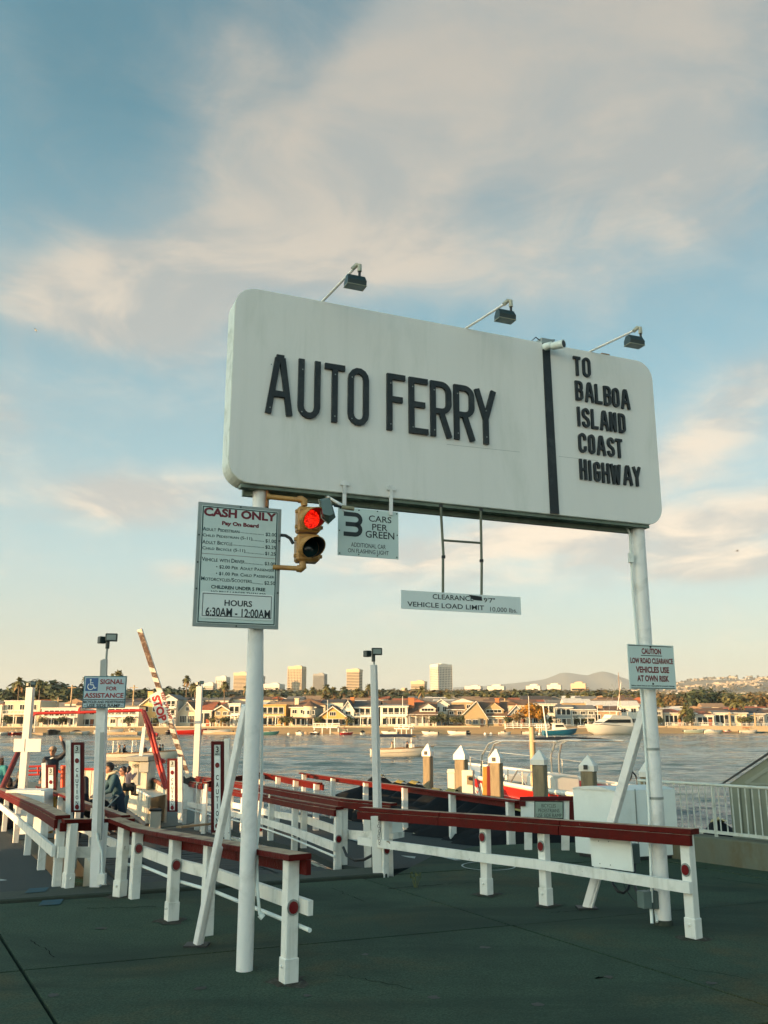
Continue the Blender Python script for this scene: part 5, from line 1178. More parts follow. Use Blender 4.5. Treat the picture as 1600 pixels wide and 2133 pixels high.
    if porch:
        z = fh * .95; pm = MB(); pm.prism([(-.02, z), (1.9, z - .1), (1.9, z - .28), (-.02, z - .2)], Fr((-hw, 0, 0), (0, -1, 0)), -w, 0); pm.build('porch_roof', roof, t)
        for k in range(5):
            cm = MB(); cm.box((-hw + .2 + (w - .4) * k / 4, -1.7, z / 2 - .3), (.16, .16, z - .1)); cm.build('column', FRAMEW, t)
    if chim:
        cx_, cw, cy_, cmat = chim; xx = X(cx_, Yd) - xc; zt_ = Zy(cy_, Yd) - base; bt = 0 if cw > 1.2 else ze - .5
        m = MB(); m.box((xx, depth * .3, (zt_ + bt) / 2), (cw, cw * .9, zt_ - bt)); m.box((xx, depth * .3, zt_ + .06), (cw + .25, cw * .9 + .25, .22)); m.build('chimney', cmat, t)
    if dorm:
        dx_, dw, dyr, dye = dorm; xx = X(dx_, Yd) - xc; ww = dw; z0 = ze + (zr - ze) * .12; z1 = Zy(dye, Yd) - base; z2 = Zy(dyr, Yd) - base; yy = depth / 2 * (.12)
        f_ = Fr((xx, yy, 0), (1, 0, 0)); m = MB(); m.prism([(-ww / 2, z0), (ww / 2, z0), (ww / 2, z1), (0, z2), (-ww / 2, z1)], f_, -3.5, 0); dd = m.build('dormer', wall, t)
        m = MB()
        for s in (-1, 1): m.beam((xx + s * (ww / 2 + .35), yy + 1.4, z1 - .2), (xx, yy + 1.4, z2 + .12), 3.6, .14, up=(0, 0, 1))
        m.build('dormer_roof', roof, dd)
        window(t, xx, (z0 + z1) / 2 + .15, ww * .8, (z1 - z0) * .75, 3, y=yy - .02)
        m = MB(); m.prism([(-ww / 2 - .3, z1 - .35), (0, z2 - .05), (ww / 2 + .3, z1 - .35), (ww / 2 + .3, z1 - .12), (0, z2 + .2), (-ww / 2 - .3, z1 - .12)], f_, .02, .15); m.build('dormer_trim', FRAMEW, dd)
    # door at the foot
    dm = MB(); dm.box((hw * .55, -.05, 1.05), (.95, .12, 2.1)); dm.build('door', roof, t)
    if extra: extra(t, w, ze, zr, depth)
    return place(t, (xc, Yd, base), rz if rz is not None else rad(random.uniform(-9, -2)))
H_ = lambda n, c: mat('house_' + n, c, .75, var=.08, scale=.8, dirt=tuple(v * .7 for v in c), dirtamt=.25, dscale=.3)
cream, white, orange, tan_, grey, brown = H_('cream', (.62, .52, .36)), H_('white', (.72, .66, .55)), H_('ochre', (.6, .33, .09)), H_('tan_shingle', (.36, .27, .14)), H_('grey', (.3, .3, .26)), H_('brown', (.2, .15, .1))
yel, stone, bluegrey, pinkw = H_('yellow', (.62, .43, .16)), H_('stone', (.35, .24, .14)), H_('blue_grey', (.24, .28, .28)), H_('pale_plaster', (.6, .55, .45))
brick = H_('brick', (.42, .15, .05)); greenm = H_('sage', (.2, .23, .17))
def rf(n, c): return mat('roof_' + n, tuple(v * 1.15 for v in c), .85, var=.25, scale=1.2)
rbrown, rdark, rred, rgrey, rtan, rwhite = rf('brown', (.13, .075, .045)), rf('charcoal', (.055, .05, .048)), rf('red_tile', (.3, .09, .04)), rf('grey', (.17, .16, .14)), rf('tan', (.26, .17, .1)), rf('white', (.6, .56, .48))
random.seed(21)
house(-70, 4, 1470, 1475, 262, 'flat', pinkw, rwhite, 'pale flat roofed house cut by the left edge of the photo', wins=[('n', 2), ('n', 2)])
house(6, 82, 1461, 1470, 262, 'flat', cream, rwhite, 'big cream flat roofed house behind the left white ferry post', wins=[('g', 3), ('n', 3), ('n', 4)], balc=1)
house(84, 162, 1476, 1480, 260, 'flat', pinkw, rwhite, 'long cream two storey house with dark glass and balconies under the red gantry', wins=[('g', 6), ('g', 6)], balc=1)
house(164, 200, 1460, 1476, 264, 'gs', white, rred, 'white house with steep red roof left of the wheelchair sign', wins=[('g', 3), ('n', 2)])
house(202, 290, 1472, 1480, 262, 'flat', white, rgrey, 'white modern house with big green glass panels behind the signal post', wins=[('n', 4), ('g', 5)], balc=1)
house(292, 333, 1450, 1466, 266, 'gf', yel, rbrown, 'narrow yellow three storey gable house left of the STOP board', wins=[('m', 2), ('n', 2), ('n', 2)], chim=(304, 1.5, 1441, yel))
house(334, 366, 1447, 1456, 262, 'gf', white, rgrey, 'white three storey house with terraces right of the STOP board', wins=[('m', 2), ('g', 3), ('g', 3)], balc=1)
house(370, 409, 1462, 1483, 264, 'gf', cream, rbrown, 'cream house with brown gable roof above the red boat', wins=[('m', 2), ('n', 2)], chim=(376, .9, 1460, cream))
house(408, 440, 1462, 1479, 262, 'gs', white, rred, 'white house with red brown roof left of the green covered boat', wins=[('g', 2), ('n', 2)], balc=1, chim=(409, 1.2, 1461, white))
house(446, 476, 1469, 1478, 262, 'gf', tan_, rtan, 'beige gable house with trellis behind the left billboard brace', wins=[('n', 2), ('n', 2)], porch=True)
house(475, 500, 1467, 1474, 262, 'flat', white, rwhite, 'white columned terrace house beside the left billboard brace', wins=[('n', 2), ('g', 2)], balc=1)
house(503, 538, 1470, 1478, 262, 'gf', cream, rbrown, 'cream house mostly hidden behind the left billboard pole', wins=[('n', 2), ('n', 2)])
house(541, 595, 1469, 1474, 262, 'flat', orange, mat('roof_ochre', (.5, .3, .1)), 'ochre cube house with two open glass storeys right of the left billboard pole', wins=[('g', 4), ('g', 4)], balc=2)
def turret(t, w, ze, zr, dp):
    m = MB(); m.tube([(w * .26, .6, ze * .45), (w * .26, .6, ze + .3)], 1.9, 14, True, True); m.build('turret', cream, t)
    m = MB(); m.tube([(w * .26, .6, ze + .28), (w * .26, .6, ze + 1.9)], [2.3, .05], 14, True, True); m.build('turret_roof', rbrown, t)
    for a in (-.8, 0, .8): window(t, w * .26 + 1.9 * math.sin(a), ze * .72, .8, 1.3, 0, y=.6 - 1.9 * math.cos(a) - .02)
house(604, 657, 1462, 1473, 262, 'hip', cream, rbrown, 'cream house with round turret and brown hip roof', wins=[('g', 5), ('n', 3)], porch=True, extra=turret, chim=(612, 1.2, 1455, cream))
house(662, 724, 1471, 1494, 262, 'gf', orange, rbrown, 'ochre chalet with wide white gable and balcony', wins=[('g', 4), ('g', 2)], balc=1)
house(713, 737, 1459, 1477, 263, 'gf', white, rdark, 'narrow white gable with dark roof, left of the middle lamp post', wins=[('n', 1), ('n', 1)])
house(734, 787, 1459, 1472, 264, 'gs', white, rdark, 'white house with charcoal roof and tall dark windows behind the middle lamp post', wins=[('g', 5), ('g', 4)], balc=1, chim=(730, 1.1, 1453, brick))
house(792, 849, 1466, 1470, 262, 'gs', white, rgrey, 'white two storey colonnaded house right of the middle lamp post', wins=[('g', 5), ('g', 4)], balc=1)
house(851, 909, 1462, 1487, 262, 'gs', white, rbrown, 'white house with brown roofs and a tall brick chimney', wins=[('m', 4)], dorm=(891, 4.6, 1465, 1475), porch=True, chim=(857, 1.7, 1454, brick))
house(905, 934, 1456, 1466, 268, 'gf', white, rgrey, 'white three storey gable behind the tree left of the shingle house', wins=[('n', 2), ('n', 2), ('n', 2)])
house(933, 966, 1467, 1477, 266, 'gs', brown, rbrown, 'dark brown house squeezed left of the big shingle house', wins=[('n', 2), ('n', 2)])
house(966, 1015, 1460, 1494, 262, 'half', tan_, rbrown, 'tan half gable wing of the big shingle house', wins=[('m', 3)], depth=10)
house(1000, 1054, 1461, 1491, 263, 'gs', tan_, rbrown, 'big tan shingle house with white arched dormer', wins=[('m', 4)], dorm=(1029, 5.6, 1463, 1478), chim=(1036, 1.2, 1455, brick))
house(1056, 1098, 1468, 1490, 263, 'gf', bluegrey, rred, 'blue grey gable house with red brown roof left of the orange tree', wins=[('n', 3)], porch=True)
house(1108, 1158, 1461, 1466, 268, 'hip', white, rgrey, 'wide white house behind the orange tree', wins=[('n', 3), ('g', 4)])
house(1158, 1192, 1467, 1473, 264, 'gs', bluegrey, rgrey, 'blue grey glass fronted house above the blue fishing boat', wins=[('g', 3), ('g', 3)])
house(1190, 1240, 1468, 1477, 264, 'gs', grey, rgrey, 'grey two storey house with white columns left of the motor yacht', wins=[('g', 4), ('n', 3)], balc=1)
house(1238, 1290, 1470, 1480, 264, 'gs', stone, rbrown, 'brown stone house with stone chimney behind the motor yacht bow', wins=[('n', 3), ('n', 3)], chim=(1253, 1.7, 1470, stone))
house(1228, 1330, 1459, 1470, 276, 'gs', white, rwhite, 'long white roofed building behind the motor yacht', wins=[('n', 5), ('n', 5)])
house(1300, 1364, 1466, 1472, 276, 'gs', white, rwhite, 'white house crossed by the right billboard pole', wins=[('n', 4), ('n', 4)])
house(1366, 1381, 1478, 1482, 274, 'flat', grey, rgrey, 'narrow grey house just right of the right billboard pole', wins=[('n', 1), ('n', 1)])
house(1383, 1424, 1476, 1485, 276, 'hip', cream, rred, 'cream house with tiled roof behind the tall palm at right', wins=[('g', 4), ('n', 3)], balc=1)
house(1426, 1450, 1479, 1485, 277, 'gs', pinkw, rtan, 'small pale house right of the tall palm', wins=[('n', 2), ('n', 2)])
house(1451, 1487, 1481, 1489, 278, 'hip', white, rred, 'white house with bright red tile roof at right', wins=[('g', 3), ('n', 3)])
house(1489, 1520, 1479, 1484, 280, 'gs', white, rgrey, 'white balconied house right of the red tile roof', wins=[('g', 3), ('g', 3)], balc=1)
house(1521, 1556, 1476, 1484, 281, 'gs', cream, rdark, 'cream house with dark roof between two palms at right', wins=[('n', 3), ('n', 3)], balc=1)
house(1558, 1592, 1480, 1486, 283, 'gs', grey, rdark, 'grey house with dark roof near the right edge', wins=[('n', 3), ('n', 3)])
house(1594, 1660, 1477, 1485, 284, 'gs', pinkw, rbrown, 'pale house cut by the right edge of the photo', wins=[('n', 3), ('n', 3)])
# second and third rows, smaller and plainer
where = lambda px: ['at the far left', 'behind the signal post', 'left of the left billboard pole', 'right of the left billboard pole', 'left of the middle lamp post', 'right of the middle lamp post', 'below the tallest tower', 'behind the shingle house', 'behind the orange tree', 'behind the motor yacht', 'right of the right pole', 'at the far right'][min(11, max(0, int(px / 134)))]
walls = [cream, white, pinkw, grey, tan_, white, pinkw, cream]; roofs = [rbrown, rgrey, rtan, rred, rwhite, rbrown, rdark, rgrey]
wn = ['cream', 'white', 'pale plaster', 'grey', 'tan', 'white', 'pale', 'cream']; rn = ['brown', 'grey', 'tan', 'red tiled', 'white', 'brown', 'charcoal', 'grey']
def back_house(px, w, Yd, yr, i):
    t = thing('house', '%s %s roofed house %s row behind the waterfront, %s' % (wn[i % 8], rn[(i * 3) % 8], 'first' if Yd < 310 else ('second' if Yd < 360 else 'third'), where(px)), 'house', (0, 0, 0), 'houses behind the waterfront row')
    wa, ro = walls[i % 8], roofs[(i * 3) % 8]; base = hgt(X(px, Yd), Yd) - 1; zr = Zy(yr, Yd) - base; ze = zr - random.uniform(1.0, 2.2); d = 9
    m = MB(); m.box((0, d / 2, ze / 2), (w, d, ze)); m.build('wall', wa, t); m = MB(); ov = .4; hw = w / 2
    if i % 3 == 0:
        m.prism([(-hw - ov, ze), (hw + ov, ze), (0, zr)], Fr((0, 0, 0), (1, 0, 0)), -d, .3)
    else:
        R_ = [Vector((s * (hw + ov), y, z)) for s in (-1, 1) for y, z in ((-ov, ze), (d / 2, zr), (d + ov, ze))]; m.add(R_, [(0, 3, 4, 1), (1, 4, 5, 2), (0, 1, 2), (3, 5, 4), (0, 2, 5, 3)])
    m.build('roof', ro, t)
    for k in range(max(1, int(w / 3.5))): window(t, -hw + w * (k + .5) / max(1, int(w / 3.5)), ze - 1.3, 1.4, 1.2, 1)
    place(t, (X(px, Yd), Yd, base), rad(random.uniform(-14, 4)))
random.seed(33); i = 0
for Yd, y0, y1, step in ((292, 1455, 1463, 27), (330, 1450, 1459, 30), (385, 1447, 1455, 37)):
    px = -30
    while px < 1640:
        back_house(px, random.uniform(6.5, 11), Yd + random.uniform(-8, 8), random.uniform(y0, y1) + (14 if px > 1340 else 0) + (5 if px < 120 else 0), i); i += 1; px += step * random.uniform(.75, 1.3)
# ------------------------------------------------------------------ seawall, docks, fences at the shore
def lowwall(px0, px1, yt, Y, mt, label, name='sea_wall', h=1.0):
    a = Vector((X(px0, Y), Y, 0)); b = Vector((X(px1, Y), Y, 0)); zt_ = Zy(yt, Y); m = MB(); m.box(((a.x + b.x) / 2, Y + .2, zt_ - h / 2), (b.x - a.x, .4, h)); m.build(name, mt, label=label, cat='wall', loc=((a.x + b.x) / 2, Y + .2, zt_ - h))
lowwall(541, 1000, 1512, 257, H_('wall', (.5, .4, .26)), 'long tan garden wall along the sand under the houses', h=1.2)
lowwall(0, 500, 1513, 257, H_('wall2', (.52, .44, .3)), 'cream wall along the left part of the far shore', h=1.2)
lowwall(1000, 1600, 1512, 262, H_('wall3', (.42, .33, .2)), 'tan wall under the houses of the right part of the far shore', h=1.6)
def pier(label, px0, px1, Y0, Y1, yt):
    a = Vector((X(px0, Y0), Y0, 0)); b = Vector((X(px1, Y1), Y1, 0)); z = Zy(yt, Y0); t = thing('pier', label, 'pier', tuple(a)); a.z = b.z = z - 1.0
    m = MB(); m.beam(a, b, 1.6, .2); m.build('deck', FRAMEW, t)
    L = (b - a).length; n = max(3, int(L / 2)); d = (b - a).normalized(); nn = Vector((-d.y, d.x, 0)) * .75
    for s in (-1, 1):
        m = MB(); m.beam(a + nn * s + Vector((0, 0, 1)), b + nn * s + Vector((0, 0, 1)), .1, .12); m.beam(a + nn * s + Vector((0, 0, .55)), b + nn * s + Vector((0, 0, .55)), .06, .1); m.build('handrail', FRAMEW, t)
    for k in range(n + 1):
        p = a.lerp(b, k / n); m = MB(); m.box(p + nn + Vector((0, 0, .5)), (.12, .12, 1.1)); m.box(p - nn + Vector((0, 0, .5)), (.12, .12, 1.1)); m.box(p + Vector((0, 0, -1.4)), (.3, .3, 2.8)); m.build('post', FRAMEW, t)
pier('white pier with lattice gangway left of the middle lamp post', 655, 705, 250, 247, 1507)
pier('white railed pier right of the middle lamp post', 826, 857, 249, 243, 1510)
pier('white fenced pier below the orange tree', 1052, 1118, 254, 254, 1508)
pier('white gangway sloping to the blue fishing boat', 1118, 1138, 253, 244, 1508)
pier('white fence pier at the stern of the motor yacht', 1204, 1250, 256, 256, 1512)
pier('long white railed pier along the right shore', 1388, 1500, 272, 274, 1505)
pier('white railed pier at the far right end', 1502, 1640, 274, 276, 1507)
def float_dock(label, px0, px1, Y, mt=None):
    x0, x1 = X(px0, Y), X(px1, Y); t = MB(); t.box(((x0 + x1) / 2, Y, WZ + .3), (x1 - x0, 2.2, .55)); t.build('floating_dock', mt or mat('dock_boards', (.45, .32, .18), .8), label=label, cat='dock', loc=((x0 + x1) / 2, Y, WZ), group='floating docks along the far shore')
for lab, a, b, Y in (('floating dock under the black covered boats at left', 98, 175, 236), ('floating dock at the left end beside the red boats', 0, 95, 226), ('floating dock behind the signal post', 178, 290, 238), ('floating dock under the red and green boats', 425, 500, 240), ('floating dock below the chalet', 690, 725, 242), ('floating dock left of the lattice pier', 628, 640, 243), ('floating dock beside the blue fishing boat', 1115, 1135, 243), ('floating dock at the right shore', 1370, 1392, 262), ('floating dock under the small boats at far right', 1485, 1600, 266)): float_dock(lab, a, b, Y)
# ------------------------------------------------------------------ towers of the far business district
def tower(px0, px1, yt, yb, Yd, nx, nz, wall, glass, label, kind='grid', rz=-.3, depth=None):
    w = (px1 - px0) / 1780 * Yd; zb = Zy(yb, Yd) - 12; zt_ = Zy(yt, Yd); h = zt_ - zb; d = depth or w * .8
    c, s = math.cos(rz), abs(math.sin(rz)); w = w / (c + s * .8); d = w * .8
    t = thing('office_tower', label, 'office building', (0, 0, 0), 'office buildings on the ridge')
    m = MB(); m.box((0, 0, h / 2), (w - 1, d - 1, h - .6)); m.build('glass_core', glass, t)
    bt = h - 8; fl = (h - 3 - 10) / nz
    if kind in ('grid', 'band'):
        m = MB()
        for k in range(nz + 1): m.box((0, 0, 10 + fl * k), (w, d, fl * (.4 if kind == 'grid' else .45)))
        m.box((0, 0, h - 1.5), (w + .4, d + .4, 5.5)); m.box((0, 0, 4), (w + .2, d + .2, 9)); m.build('floor_band', wall, t)
    if kind in ('grid', 'vert'):
        m = MB(); cw = w / nx * (.36 if kind == 'grid' else .45)
        for k in range(nx + 1):
            x = -w / 2 + w * k / nx
            for s_ in (-1, 1): m.box((x, s_ * d / 2, h / 2), (cw, .7, h - .5))
        ny = max(3, int(nx * .8))
        for k in range(ny + 1):
            y = -d / 2 + d * k / ny
            for s_ in (-1, 1): m.box((s_ * w / 2, y, h / 2), (.7, cw, h - .5))
        if kind == 'vert': m.box((0, 0, h - 1), (w + .3, d + .3, 4))
        m.build('column', wall, t)
    if kind == 'box':
        m = MB(); m.box((0, 0, h / 2), (w, d, h)); m.box((0, 0, h + 1), (w * .5, d * .5, 3)); m.build('wall', wall, t)
        m = MB()
        for k in range(nz): m.box((0, -d / 2 - .02, h * .45 + (h * .45) * k / nz), (w * .86, .4, h * .1 / nz * 2)); m.box((w / 2 + .02, 0, h * .45 + h * .45 * k / nz), (.4, d * .8, h * .1 / nz * 2))
        m.build('window_strip', glass, t)
    m = MB(); m.box((w * .1, 0, h + 1.5), (w * .4, d * .4, 3)); m.build('roof_plant', wall, t)
    place(t, (X((px0 + px1) / 2, Yd), Yd, zb), rz)
tw, tc_, tg = H_('tower_cream', (.6, .47, .3)), H_('tower_white', (.68, .62, .52)), H_('tower_grey', (.3, .3, .28))
gb, gd = mat('tower_glass', (.02, .018, .016), .6, spec=.1, var=.1), mat('tower_dark_glass', (.12, .12, .11), .35)
tower(422, 447, 1425, 1440, 1500, 6, 4, tc_, gb, 'low stepped pale office block left of the curved white one', 'band')
tower(448, 474, 1412, 1440, 1500, 6, 9, tc_, gb, 'white curved office block left of the banded tower', 'grid')
tower(485, 518, 1403, 1440, 1600, 8, 13, tw, gb, 'cream banded tower just left of the left billboard pole', 'band')
tower(536, 549, 1410, 1440, 1650, 4, 12, tg, gb, 'slim tower half hidden by the left billboard pole', 'band')
tower(549, 589, 1427, 1447, 1350, 10, 4, tc_, gb, 'low white office block with arched top right of the left billboard pole', 'grid')
tower(599, 634, 1390, 1440, 1700, 9, 15, tw, gb, 'tall cream gridded tower, tallest left of the middle lamp post', 'grid')
tower(652, 679, 1405, 1436, 1800, 14, 1, tg, gd, 'grey tower with vertical ribs between two cream towers', 'vert')
tower(722, 754, 1396, 1438, 1700, 8, 13, tw, gb, 'cream banded tower left of the middle lamp post', 'band')
tower(857, 890, 1421, 1442, 1500, 8, 6, tw, gb, 'shorter cream tower left of the tallest tower', 'band')
tower(899, 942, 1386, 1441, 1600, 9, 15, tc_, gb, 'tallest pale tower right of the middle lamp post', 'grid', rz=.55)
tower(970, 1007, 1431, 1444, 1500, 8, 3, tc_, gb, 'low pale office slab right of the tallest tower', 'band')
tower(1017, 1056, 1430, 1446, 1500, 8, 2, tc_, gb, 'plain white low block left of the mountain foot', 'box')
tower(1098, 1131, 1429, 1447, 1500, 6, 2, tc_, gb, 'plain white cube building below the mountain', 'box')
tower(1142, 1174, 1427, 1447, 1550, 6, 2, tc_, gb, 'white cube building below the mountain peak', 'box')
tower(1192, 1226, 1424, 1448, 1500, 6, 2, tw, gb, 'cream cube building right of the mountain peak', 'box')
tower(833, 848, 1437, 1445, 1400, 4, 2, tw, gb, 'small cream block between the middle lamp post and the short cream tower', 'box')

# ------------------------------------------------------------------ vegetation
LEAF = [mat('leaf_' + n, c, .8, var=.45, scale=.9) for n, c in (('dark', (.055, .075, .028)), ('olive', (.12, .115, .035)), ('bronze', (.2, .13, .045)), ('grey', (.1, .11, .06)), ('orange', (.4, .19, .015)))]
BARK = mat('bark', (.12, .09, .06), .9, var=.3)
def crown_mesh(seed, n=420, rx=3.2, rz=2.6, lf=.55, m_=None, flat=.0):
    rnd = random.Random(seed); m = MB(); lobes = [(rnd.uniform(-1, 1) * rx * .6, rnd.uniform(-1, 1) * rx * .6, rnd.uniform(-.3, 1) * rz * .6, rnd.uniform(.42, .75)) for _ in range(7)]
    for i in range(n):
        lx, ly, lz, lr = lobes[i % 7]
        while True:
            v = Vector((rnd.gauss(0, 1), rnd.gauss(0, 1), rnd.gauss(0, 1)))
            if v.length > .1: break
        v.normalize(); r = rnd.uniform(.65, 1.0) * lr; c = Vector((lx + v.x * rx * r, ly + v.y * rx * r, lz + v.z * rz * r)); nrm = (v + Vector((rnd.uniform(-.6, .6), rnd.uniform(-.6, .6), rnd.uniform(-.4, .8)))).normalized()
        a = nrm.orthogonal().normalized() * lf * rnd.uniform(.5, 1.1); b = nrm.cross(a).normalized() * lf * rnd.uniform(.4, .9); m.add([c - a, c - b * .8, c + a, c + b], [(0, 1, 2, 3)])
    return m.mesh('crown', m=m_)
TREES = []
for k in range(10):
    TREES.append(crown_mesh(100 + k, 420 if k < 8 else 700, 3.2, 2.4 if k % 2 else 3.0, .5, LEAF[[0, 1, 0, 2, 3, 1, 2, 0, 4, 0][k]]))
tm = MB(); tm.tube([(0, 0, 0), (.1, 0, 2.2), (0, .1, 4.6)], [.28, .2, .1], 8); 
for a in (0, 2.1, 4.2): tm.tube([(0.05, 0, 2.0), (math.cos(a) * 1.3, math.sin(a) * 1.3, 4.0)], [.13, .05], 6)
TRUNK = tm.mesh('trunk', m=BARK)
def tree(px, ytop, Yd, k, label, group=None, wide=1.0, tall=None):
    x = X(px, Yd); base = hgt(x, Yd) if Yd > 270 else 0; z = Zy(ytop, Yd); h = max(3.0, z - base)
    t = thing('tree', label, 'tree', (x, Yd, base), group); s = h / 7.4
    o = inst('trunk', TRUNK, t); o.scale = (s, s, s); c = inst('crown', TREES[k], t, (0, 0, 4.7 * s)); c.scale = (s * wide, s * wide, s); c.rotation_euler = (0, 0, random.uniform(0, 6)); return t
random.seed(8)
kn = ['dark green', 'olive', 'dark green', 'bronze', 'grey green', 'olive', 'bronze', 'dark green', 'orange', 'dark green']
def treeg(px, yt, Yd, k, wide=1.0): return tree(px, yt, Yd, k, '%s %s tree %s behind the houses, %s' % (['narrow', 'round', 'spreading'][min(2, int((wide - 1) * 2.6))], kn[k], 'close' if Yd < 400 else ('midway' if Yd < 600 else 'far'), where(px)), 'trees behind the far houses', wide)
for px, yt, k, w, Yd in ((108, 1414, 9, 1.9, 330), (92, 1420, 0, 1.4, 340), (128, 1424, 9, 1.5, 335), (155, 1430, 0, 1.3, 340), (140, 1434, 7, 1.2, 320), (170, 1440, 1, 1, 320), (5, 1436, 0, 1.2, 340), (272, 1442, 0, 1.2, 350), (290, 1438, 9, 1.2, 345), (310, 1436, 0, 1.2, 350), (345, 1436, 7, 1.3, 350), (360, 1433, 0, 1.3, 355), (385, 1438, 2, 1.2, 350), (408, 1436, 0, 1.2, 350), (428, 1440, 9, 1.3, 350), (450, 1443, 0, 1.2, 340), (430, 1462, 0, .5, 275), (920, 1484, 0, .9, 262), (928, 1487, 4, .9, 260), (962, 1490, 0, .7, 258), (1443, 1438, 9, 1.3, 380), (1467, 1436, 0, 1.3, 385), (1490, 1436, 9, 1.5, 390), (1504, 1439, 0, 1.2, 388), (1425, 1447, 3, 1.1, 375), (1400, 1447, 6, 1.1, 372), (1450, 1447, 0, 1.1, 370), (1545, 1446, 1, 1.2, 380), (1575, 1446, 6, 1.2, 385), (1520, 1448, 5, 1.2, 380), (1600, 1448, 1, 1.1, 390), (1010, 1441, 0, 1.4, 430), (1002, 1444, 9, 1.2, 425)): treeg(px, yt, Yd, k, w)
for row, (Yd, ya, yb, st) in enumerate(((430, 1440, 1449, 26), (540, 1438, 1446, 25), (750, 1436, 1442, 23))):
    px = -10 + row * 5
    while px < 1620:
        k = random.choice([0, 1, 2, 3, 4, 5, 6, 7]); off = 12 if px > 1340 else 0; treeg(px, random.uniform(ya, yb) + off * .5, Yd * random.uniform(.96, 1.04), k, random.uniform(1.4, 2.1)); px += st * random.uniform(.7, 1.3)
tree(1106, 1467, 257, 8, 'bright orange and yellow tree on the shore right of the shingle house', None, 1.25); tree(1122, 1473, 256, 8, 'smaller orange tree beside the bright one on the far shore', None, 1.0); tree(1080, 1484, 257, 3, 'low bronze tree left of the bright orange tree', None, 1.3); tree(1132, 1500, 256, 0, 'dark round bush right of the orange trees', None, .9)
tree(1440, 1474, 266, 0, 'dark tree trunk foliage below the broad palm at right', None, .5)
# shrubs along the waterfront gardens
for k_, px in enumerate((15, 90, 130, 268, 330, 440, 470, 505, 592, 600, 665, 728, 905, 945, 1058, 1150, 1200, 1215, 1235, 1372, 1432, 1545, 1560)):
    treeg_ = tree(px, 1503 + (k_ % 3) * 2, 258 if px < 1150 else 264, [0, 1, 7, 0][k_ % 4], 'low garden bush at the foot of the waterfront houses, %s' % where(px), 'garden bushes by the waterfront', 1.2)
# palms
FR_ = [mat('palm_frond', (.14, .13, .035), .7, var=.4, scale=1.5), mat('palm_dead_frond', (.24, .15, .06), .8, var=.3)]
def palm_crown(seed, n=34):
    rnd = random.Random(seed); m = MB(); d = MB()
    for i in range(n):
        a = rnd.uniform(0, 6.283); e = rnd.uniform(-.7, 1.35); L = rnd.uniform(1.15, 1.6); tgt = m if e > -.35 else d; P = []
        for k in range(5):
            s = k / 4; r = L * s * math.cos(e) * (1 - .1 * s); z = L * s * math.sin(e) - .75 * s * s * L * (1 - max(0, e) * .4); P.append(Vector((math.cos(a) * r, math.sin(a) * r, z)))
        sd_ = Vector((-math.sin(a), math.cos(a), 0))
        for p, q_, k in zip(P, P[1:], range(4)):
            w0 = [.05, .3, .36, .26, .02][k]; w1 = [.05, .3, .36, .26, .02][k + 1]
            for s in (-1, 1): tgt.add([p, q_, q_ + sd_ * s * w1 + Vector((0, 0, -.12 * (1 if k else .4))), p + sd_ * s * w0 + Vector((0, 0, -.1))], [(0, 1, 2, 3)])
    for i in range(14):
        a = rnd.uniform(0, 6.283); L = rnd.uniform(.5, 1.0); c = Vector((math.cos(a) * .16, math.sin(a) * .16, -.1)); d.add([c, c + Vector((math.cos(a) * .25, math.sin(a) * .25, -L)), c + Vector((math.cos(a + .5) * .2, math.sin(a + .5) * .2, -L))], [(0, 1, 2)])
    return m.mesh('crown', m=FR_[0]), d.mesh('dead_fronds', m=FR_[1])
PC = [palm_crown(s) for s in (1, 2, 3)]
pt = MB(); pt.tube([(0, 0, 0), (.01, 0, .5), (0, 0, 1)], [.024, .017, .014], 8); PT = pt.mesh('trunk', m=mat('palm_trunk', (.19, .14, .09), .9, var=.3))
def palm(px, yt, yb, Yd, label, s=1.0, k=0):
    x = X(px, Yd); z1 = Zy(yt, Yd); base = min(hgt(x, Yd), Zy(yb, Yd)); r = s; h = z1 - r * 1.1 - base
    t = thing('palm_tree', label, 'palm tree', (x, Yd, base), 'fan palms beyond the houses')
    o = inst('trunk', PT, t); o.scale = (12 * min(1.3, s / 1.6), 12 * min(1.3, s / 1.6), h); c = inst('crown', PC[k % 3][0], t, (0, 0, h)); c.scale = (r,) * 3; c2 = inst('dead_fronds', PC[k % 3][1], t, (0, 0, h)); c2.scale = (r,) * 3; c.rotation_euler = c2.rotation_euler = (0, 0, px)
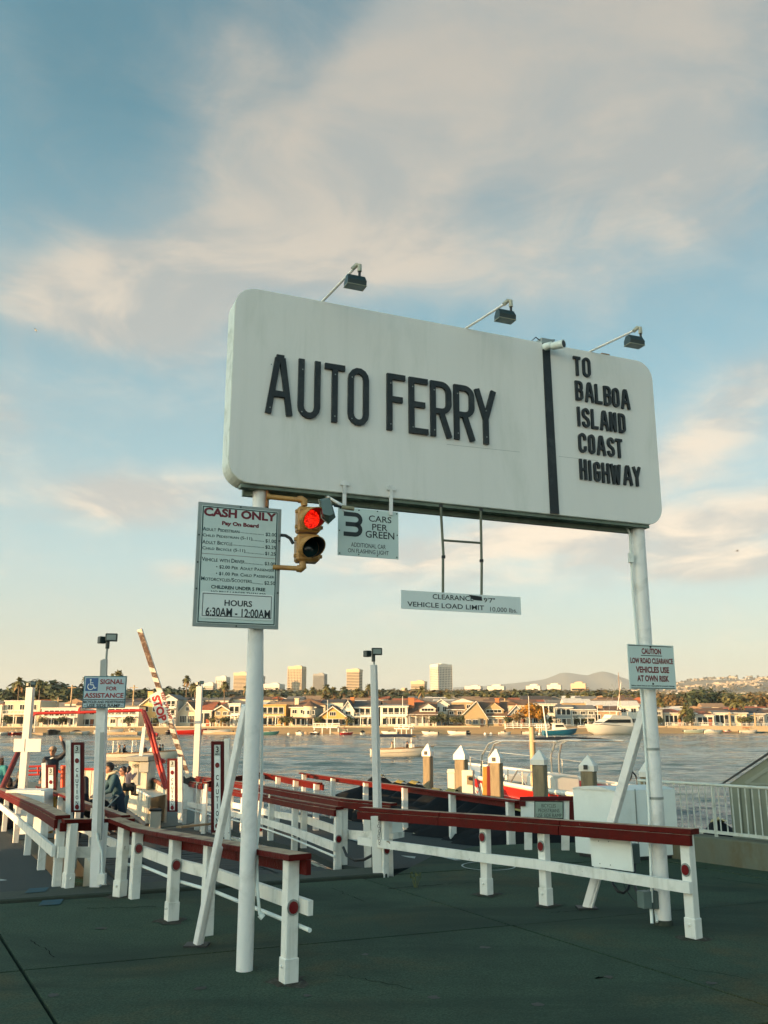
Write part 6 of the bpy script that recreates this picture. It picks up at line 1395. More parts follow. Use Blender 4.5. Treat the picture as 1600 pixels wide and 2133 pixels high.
plist = [(33, 1407, 1455, 300, 1.75, 'tall fan palm at the far left'), (77, 1412, 1450, 310, 1.6, 'fan palm just right of the left white post'), (241, 1391, 1450, 290, 1.85, 'fan palm rising right behind the wheelchair sign'), (212, 1399, 1450, 320, 1.1, 'small palm crown showing left of the signal post top'), (228, 1401, 1450, 320, 1.0, 'small palm crown just right of the signal post top'), (171, 1406, 1450, 320, 1.2, 'palm peeking out left of the wheelchair sign'),
 (385, 1404, 1450, 330, 1.5, 'slender fan palm right of the STOP board'), (403, 1418, 1455, 330, 1.8, 'fan palm behind the white lamp post right of the STOP board'), (396, 1421, 1455, 345, 1.2, 'smaller palm left of the white lamp post'), (465, 1416, 1458, 320, 1.6, 'fan palm in front of the curved white office block'), (469, 1422, 1458, 360, 1.2, 'short palm beside the one before the curved office block'), (511, 1424, 1455, 330, 1.3, 'palm left of the left billboard pole'),
 (650, 1428, 1450, 420, 1.9, 'palm left end of the group below the grey tower'), (667, 1433, 1450, 430, 2.0, 'palm in the group below the grey tower, shorter'), (680, 1421, 1458, 380, 2.1, 'tallest palm below the grey tower'), (694, 1428, 1458, 385, 1.9, 'palm right of the tallest one below the grey tower'), (676, 1440, 1462, 340, 1.5, 'low palm below the grey tower'), (716, 1426, 1450, 390, 1.9, 'palm left in front of the banded cream tower'), (744, 1430, 1455, 385, 2.0, 'palm in front of the banded cream tower'), (758, 1434, 1458, 370, 2.0, 'palm right of the banded cream tower'), (768, 1421, 1455, 380, 1.7, 'palm just left of the middle lamp post'), (787, 1436, 1458, 380, 1.6, 'palm just right of the middle lamp post'),
 (879, 1426, 1462, 330, 1.8, 'palm in front of the shorter cream tower'), (935, 1442, 1458, 360, 1.6, 'palm below the tallest tower'), (1048, 1441, 1460, 400, 1.8, 'palm near the plain white block'), (1130, 1444, 1460, 400, 1.6, 'palm below the mountain'), (1185, 1443, 1462, 380, 1.8, 'palm left of the cream cube building'), (1205, 1440, 1462, 400, 1.9, 'first palm right of the cream cube building'), (1226, 1439, 1465, 390, 1.9, 'palm left of the sailboat masts'), (1262, 1446, 1465, 380, 1.6, 'palm behind the motor yacht mast'), (1322, 1444, 1465, 370, 1.6, 'palm just left of the right pole'), (1308, 1446, 1465, 380, 1.5, 'short palm left of the right pole brace'), (1333, 1445, 1465, 360, 1.5, 'palm touching the right pole'),
 (1378, 1452, 1478, 310, 1.8, 'golden palm right of the right pole'), (1430, 1464, 1500, 275, 2.0, 'broad golden palm in front of the tiled house at right'), (1532, 1453, 1500, 285, 1.4, 'tall thin palm left of a pair at right'), (1546, 1453, 1500, 285, 1.4, 'tall thin palm right of a pair at right')]
for i, (px, yt, yb, Yd, s, lab) in enumerate(plist): palm(px, yt, yb, Yd, lab, s, i)
random.seed(44)
for i in range(26):
    px = [620, 640, 705, 735, 800, 822, 845, 868, 900, 925, 955, 985, 1030, 1070, 1090, 1150, 1165, 1240, 1280, 1410, 1460, 1510, 1565, 1590, 560, 450][i] + random.uniform(-6, 6); Yd = random.uniform(450, 800)
    palm(px, random.uniform(1431, 1438) + (8 if px > 1340 else 0), 1455, Yd, 'tiny distant fan palm on the skyline, %s' % where(px), random.uniform(1.7, 2.6), i)
# poles
def utility(px, yt, Yd, label, arms=1):
    x = X(px, Yd); z = Zy(yt, Yd); t = thing('utility_pole', label, 'utility pole', (x, Yd, 0), 'utility poles behind the far houses'); m = MB(); m.tube([(x, Yd, 0), (x, Yd, z)], [.3, .22], 8); m.build('pole', mat('pole_wood', (.42, .3, .17), .8), t)
    for k in range(arms): m = MB(); m.box((x, Yd - .2, z - .8 - k * 1.2), (2.6, .15, .18)); m.build('crossarm', MATS['pole_wood'], t)
for p in ((145, 1427, 275, 'utility pole with lamp left of the wheelchair sign'), (275, 1427, 280, 'utility pole with wide crossarms right of the wheelchair sign'), (118, 1453, 270, 'short pole above the long cream house'), (1053, 1455, 280, 'wooden pole right of the shingle house'), (1521, 1483, 272, 'pale pole between houses at right'), (1573, 1485, 273, 'pale pole near the right edge'), (1441, 1500, 268, 'thin white pole below the broad palm')): utility(*p)
for lab, px, yt, Y in (('white flagpole in front of the shingle roofed row right of the lamp', 839, 1450, 255), ('tall white flagpole with yard before the orange tree', 1103, 1450, 252), ('white flagpole before the chalet', 682, 1458, 254), ('white flagpole left of the motor yacht', 1246, 1470, 250), ('thin white flagpole left of the signal post', 73, 1478, 230)):
    m = MB(); x = X(px, Y); m.tube([(x, Y, -1), (x, Y, Zy(yt, Y))], [.12, .07], 8); m.build('flagpole', FRAMEW, label=lab, cat='flagpole', loc=(x, Y, -1))
# ------------------------------------------------------------------ hillside: scattered houses and woods
random.seed(61); HM = []
for k in range(6):
    m = MB(); w = 14 + k * 2; m.box((0, 0, 3), (w, 10, 6)); m.add([(-w / 2 - .6, -5.6, 6), (w / 2 + .6, -5.6, 6), (w / 2 + .6, 5.6, 6), (-w / 2 - .6, 5.6, 6), (-w / 2 + 2, 0, 8.6), (w / 2 - 2, 0, 8.6)], [(0, 1, 5, 4), (1, 2, 5), (2, 3, 4, 5), (3, 0, 4)]); m.box((0, -5.02, 3.4), (w * .7, .1, 1.6)); HM.append(m.mesh('hillside_house', m=[cream, white, pinkw, stone, tan_, white][k]))
pos = []
while len(pos) < 1300:
    px = random.uniform(700, 1680); Y = random.uniform(1500, 5200) ; x = X(px, Y)
    if px < 1050 and random.random() < .75: continue
    if noise.noise(Vector((x * .004, Y * .003, 7))) < -.12: continue
    pos.append((Y, x))
pos.sort()
for n_, (Y, x) in enumerate(pos[:290]):
    o = bpy.data.objects.new('hillside_house', HM[n_ % 6]); sc.collection.objects.link(o); o.location = (x, Y, hgt(x, Y) - .8); o.rotation_euler = (0, 0, random.uniform(-.7, .5)); o['label'] = 'tiny pale house scattered on the distant hillside'; o['category'] = 'house'; o['group'] = 'houses on the distant hillside'
m = MB()
for n_, (Y, x) in enumerate(pos[290:]):
    w = random.uniform(16, 34); M = rotz(random.uniform(-.7, .5)); z = hgt(x, Y); m.box((x, Y, z + 2), (w, 11, 6), M)
m.build('hillside_houses', H_('hill_tan', (.42, .34, .24)), kind='stuff', label='hundreds of far pale houses covering the hillside', cat='houses')
m = MB(); random.seed(62)
for i in range(13000):
    px = random.uniform(-100, 1700); Y = 900 + 4600 * random.random() ** 1.6; x = X(px, Y)
    if noise.noise(Vector((x * .003, Y * .002, 1))) < -.2: continue
    s = random.uniform(4, 9) * (1 + Y / 9000); z = hgt(x, Y); c = Vector((x, Y, z + s * .35))
    for k in range(3):
        v = Vector((random.uniform(-1, 1), random.uniform(-1, 1), random.uniform(-.3, 1))).normalized(); a = v.orthogonal().normalized() * s * .8; b = v.cross(a).normalized() * s * .55; q_ = c + v * s * .25; m.add([q_ - a, q_ - b, q_ + a, q_ + b], [(0, 1, 2, 3)])
m.build('distant_woods', mat('far_wood', (.1, .085, .04), .9, var=.3, scale=.01), kind='stuff', label='distant woodland and scrub scattered over the hills', cat='woods')
# ================================================================== air
m = MB(); m.box((0, 5500, 270), (18600, 13000, 550))
hz = m.build('haze', bpy.data.materials.new('haze'), kind='stuff', label='thin pale evening haze over the harbour and hills', cat='haze', loc=(0, 5500, -5))
hm = hz.data.materials[0]; hm.use_nodes = True; nt = hm.node_tree; nt.nodes.clear(); o_ = nt.nodes.new('ShaderNodeOutputMaterial'); pv = nt.nodes.new('ShaderNodeVolumePrincipled')
pv.inputs['Color'].default_value = (.78, .88, .95, 1); pv.inputs['Density'].default_value = 8e-5; pv.inputs['Anisotropy'].default_value = .0; nt.links.new(pv.outputs[0], o_.inputs['Volume'])
# ================================================================== boats
GEL = mat('boat_white', (.72, .68, .58), .3, var=.04, spec=.6); TEAK = mat('teak', (.3, .17, .08), .6); NAVY = mat('navy_canvas', (.012, .02, .04), .7); TANC = mat('tan_canvas', (.42, .3, .14), .8)
REDH = mat('red_hull', (.55, .02, .01), .28, var=.08, spec=.6); BLUEH = mat('blue_hull', (.01, .13, .22), .3); TEALH = mat('teal_hull', (.06, .2, .19), .35); GREENC = mat('green_cover', (.01, .06, .05), .7); STEEL = mat('stainless', (.6, .6, .55), .25, .8)
def hull(m, L, B, Hh, bow=.35, dr=.35, fl=.82, z0=0, deck=None, sheer=.35):
    """stern at x=0, bow at x=L, y across; draws dr below z=0"""
    R_ = []
    for i in range(15):
        t = i / 14; b = B / 2 * (1 - max(0, (t - .45) / .55) ** 2.1) * (.9 + .1 * min(1, t * 5)); b = max(b, .02); kz = -dr + (dr + Hh * .55) * max(0, (t - .72) / .28) ** 1.8; gz_ = Hh * (1 + sheer * t * t)
        x = t * L + bow * 0; xg = x + bow * t ** 4
        R_.append([Vector((xg, -b, gz_)), Vector((x, -b * fl, gz_ * .25)), Vector((x, -b * .3, kz + (.1 if t < .9 else .02))), Vector((x, 0, kz)), Vector((x, b * .3, kz + (.1 if t < .9 else .02))), Vector((x, b * fl, gz_ * .25)), Vector((xg, b, gz_))])
    m.loft(R_, False, False, True); m.add(R_[0], [tuple(range(7))[::-1]])
    return R_
def gunwale(m, R_, w=.05, h=.06):
    for s in (0, 6):
        m.tube([r[s] for r in R_], w, 6, True)
def floor_(m, R_, drop, i0=0, i1=14):
    a = [r[0] - Vector((0, 0, drop)) for r in R_[i0:i1]]; b = [r[6] - Vector((0, 0, drop)) for r in R_[i0:i1]]
    n = len(a); m.add(a + b, [(i, i + 1, n + i + 1, n + i) for i in range(n - 1)])
def boat_root(label, cat='boat', group='boats along the far shore'): return thing('motor_boat', label, cat, (0, 0, 0), group)
def duffy(label, canvas, trim):
    t = thing('electric_launch', label, 'boat', (0, 0, 0), 'canopied launches crossing the channel')
    m = MB(); R_ = hull(m, 6.2, 2.3, .72, .35, .3); m.build('hull', GEL, t)
    m = MB(); gunwale(m, R_, .045); m.build('gunwale', TEAK, t); m = MB(); floor_(m, R_, .35, 0, 11); m.build('sole', TEAK, t); m = MB(); floor_(m, R_, .02, 10, 15); m.build('foredeck', GEL, t)
    m = MB(); m.box((4.2, 0, .95), (.5, 1.7, .5), None, .05); m.build('coaming', GEL, t)
    for y in (-.8, .8): m = MB(); m.box((2.4, y, .6), (2.6, .4, .3), None, .04); m.build('seat', mat('seat_cream', (.5, .42, .3), .7), t)
    for x in (.7, 2.4, 4.1):
        for y in (-.95, .95): m = MB(); m.tube([(x, y, .7), (x, y * .95, 2.0)], .028, 6); m.build('canopy_post', STEEL, t)
    m = MB(); rg = []
    for i in range(8):
        x = .2 + i * .62; k = 1 if 0 < i < 7 else .94; rg.append([Vector((x, s * 1.12 * k, 1.98 + .16 * (1 - (s * s)) + .05 * math.sin(i / 7 * math.pi))) for s in (-1, -.6, 0, .6, 1)] + [Vector((x, s * 1.12 * k, 1.86 + .1 * (1 - s * s) + .05 * math.sin(i / 7 * math.pi))) for s in (1, .6, 0, -.6, -1)])
    m.loft(rg, True, True, True); m.build('canopy', canvas, t); m = MB()
    m.tube([rg[0][0], rg[-1][0]], .035, 6); m.tube([rg[0][4], rg[-1][4]], .035, 6); m.build('canopy_trim', trim, t)
    return t
def runabout(label, hm, L=6, cover=None, cab=False, group='boats along the far shore', canopy=None, ob=True):
    t = boat_root(label, group=group); m = MB(); R_ = hull(m, L, L * .36, .85 * L / 6, .3); m.build('hull', hm, t); m = MB(); gunwale(m, R_, .05); m.build('gunwale', GEL, t)
    m = MB(); floor_(m, R_, .3, 0, 10); m.build('cockpit_floor', GEL, t); m = MB(); floor_(m, R_, -.02, 9, 15); m.build('foredeck', GEL, t)
    if cover:
        m = MB(); rg = []
        for i in range(9):
            x = .1 + (L * .85) * i / 8; w = L * .17 * (1 - max(0, (i - 4) / 4.6) ** 2); zc = .85 + .75 * math.sin(math.pi * min(1, i / 6)) ** .7
            rg.append([Vector((x, s * w, .8 + (zc - .8) * (1 - abs(s) ** 2.2))) for s in (-1, -.6, -.2, .2, .6, 1)])
        m.loft(rg, False, False, True); m.build('cover', cover, t)
    else:
        m = MB(); m.prism([(L * .5, .85), (L * .62, .85), (L * .53, 1.4), (L * .5, 1.4)], Fr((0, 0, 0), (1, 0, 0)), -L * .14, L * .14); m.build('windshield', GLASS, t)
        for x in (.28, .42): m = MB(); m.box((L * x, 0, .75), (.5, L * .24, .5), None, .05); m.build('seat', GEL, t)
    if cab: m = MB(); m.box((L * .45, 0, 1.5), (L * .25, L * .22, 1.2), None, .12); cb = m.build('cabin', GEL, t); m = MB(); m.box((L * .45, 0, 1.65), (L * .26, L * .225, .45), None, .02); m.build('cabin_window', GLASS, cb)
    if canopy:
        for x in (.25, .55):
            for s in (-1, 1): m = MB(); m.tube([(L * x, s * L * .14, .8), (L * x, s * L * .13, 2.1)], .03, 6); m.build('canopy_post', STEEL, t)
        m = MB(); m.box((L * .4, 0, 2.15), (L * .42, L * .32, .14), None, .05); m.build('canopy', canopy, t)
    if ob: m = MB(); m.box((-.25, 0, .75), (.4, .35, .65), None, .08); m.box((-.3, 0, .2), (.18, .12, .8)); m.build('outboard', BLACK, t)
    return t
def put_boat(t, px, py, Y, rz, sc_=1.0): return place(t, (X(px, Y), Y, WZ), rz, sc_)
def fix_sit(): pass
put_boat(duffy('white launch with tan canopy and passengers crossing at left', TANC, TANC), 228, 1571, 83, rad(4), 1.0)
put_boat(duffy('white launch with dark blue canopy crossing right of the middle lamp post', NAVY, mat('yellow_piping', (.5, .36, .1), .6)), 772, 1562, 95, rad(4), 1.02)
# far shore boats: px of centre, distance, heading, builder args
def far(px, Y, rz, label, hm=GEL, L=5.5, **k): t = runabout(label, hm, L, **k); k_ = .72 if L <= 7 else .85; c, s = math.cos(rz) * L / 2 * k_, math.sin(rz) * L / 2 * k_; place(t, (X(px, Y) - c, Y - s, WZ), rz, k_); return t
far(14, 222, 1.2, 'small white boat with red fenders at the left edge of the far shore', L=6.5, canopy=None)
far(38, 224, 1.3, 'red boat with dark green canopy near the left white post', REDH, 7, canopy=GREENC)
far(65, 232, -1.5, 'white boat with tall pole just right of the left white post', GEL, 6, cab=True)
far(112, 234, -1.45, 'big black covered boat moored stern to, left of the signal post', mat('black_hull', (.015, .015, .018), .3), 8.5, cover=BLACKC)
far(168, 236, .3, 'white boat with black cover left of the signal post', GEL, 6.5, cover=BLACKC)
far(228, 238, .1, 'white boat under a tan sunshade right of the signal post', GEL, 8.5, canopy=TANC)
far(280, 238, .2, 'small white cabin cruiser with yellow top left of the STOP board', GEL, 6, cab=True, canopy=TANC)
far(352, 240, -1.4, 'dark covered boat just left of the red hulled one', mat('black_hull', (.015, .015, .018)), 6, cover=BLACKC)
far(400, 240, .15, 'long red hulled boat right of the barrier arm', REDH, 9)
far(453, 240, .05, 'long boat under a dark green cover left of the billboard brace', GEL, 8, cover=GREENC)
far(486, 242, .1, 'white skiff in front of the trellised gable', GEL, 5)
far(562, 236, .05, 'teal and white motor boat right of the left billboard pole', TEALH, 6.5)
far(624, 236, 2.3, 'small white dinghy with black outboard below the turret house', GEL, 4.2)
far(656, 238, 2.6, 'small dark dinghy below the chalet', mat('black_hull', (.015, .015, .018)), 3.8)
far(722, 236, .4, 'little red boat with red canopy left of the middle lamp post', REDH, 4.6, canopy=mat('red_canvas', (.3, .03, .02), .7))
far(756, 234, 1.5, 'black covered inflatable just left of the middle lamp post', GEL, 5, cover=BLACKC)
far(812, 236, 2.8, 'white boat moored behind the blue canopied launch', GEL, 6)
far(896, 236, 2.9, 'white open boat with outboard below the brick chimney house', GEL, 5.6)
far(952, 236, 2.9, 'white runabout with black windscreen left of the shingle house', GEL, 6.6)
far(974, 238, -1.2, 'small dark inflatable beside the white runabout', mat('black_hull', (.015, .015, .018)), 4.5)
far(1050, 240, .1, 'flat white skiff on the sand edge below the shingle house', GEL, 4.4, ob=False)
far(1102, 240, -.1, 'white open boat moored left of the blue fishing boat', GEL, 5.2)
far(1338, 250, .1, 'small white boat left of the right billboard pole', GEL, 5)
far(1445, 258, .1, 'pale green open boat right of the right billboard pole', mat('pale_green_hull', (.4, .5, .42), .4), 7.5)
far(1483, 258, .05, 'long white covered boat right of the pale green one', GEL, 7, cover=GEL)
far(1514, 262, .4, 'small red and white boat among those at right', REDH, 4.6)
far(1556, 262, 0, 'white boat with orange canopy near the right edge', GEL, 7, canopy=mat('orange_canvas', (.5, .1, .02), .7))
far(1578, 263, .2, 'dark blue boat right of the orange canopy', BLUEH, 5.5)
# buoys
for px, Y in ((602, 232), (843, 205), (1010, 235), (1022, 236), (1123, 236)):
    m = MB(); m.sphere((X(px, Y), Y, WZ + .15), .38, 10, 6); m.build('mooring_buoy', GEL, label='small white mooring buoy near the far shore, %s' % where(px), cat='buoy', group='mooring buoys', loc=(X(px, Y), Y, WZ))
# blue fishing boat
t = boat_root('blue hulled fishing boat with white cabin and outriggers below the orange tree'); L = 9
m = MB(); R_ = hull(m, L, 3, 1.15, .6, .4, sheer=.5); m.build('hull', BLUEH, t); m = MB(); gunwale(m, R_, .07); m.build('gunwale', GEL, t); m = MB(); floor_(m, R_, .4, 0, 9); m.build('cockpit_floor', GEL, t); m = MB(); floor_(m, R_, 0, 8, 15); m.build('foredeck', GEL, t)
m = MB(); m.prism([(2.8, .8), (6.4, 1.3), (5.4, 2.9), (3.0, 2.9)], Fr((0, 0, 0), (1, 0, 0)), -1.15, 1.15); cb = m.build('cabin', GEL, t)
m = MB(); m.prism([(3.2, 2.0), (5.7, 2.05), (5.35, 2.6), (3.2, 2.6)], Fr((0, 0, 0), (1, 0, 0)), -1.17, 1.17); m.build('cabin_window', GLASS, cb)
m = MB(); m.box((4.1, 0, 3.0), (3.0, 2.3, .12)); m.box((3.8, 0, 4.1), (1.8, 1.6, .1)); m.build('roof', GEL, t)
for x, y in ((3.2, .8), (3.2, -.8), (4.6, .8), (4.6, -.8)): m = MB(); m.tube([(x, y, 3.0), (x, y, 4.1)], .04, 6); m.build('tower_leg', STEEL, t)
for s in (-1, 1): m = MB(); m.tube([(4, s * 1.1, 2.9), (1.2, s * 2.0, 9.5)], .04, 6); m.build('outrigger', STEEL, t)
m = MB(); m.tube([(R_[i][0].x, R_[i][0].y, R_[i][0].z + .6) for i in range(8, 15)], .03, 6); m.tube([(R_[i][6].x, R_[i][6].y, R_[i][6].z + .6) for i in range(8, 15)], .03, 6); m.build('bow_rail', STEEL, t)
place(t, (X(1130, 232), 232, WZ), rad(6), .95)
# motor yacht
t = thing('motor_yacht', 'big white motor yacht left of the right billboard pole, bow towards us', 'yacht', (0, 0, 0)); L = 15
m = MB(); R_ = hull(m, L, 4.9, 2.3, 1.0, .5, .86, sheer=.3); m.build('hull', GEL, t); m = MB(); floor_(m, R_, 0, 0, 15); m.build('deck', GEL, t)
m = MB(); m.prism([(.5, 2.2), (12, 2.9), (9.2, 4.3), (1.0, 4.4)], Fr((0, 0, 0), (1, 0, 0)), -1.9, 1.9); sp = m.build('superstructure', GEL, t)
m = MB(); m.prism([(1.5, 3.2), (11.3, 3.25), (9.35, 4.1), (1.5, 4.15)], Fr((0, 0, 0), (1, 0, 0)), -1.93, 1.93); m.build('window_band', GLASS, sp)
m = MB(); m.prism([(9.42, 4.08), (11.35, 3.2), (11.45, 3.2), (9.5, 4.1)], Fr((0, 0, 0), (1, 0, 0)), -1.6, 1.6); m.build('windscreen', GLASS, sp)
m = MB(); m.prism([(1.0, 4.4), (8.6, 4.4), (7.6, 5.4), (1.6, 5.0)], Fr((0, 0, 0), (1, 0, 0)), -1.7, 1.7); m.build('flybridge', GEL, t)
m = MB(); m.prism([(1.6, 6.5), (6.5, 6.55), (6.3, 6.8), (1.8, 6.75)], Fr((0, 0, 0), (1, 0, 0)), -1.5, 1.5); m.build('hardtop', NAVY, t)
for x in (2, 6):
    for s in (-1, 1): m = MB(); m.tube([(x, s * 1.4, 5.0), (x, s * 1.35, 6.6)], .06, 6); m.build('hardtop_post', GEL, t)
m = MB(); m.tube([(3.2, 0, 6.6), (3.0, 0, 9.2)], .05, 6); m.sphere((3.2, 0, 7.1), .35, 8, 6); m.build('mast', GEL, t)
for i in range(5): m = MB(); m.box((5.5 + i * .9, -2.18 + i * .05, 1.3), (.45, .12, .3), None, .05); m.build('porthole', GLASS, t)
m = MB(); m.tube([(R_[i][0].x, R_[i][0].y, R_[i][0].z + .7) for i in range(6, 15)], .035, 6); m.tube([(R_[i][6].x, R_[i][6].y, R_[i][6].z + .7) for i in range(6, 15)], .035, 6); m.build('bow_rail', STEEL, t)
place(t, (X(1322, 232), 236, WZ), rad(205), .92)
for lab, px, yt, Y, rk in (('tall dark sailboat mast rising behind the motor yacht', 1298, 1400, 250, 0), ('raked white sailboat mast left of the dark one', 1283, 1420, 252, .22)):
    t = thing('sailboat', lab, 'sailboat', (0, 0, 0)); m = MB(); R_ = hull(m, 9, 2.8, 1.1, .7, .4); m.build('hull', GEL, t); m = MB(); floor_(m, R_, 0); m.build('deck', GEL, t); m = MB(); m.box((4, 0, 1.4), (3, 1.5, .5), None, .1); m.build('cabin', GEL, t)
    hm_ = Zy(yt, Y) - WZ; m = MB(); m.tube([(5, 0, 1), (5 + rk * 12, 0, hm_)], [.12, .07], 8); m.build('mast', TEAK if rk == 0 else GEL, t); m = MB(); m.tube([(4.9, 0, 2.2), (1, 0, 2.3)], .1, 6); m.build('boom', GEL, t)
    m = MB(); m.tube([(9.4, 0, 1.5), (5, 0, hm_ - .5)], .02, 4); m.tube([(.1, 0, 1.2), (5, 0, hm_ - .5)], .02, 4); m.build('stay', STEEL, t); place(t, (X(px, Y) - 5, Y + 2, WZ), 0)
# ------------------------------------------------------------------ pilings
TIMB = mat('weathered_piling', (.3, .235, .14), .85, var=.3, scale=5, stretch=(1, 1, .25), dirt=(.045, .038, .025), dirtamt=.95, dscale=3, bump=.5, streak=((.08, .06, .035), .7))
for lab, xc, ya, yb, yl, w_px, Y, lamp in (('piling furthest left, with a small lamp in its cap', 891.5, 1549, 1575, 1640, 19, 27, 1), ('second piling from the left, between two dock pedestals', 961, 1553, 1582, 1650, 25, 24, 0), ('third piling, with lamp, beside the orange and red posts', 1034, 1560, 1589, 1660, 25, 22.3, 1), ('fourth piling, plain cap, in front of the red boat', 1124, 1562, 1593, 1668, 29, 20.6, 0), ('fifth piling, with lamp, left of the white box', 1226, 1573, 1606, 1650, 31, 18.6, 1), ('sixth piling, mostly hidden behind the right billboard pole', 1346, 1588, 1618, 1650, 24, 19.5, 0)):
    top = D(xc, yb, Y); t = thing('mooring_piling', 'square timber ' + lab, 'piling', (top.x, Y, WZ), 'timber pilings with white pyramid caps'); w = w_px / 1800 * Y / 1.2; M = rotz(rad(-28))
    m = MB(); m.box((top.x, Y, (top.z - 3.2) / 2), (w, w, top.z + 3.2), M, .02); m.build('timber', TIMB, t)
    ap = D(xc, ya, Y).z; hc = ap - top.z; W2 = w * .58; m = MB()
    ring = lambda r, z: [M @ Vector((a * r, b * r, 0)) + Vector((top.x, Y, z)) for a, b in ((-1, -1), (1, -1), (1, 1), (-1, 1))]
    m.loft([ring(W2, top.z), ring(W2, top.z + hc * .35), ring(.012, ap)], True, True, False); cp_ = m.build('cap', mat('cap_paint', (.74, .7, .62), .5, var=.04), t)
    if lamp: m = MB(); f_ = Fr(M @ Vector((0, -W2, 0)) + Vector((top.x, Y, top.z)), M @ Vector((1, 0, 0))); m.prism([(-.05, hc * .12), (.03, hc * .12), (.03, hc * .4), (-.05, hc * .4)], f_, 0, .03); m.build('cap_lamp', BLACK, cp_)
t = thing('dock_pedestal', 'cream dock power pedestal left of the second piling', 'pedestal', tuple(D(942, 1645, 24.6)), 'dock power pedestals'); m = MB(); m.box(D(942, 1640, 24.8), (.2, .2, .95), rotz(-.3), .01); m.build('cabinet', CREAM, t); m = MB(); m.box(D(942, 1608, 24.8), (.24, .24, .05), rotz(-.3), .01); m.build('cabinet_cap', CREAM, t)
t = thing('dock_pedestal', 'cream dock power pedestal with an electric meter right of the second piling', 'pedestal', tuple(D(976, 1650, 23.5)), 'dock power pedestals'); m = MB(); m.box(D(976, 1640, 23.6), (.29, .25, .85), rotz(-.3), .01); m.build('cabinet', CREAM, t)
m = MB(); c = D(979, 1625, 23.4); m.box(c, (.15, .04, .22), rotz(-.3)); m.build('recess', mat('meter_recess', (.2, .15, .08), .6), t); m = MB(); m.tube([c + Vector((0, -.02, .04)), c + Vector((0, -.08, .04))], .045, 12); m.build('meter', BLACK, t)
m = MB(); m.beam(D(1010, 1700, 22.6), D(1010, 1597, 22.6), .1, .1, up=(0, 1, 0), bev=.008); m.build('orange_post', mat('orange_timber', (.5, .26, .05), .75, dirt=(.2, .08, .02), dirtamt=.5, dscale=5), label='orange painted timber post left of the third piling', cat='post', loc=tuple(D(1010, 1700, 22.6)))
m = MB(); m.beam(D(1019, 1700, 22.9), D(1018, 1596, 22.9), .1, .1, up=(0, 1, 0), bev=.008); m.build('red_post', mat('red_timber', (.2, .02, .015), .7), label='dark red timber post between the orange post and the third piling', cat='post', loc=tuple(D(1019, 1700, 22.9)))
# ------------------------------------------------------------------ red charter boat
t = thing('charter_boat', 'red hulled parasail boat with white deck and arch, moored behind the pilings', 'boat', (0, 0, 0)); L = 9.3
m = MB(); R_ = hull(m, L, 3.3, 1.7, .9, .4, .86, sheer=.2); m.build('hull', REDH, t)
m = MB(); gunwale(m, R_, .075); m.build('gunwale', GEL, t); m = MB(); floor_(m, R_, .35, 0, 9); m.build('cockpit_floor', GEL, t); m = MB(); floor_(m, R_, .0, 8, 15); m.build('foredeck', GEL, t)
m = MB(); m.box((3.6, 0, 1.55), (1.6, 1.0, .9), None, .08); m.box((6.6, 0, 1.75), (2.4, 1.4, .35), None, .08); m.box((1.0, 0, 1.2), (1.2, 2.0, .6), None, .08); m.build('console', GEL, t)
for s in (-1, 1):
    m = MB(); m.tube([R_[i][0 if s < 0 else 6] + Vector((0, -s * .08, .55)) for i in range(6, 15)], .02, 6)
    for i in range(6, 15, 2): p = R_[i][0 if s < 0 else 6]; m.tube([p + Vector((0, -s * .08, 0)), p + Vector((0, -s * .08, .55))], .016, 6)
    m.build('bow_rail', STEEL, t)
for x0, x1 in ((5.9, 4.9), (5.4, 4.5)):
    m = MB(); 
    for s in (-1, 1): m.tube([(x0, s * 1.35, 1.4), (x0 - .1, s * 1.32, 2.5), (x1 + .5, s * 1.25, 2.9), (x1, s * 1.2, 3.0), (1.4, s * 1.15, 3.05)], .038, 8)
    m.build('arch', STEEL, t)
m = MB(); rg = [[Vector((x, s * 1.4, 3.02 + .14 * (1 - s * s) - .02 * abs(x - 2.6))) for s in (-.75, -.4, 0, .4, .75)] for x in (1.7, 2.2, 2.9, 3.5)]; m.loft(rg, False, False, True); m.build('canopy', BLACKC, t)
m = MB(); m.tube([(2.7, 1.2, .8), (2.7, 1.2, 3.45)], .085, 10); m.tube([(2.35, 1.1, .8), (2.35, 1.1, 2.1)], .08, 10); m.build('tow_mast', mat('tan_mast', (.45, .33, .18), .6), t)
m = MB(); m.tube([(3.3, .3, 3.0), (3.5, .3, 4.1)], .022, 6); m.build('antenna', GEL, t)
m = MB(); 
for x in (2.2, 3.1, 4.0): m.tube([(x, 1.35, 1.2), (x, 1.35, 2.15)], .025, 6)
m.tube([(2.0, 1.35, 2.15), (3.4, 1.35, 2.15), (4.4, 1.35, 1.3)], .027, 6); m.tube([(2.2, 1.35, 1.2), (3.3, 1.35, 2.1)], .02, 6); m.build('stern_rail', STEEL, t)
m = MB(); m.sphere((1.0, -.9, 2.2), (.22, .12, .3), 10, 6); m.tube([(1.1 + .3 * math.cos(a), -1.1, 1.9 + .3 * math.sin(a)) for a in [i * .6 for i in range(9)]], .025, 6); m.build('rope_coil', BLACK, t)
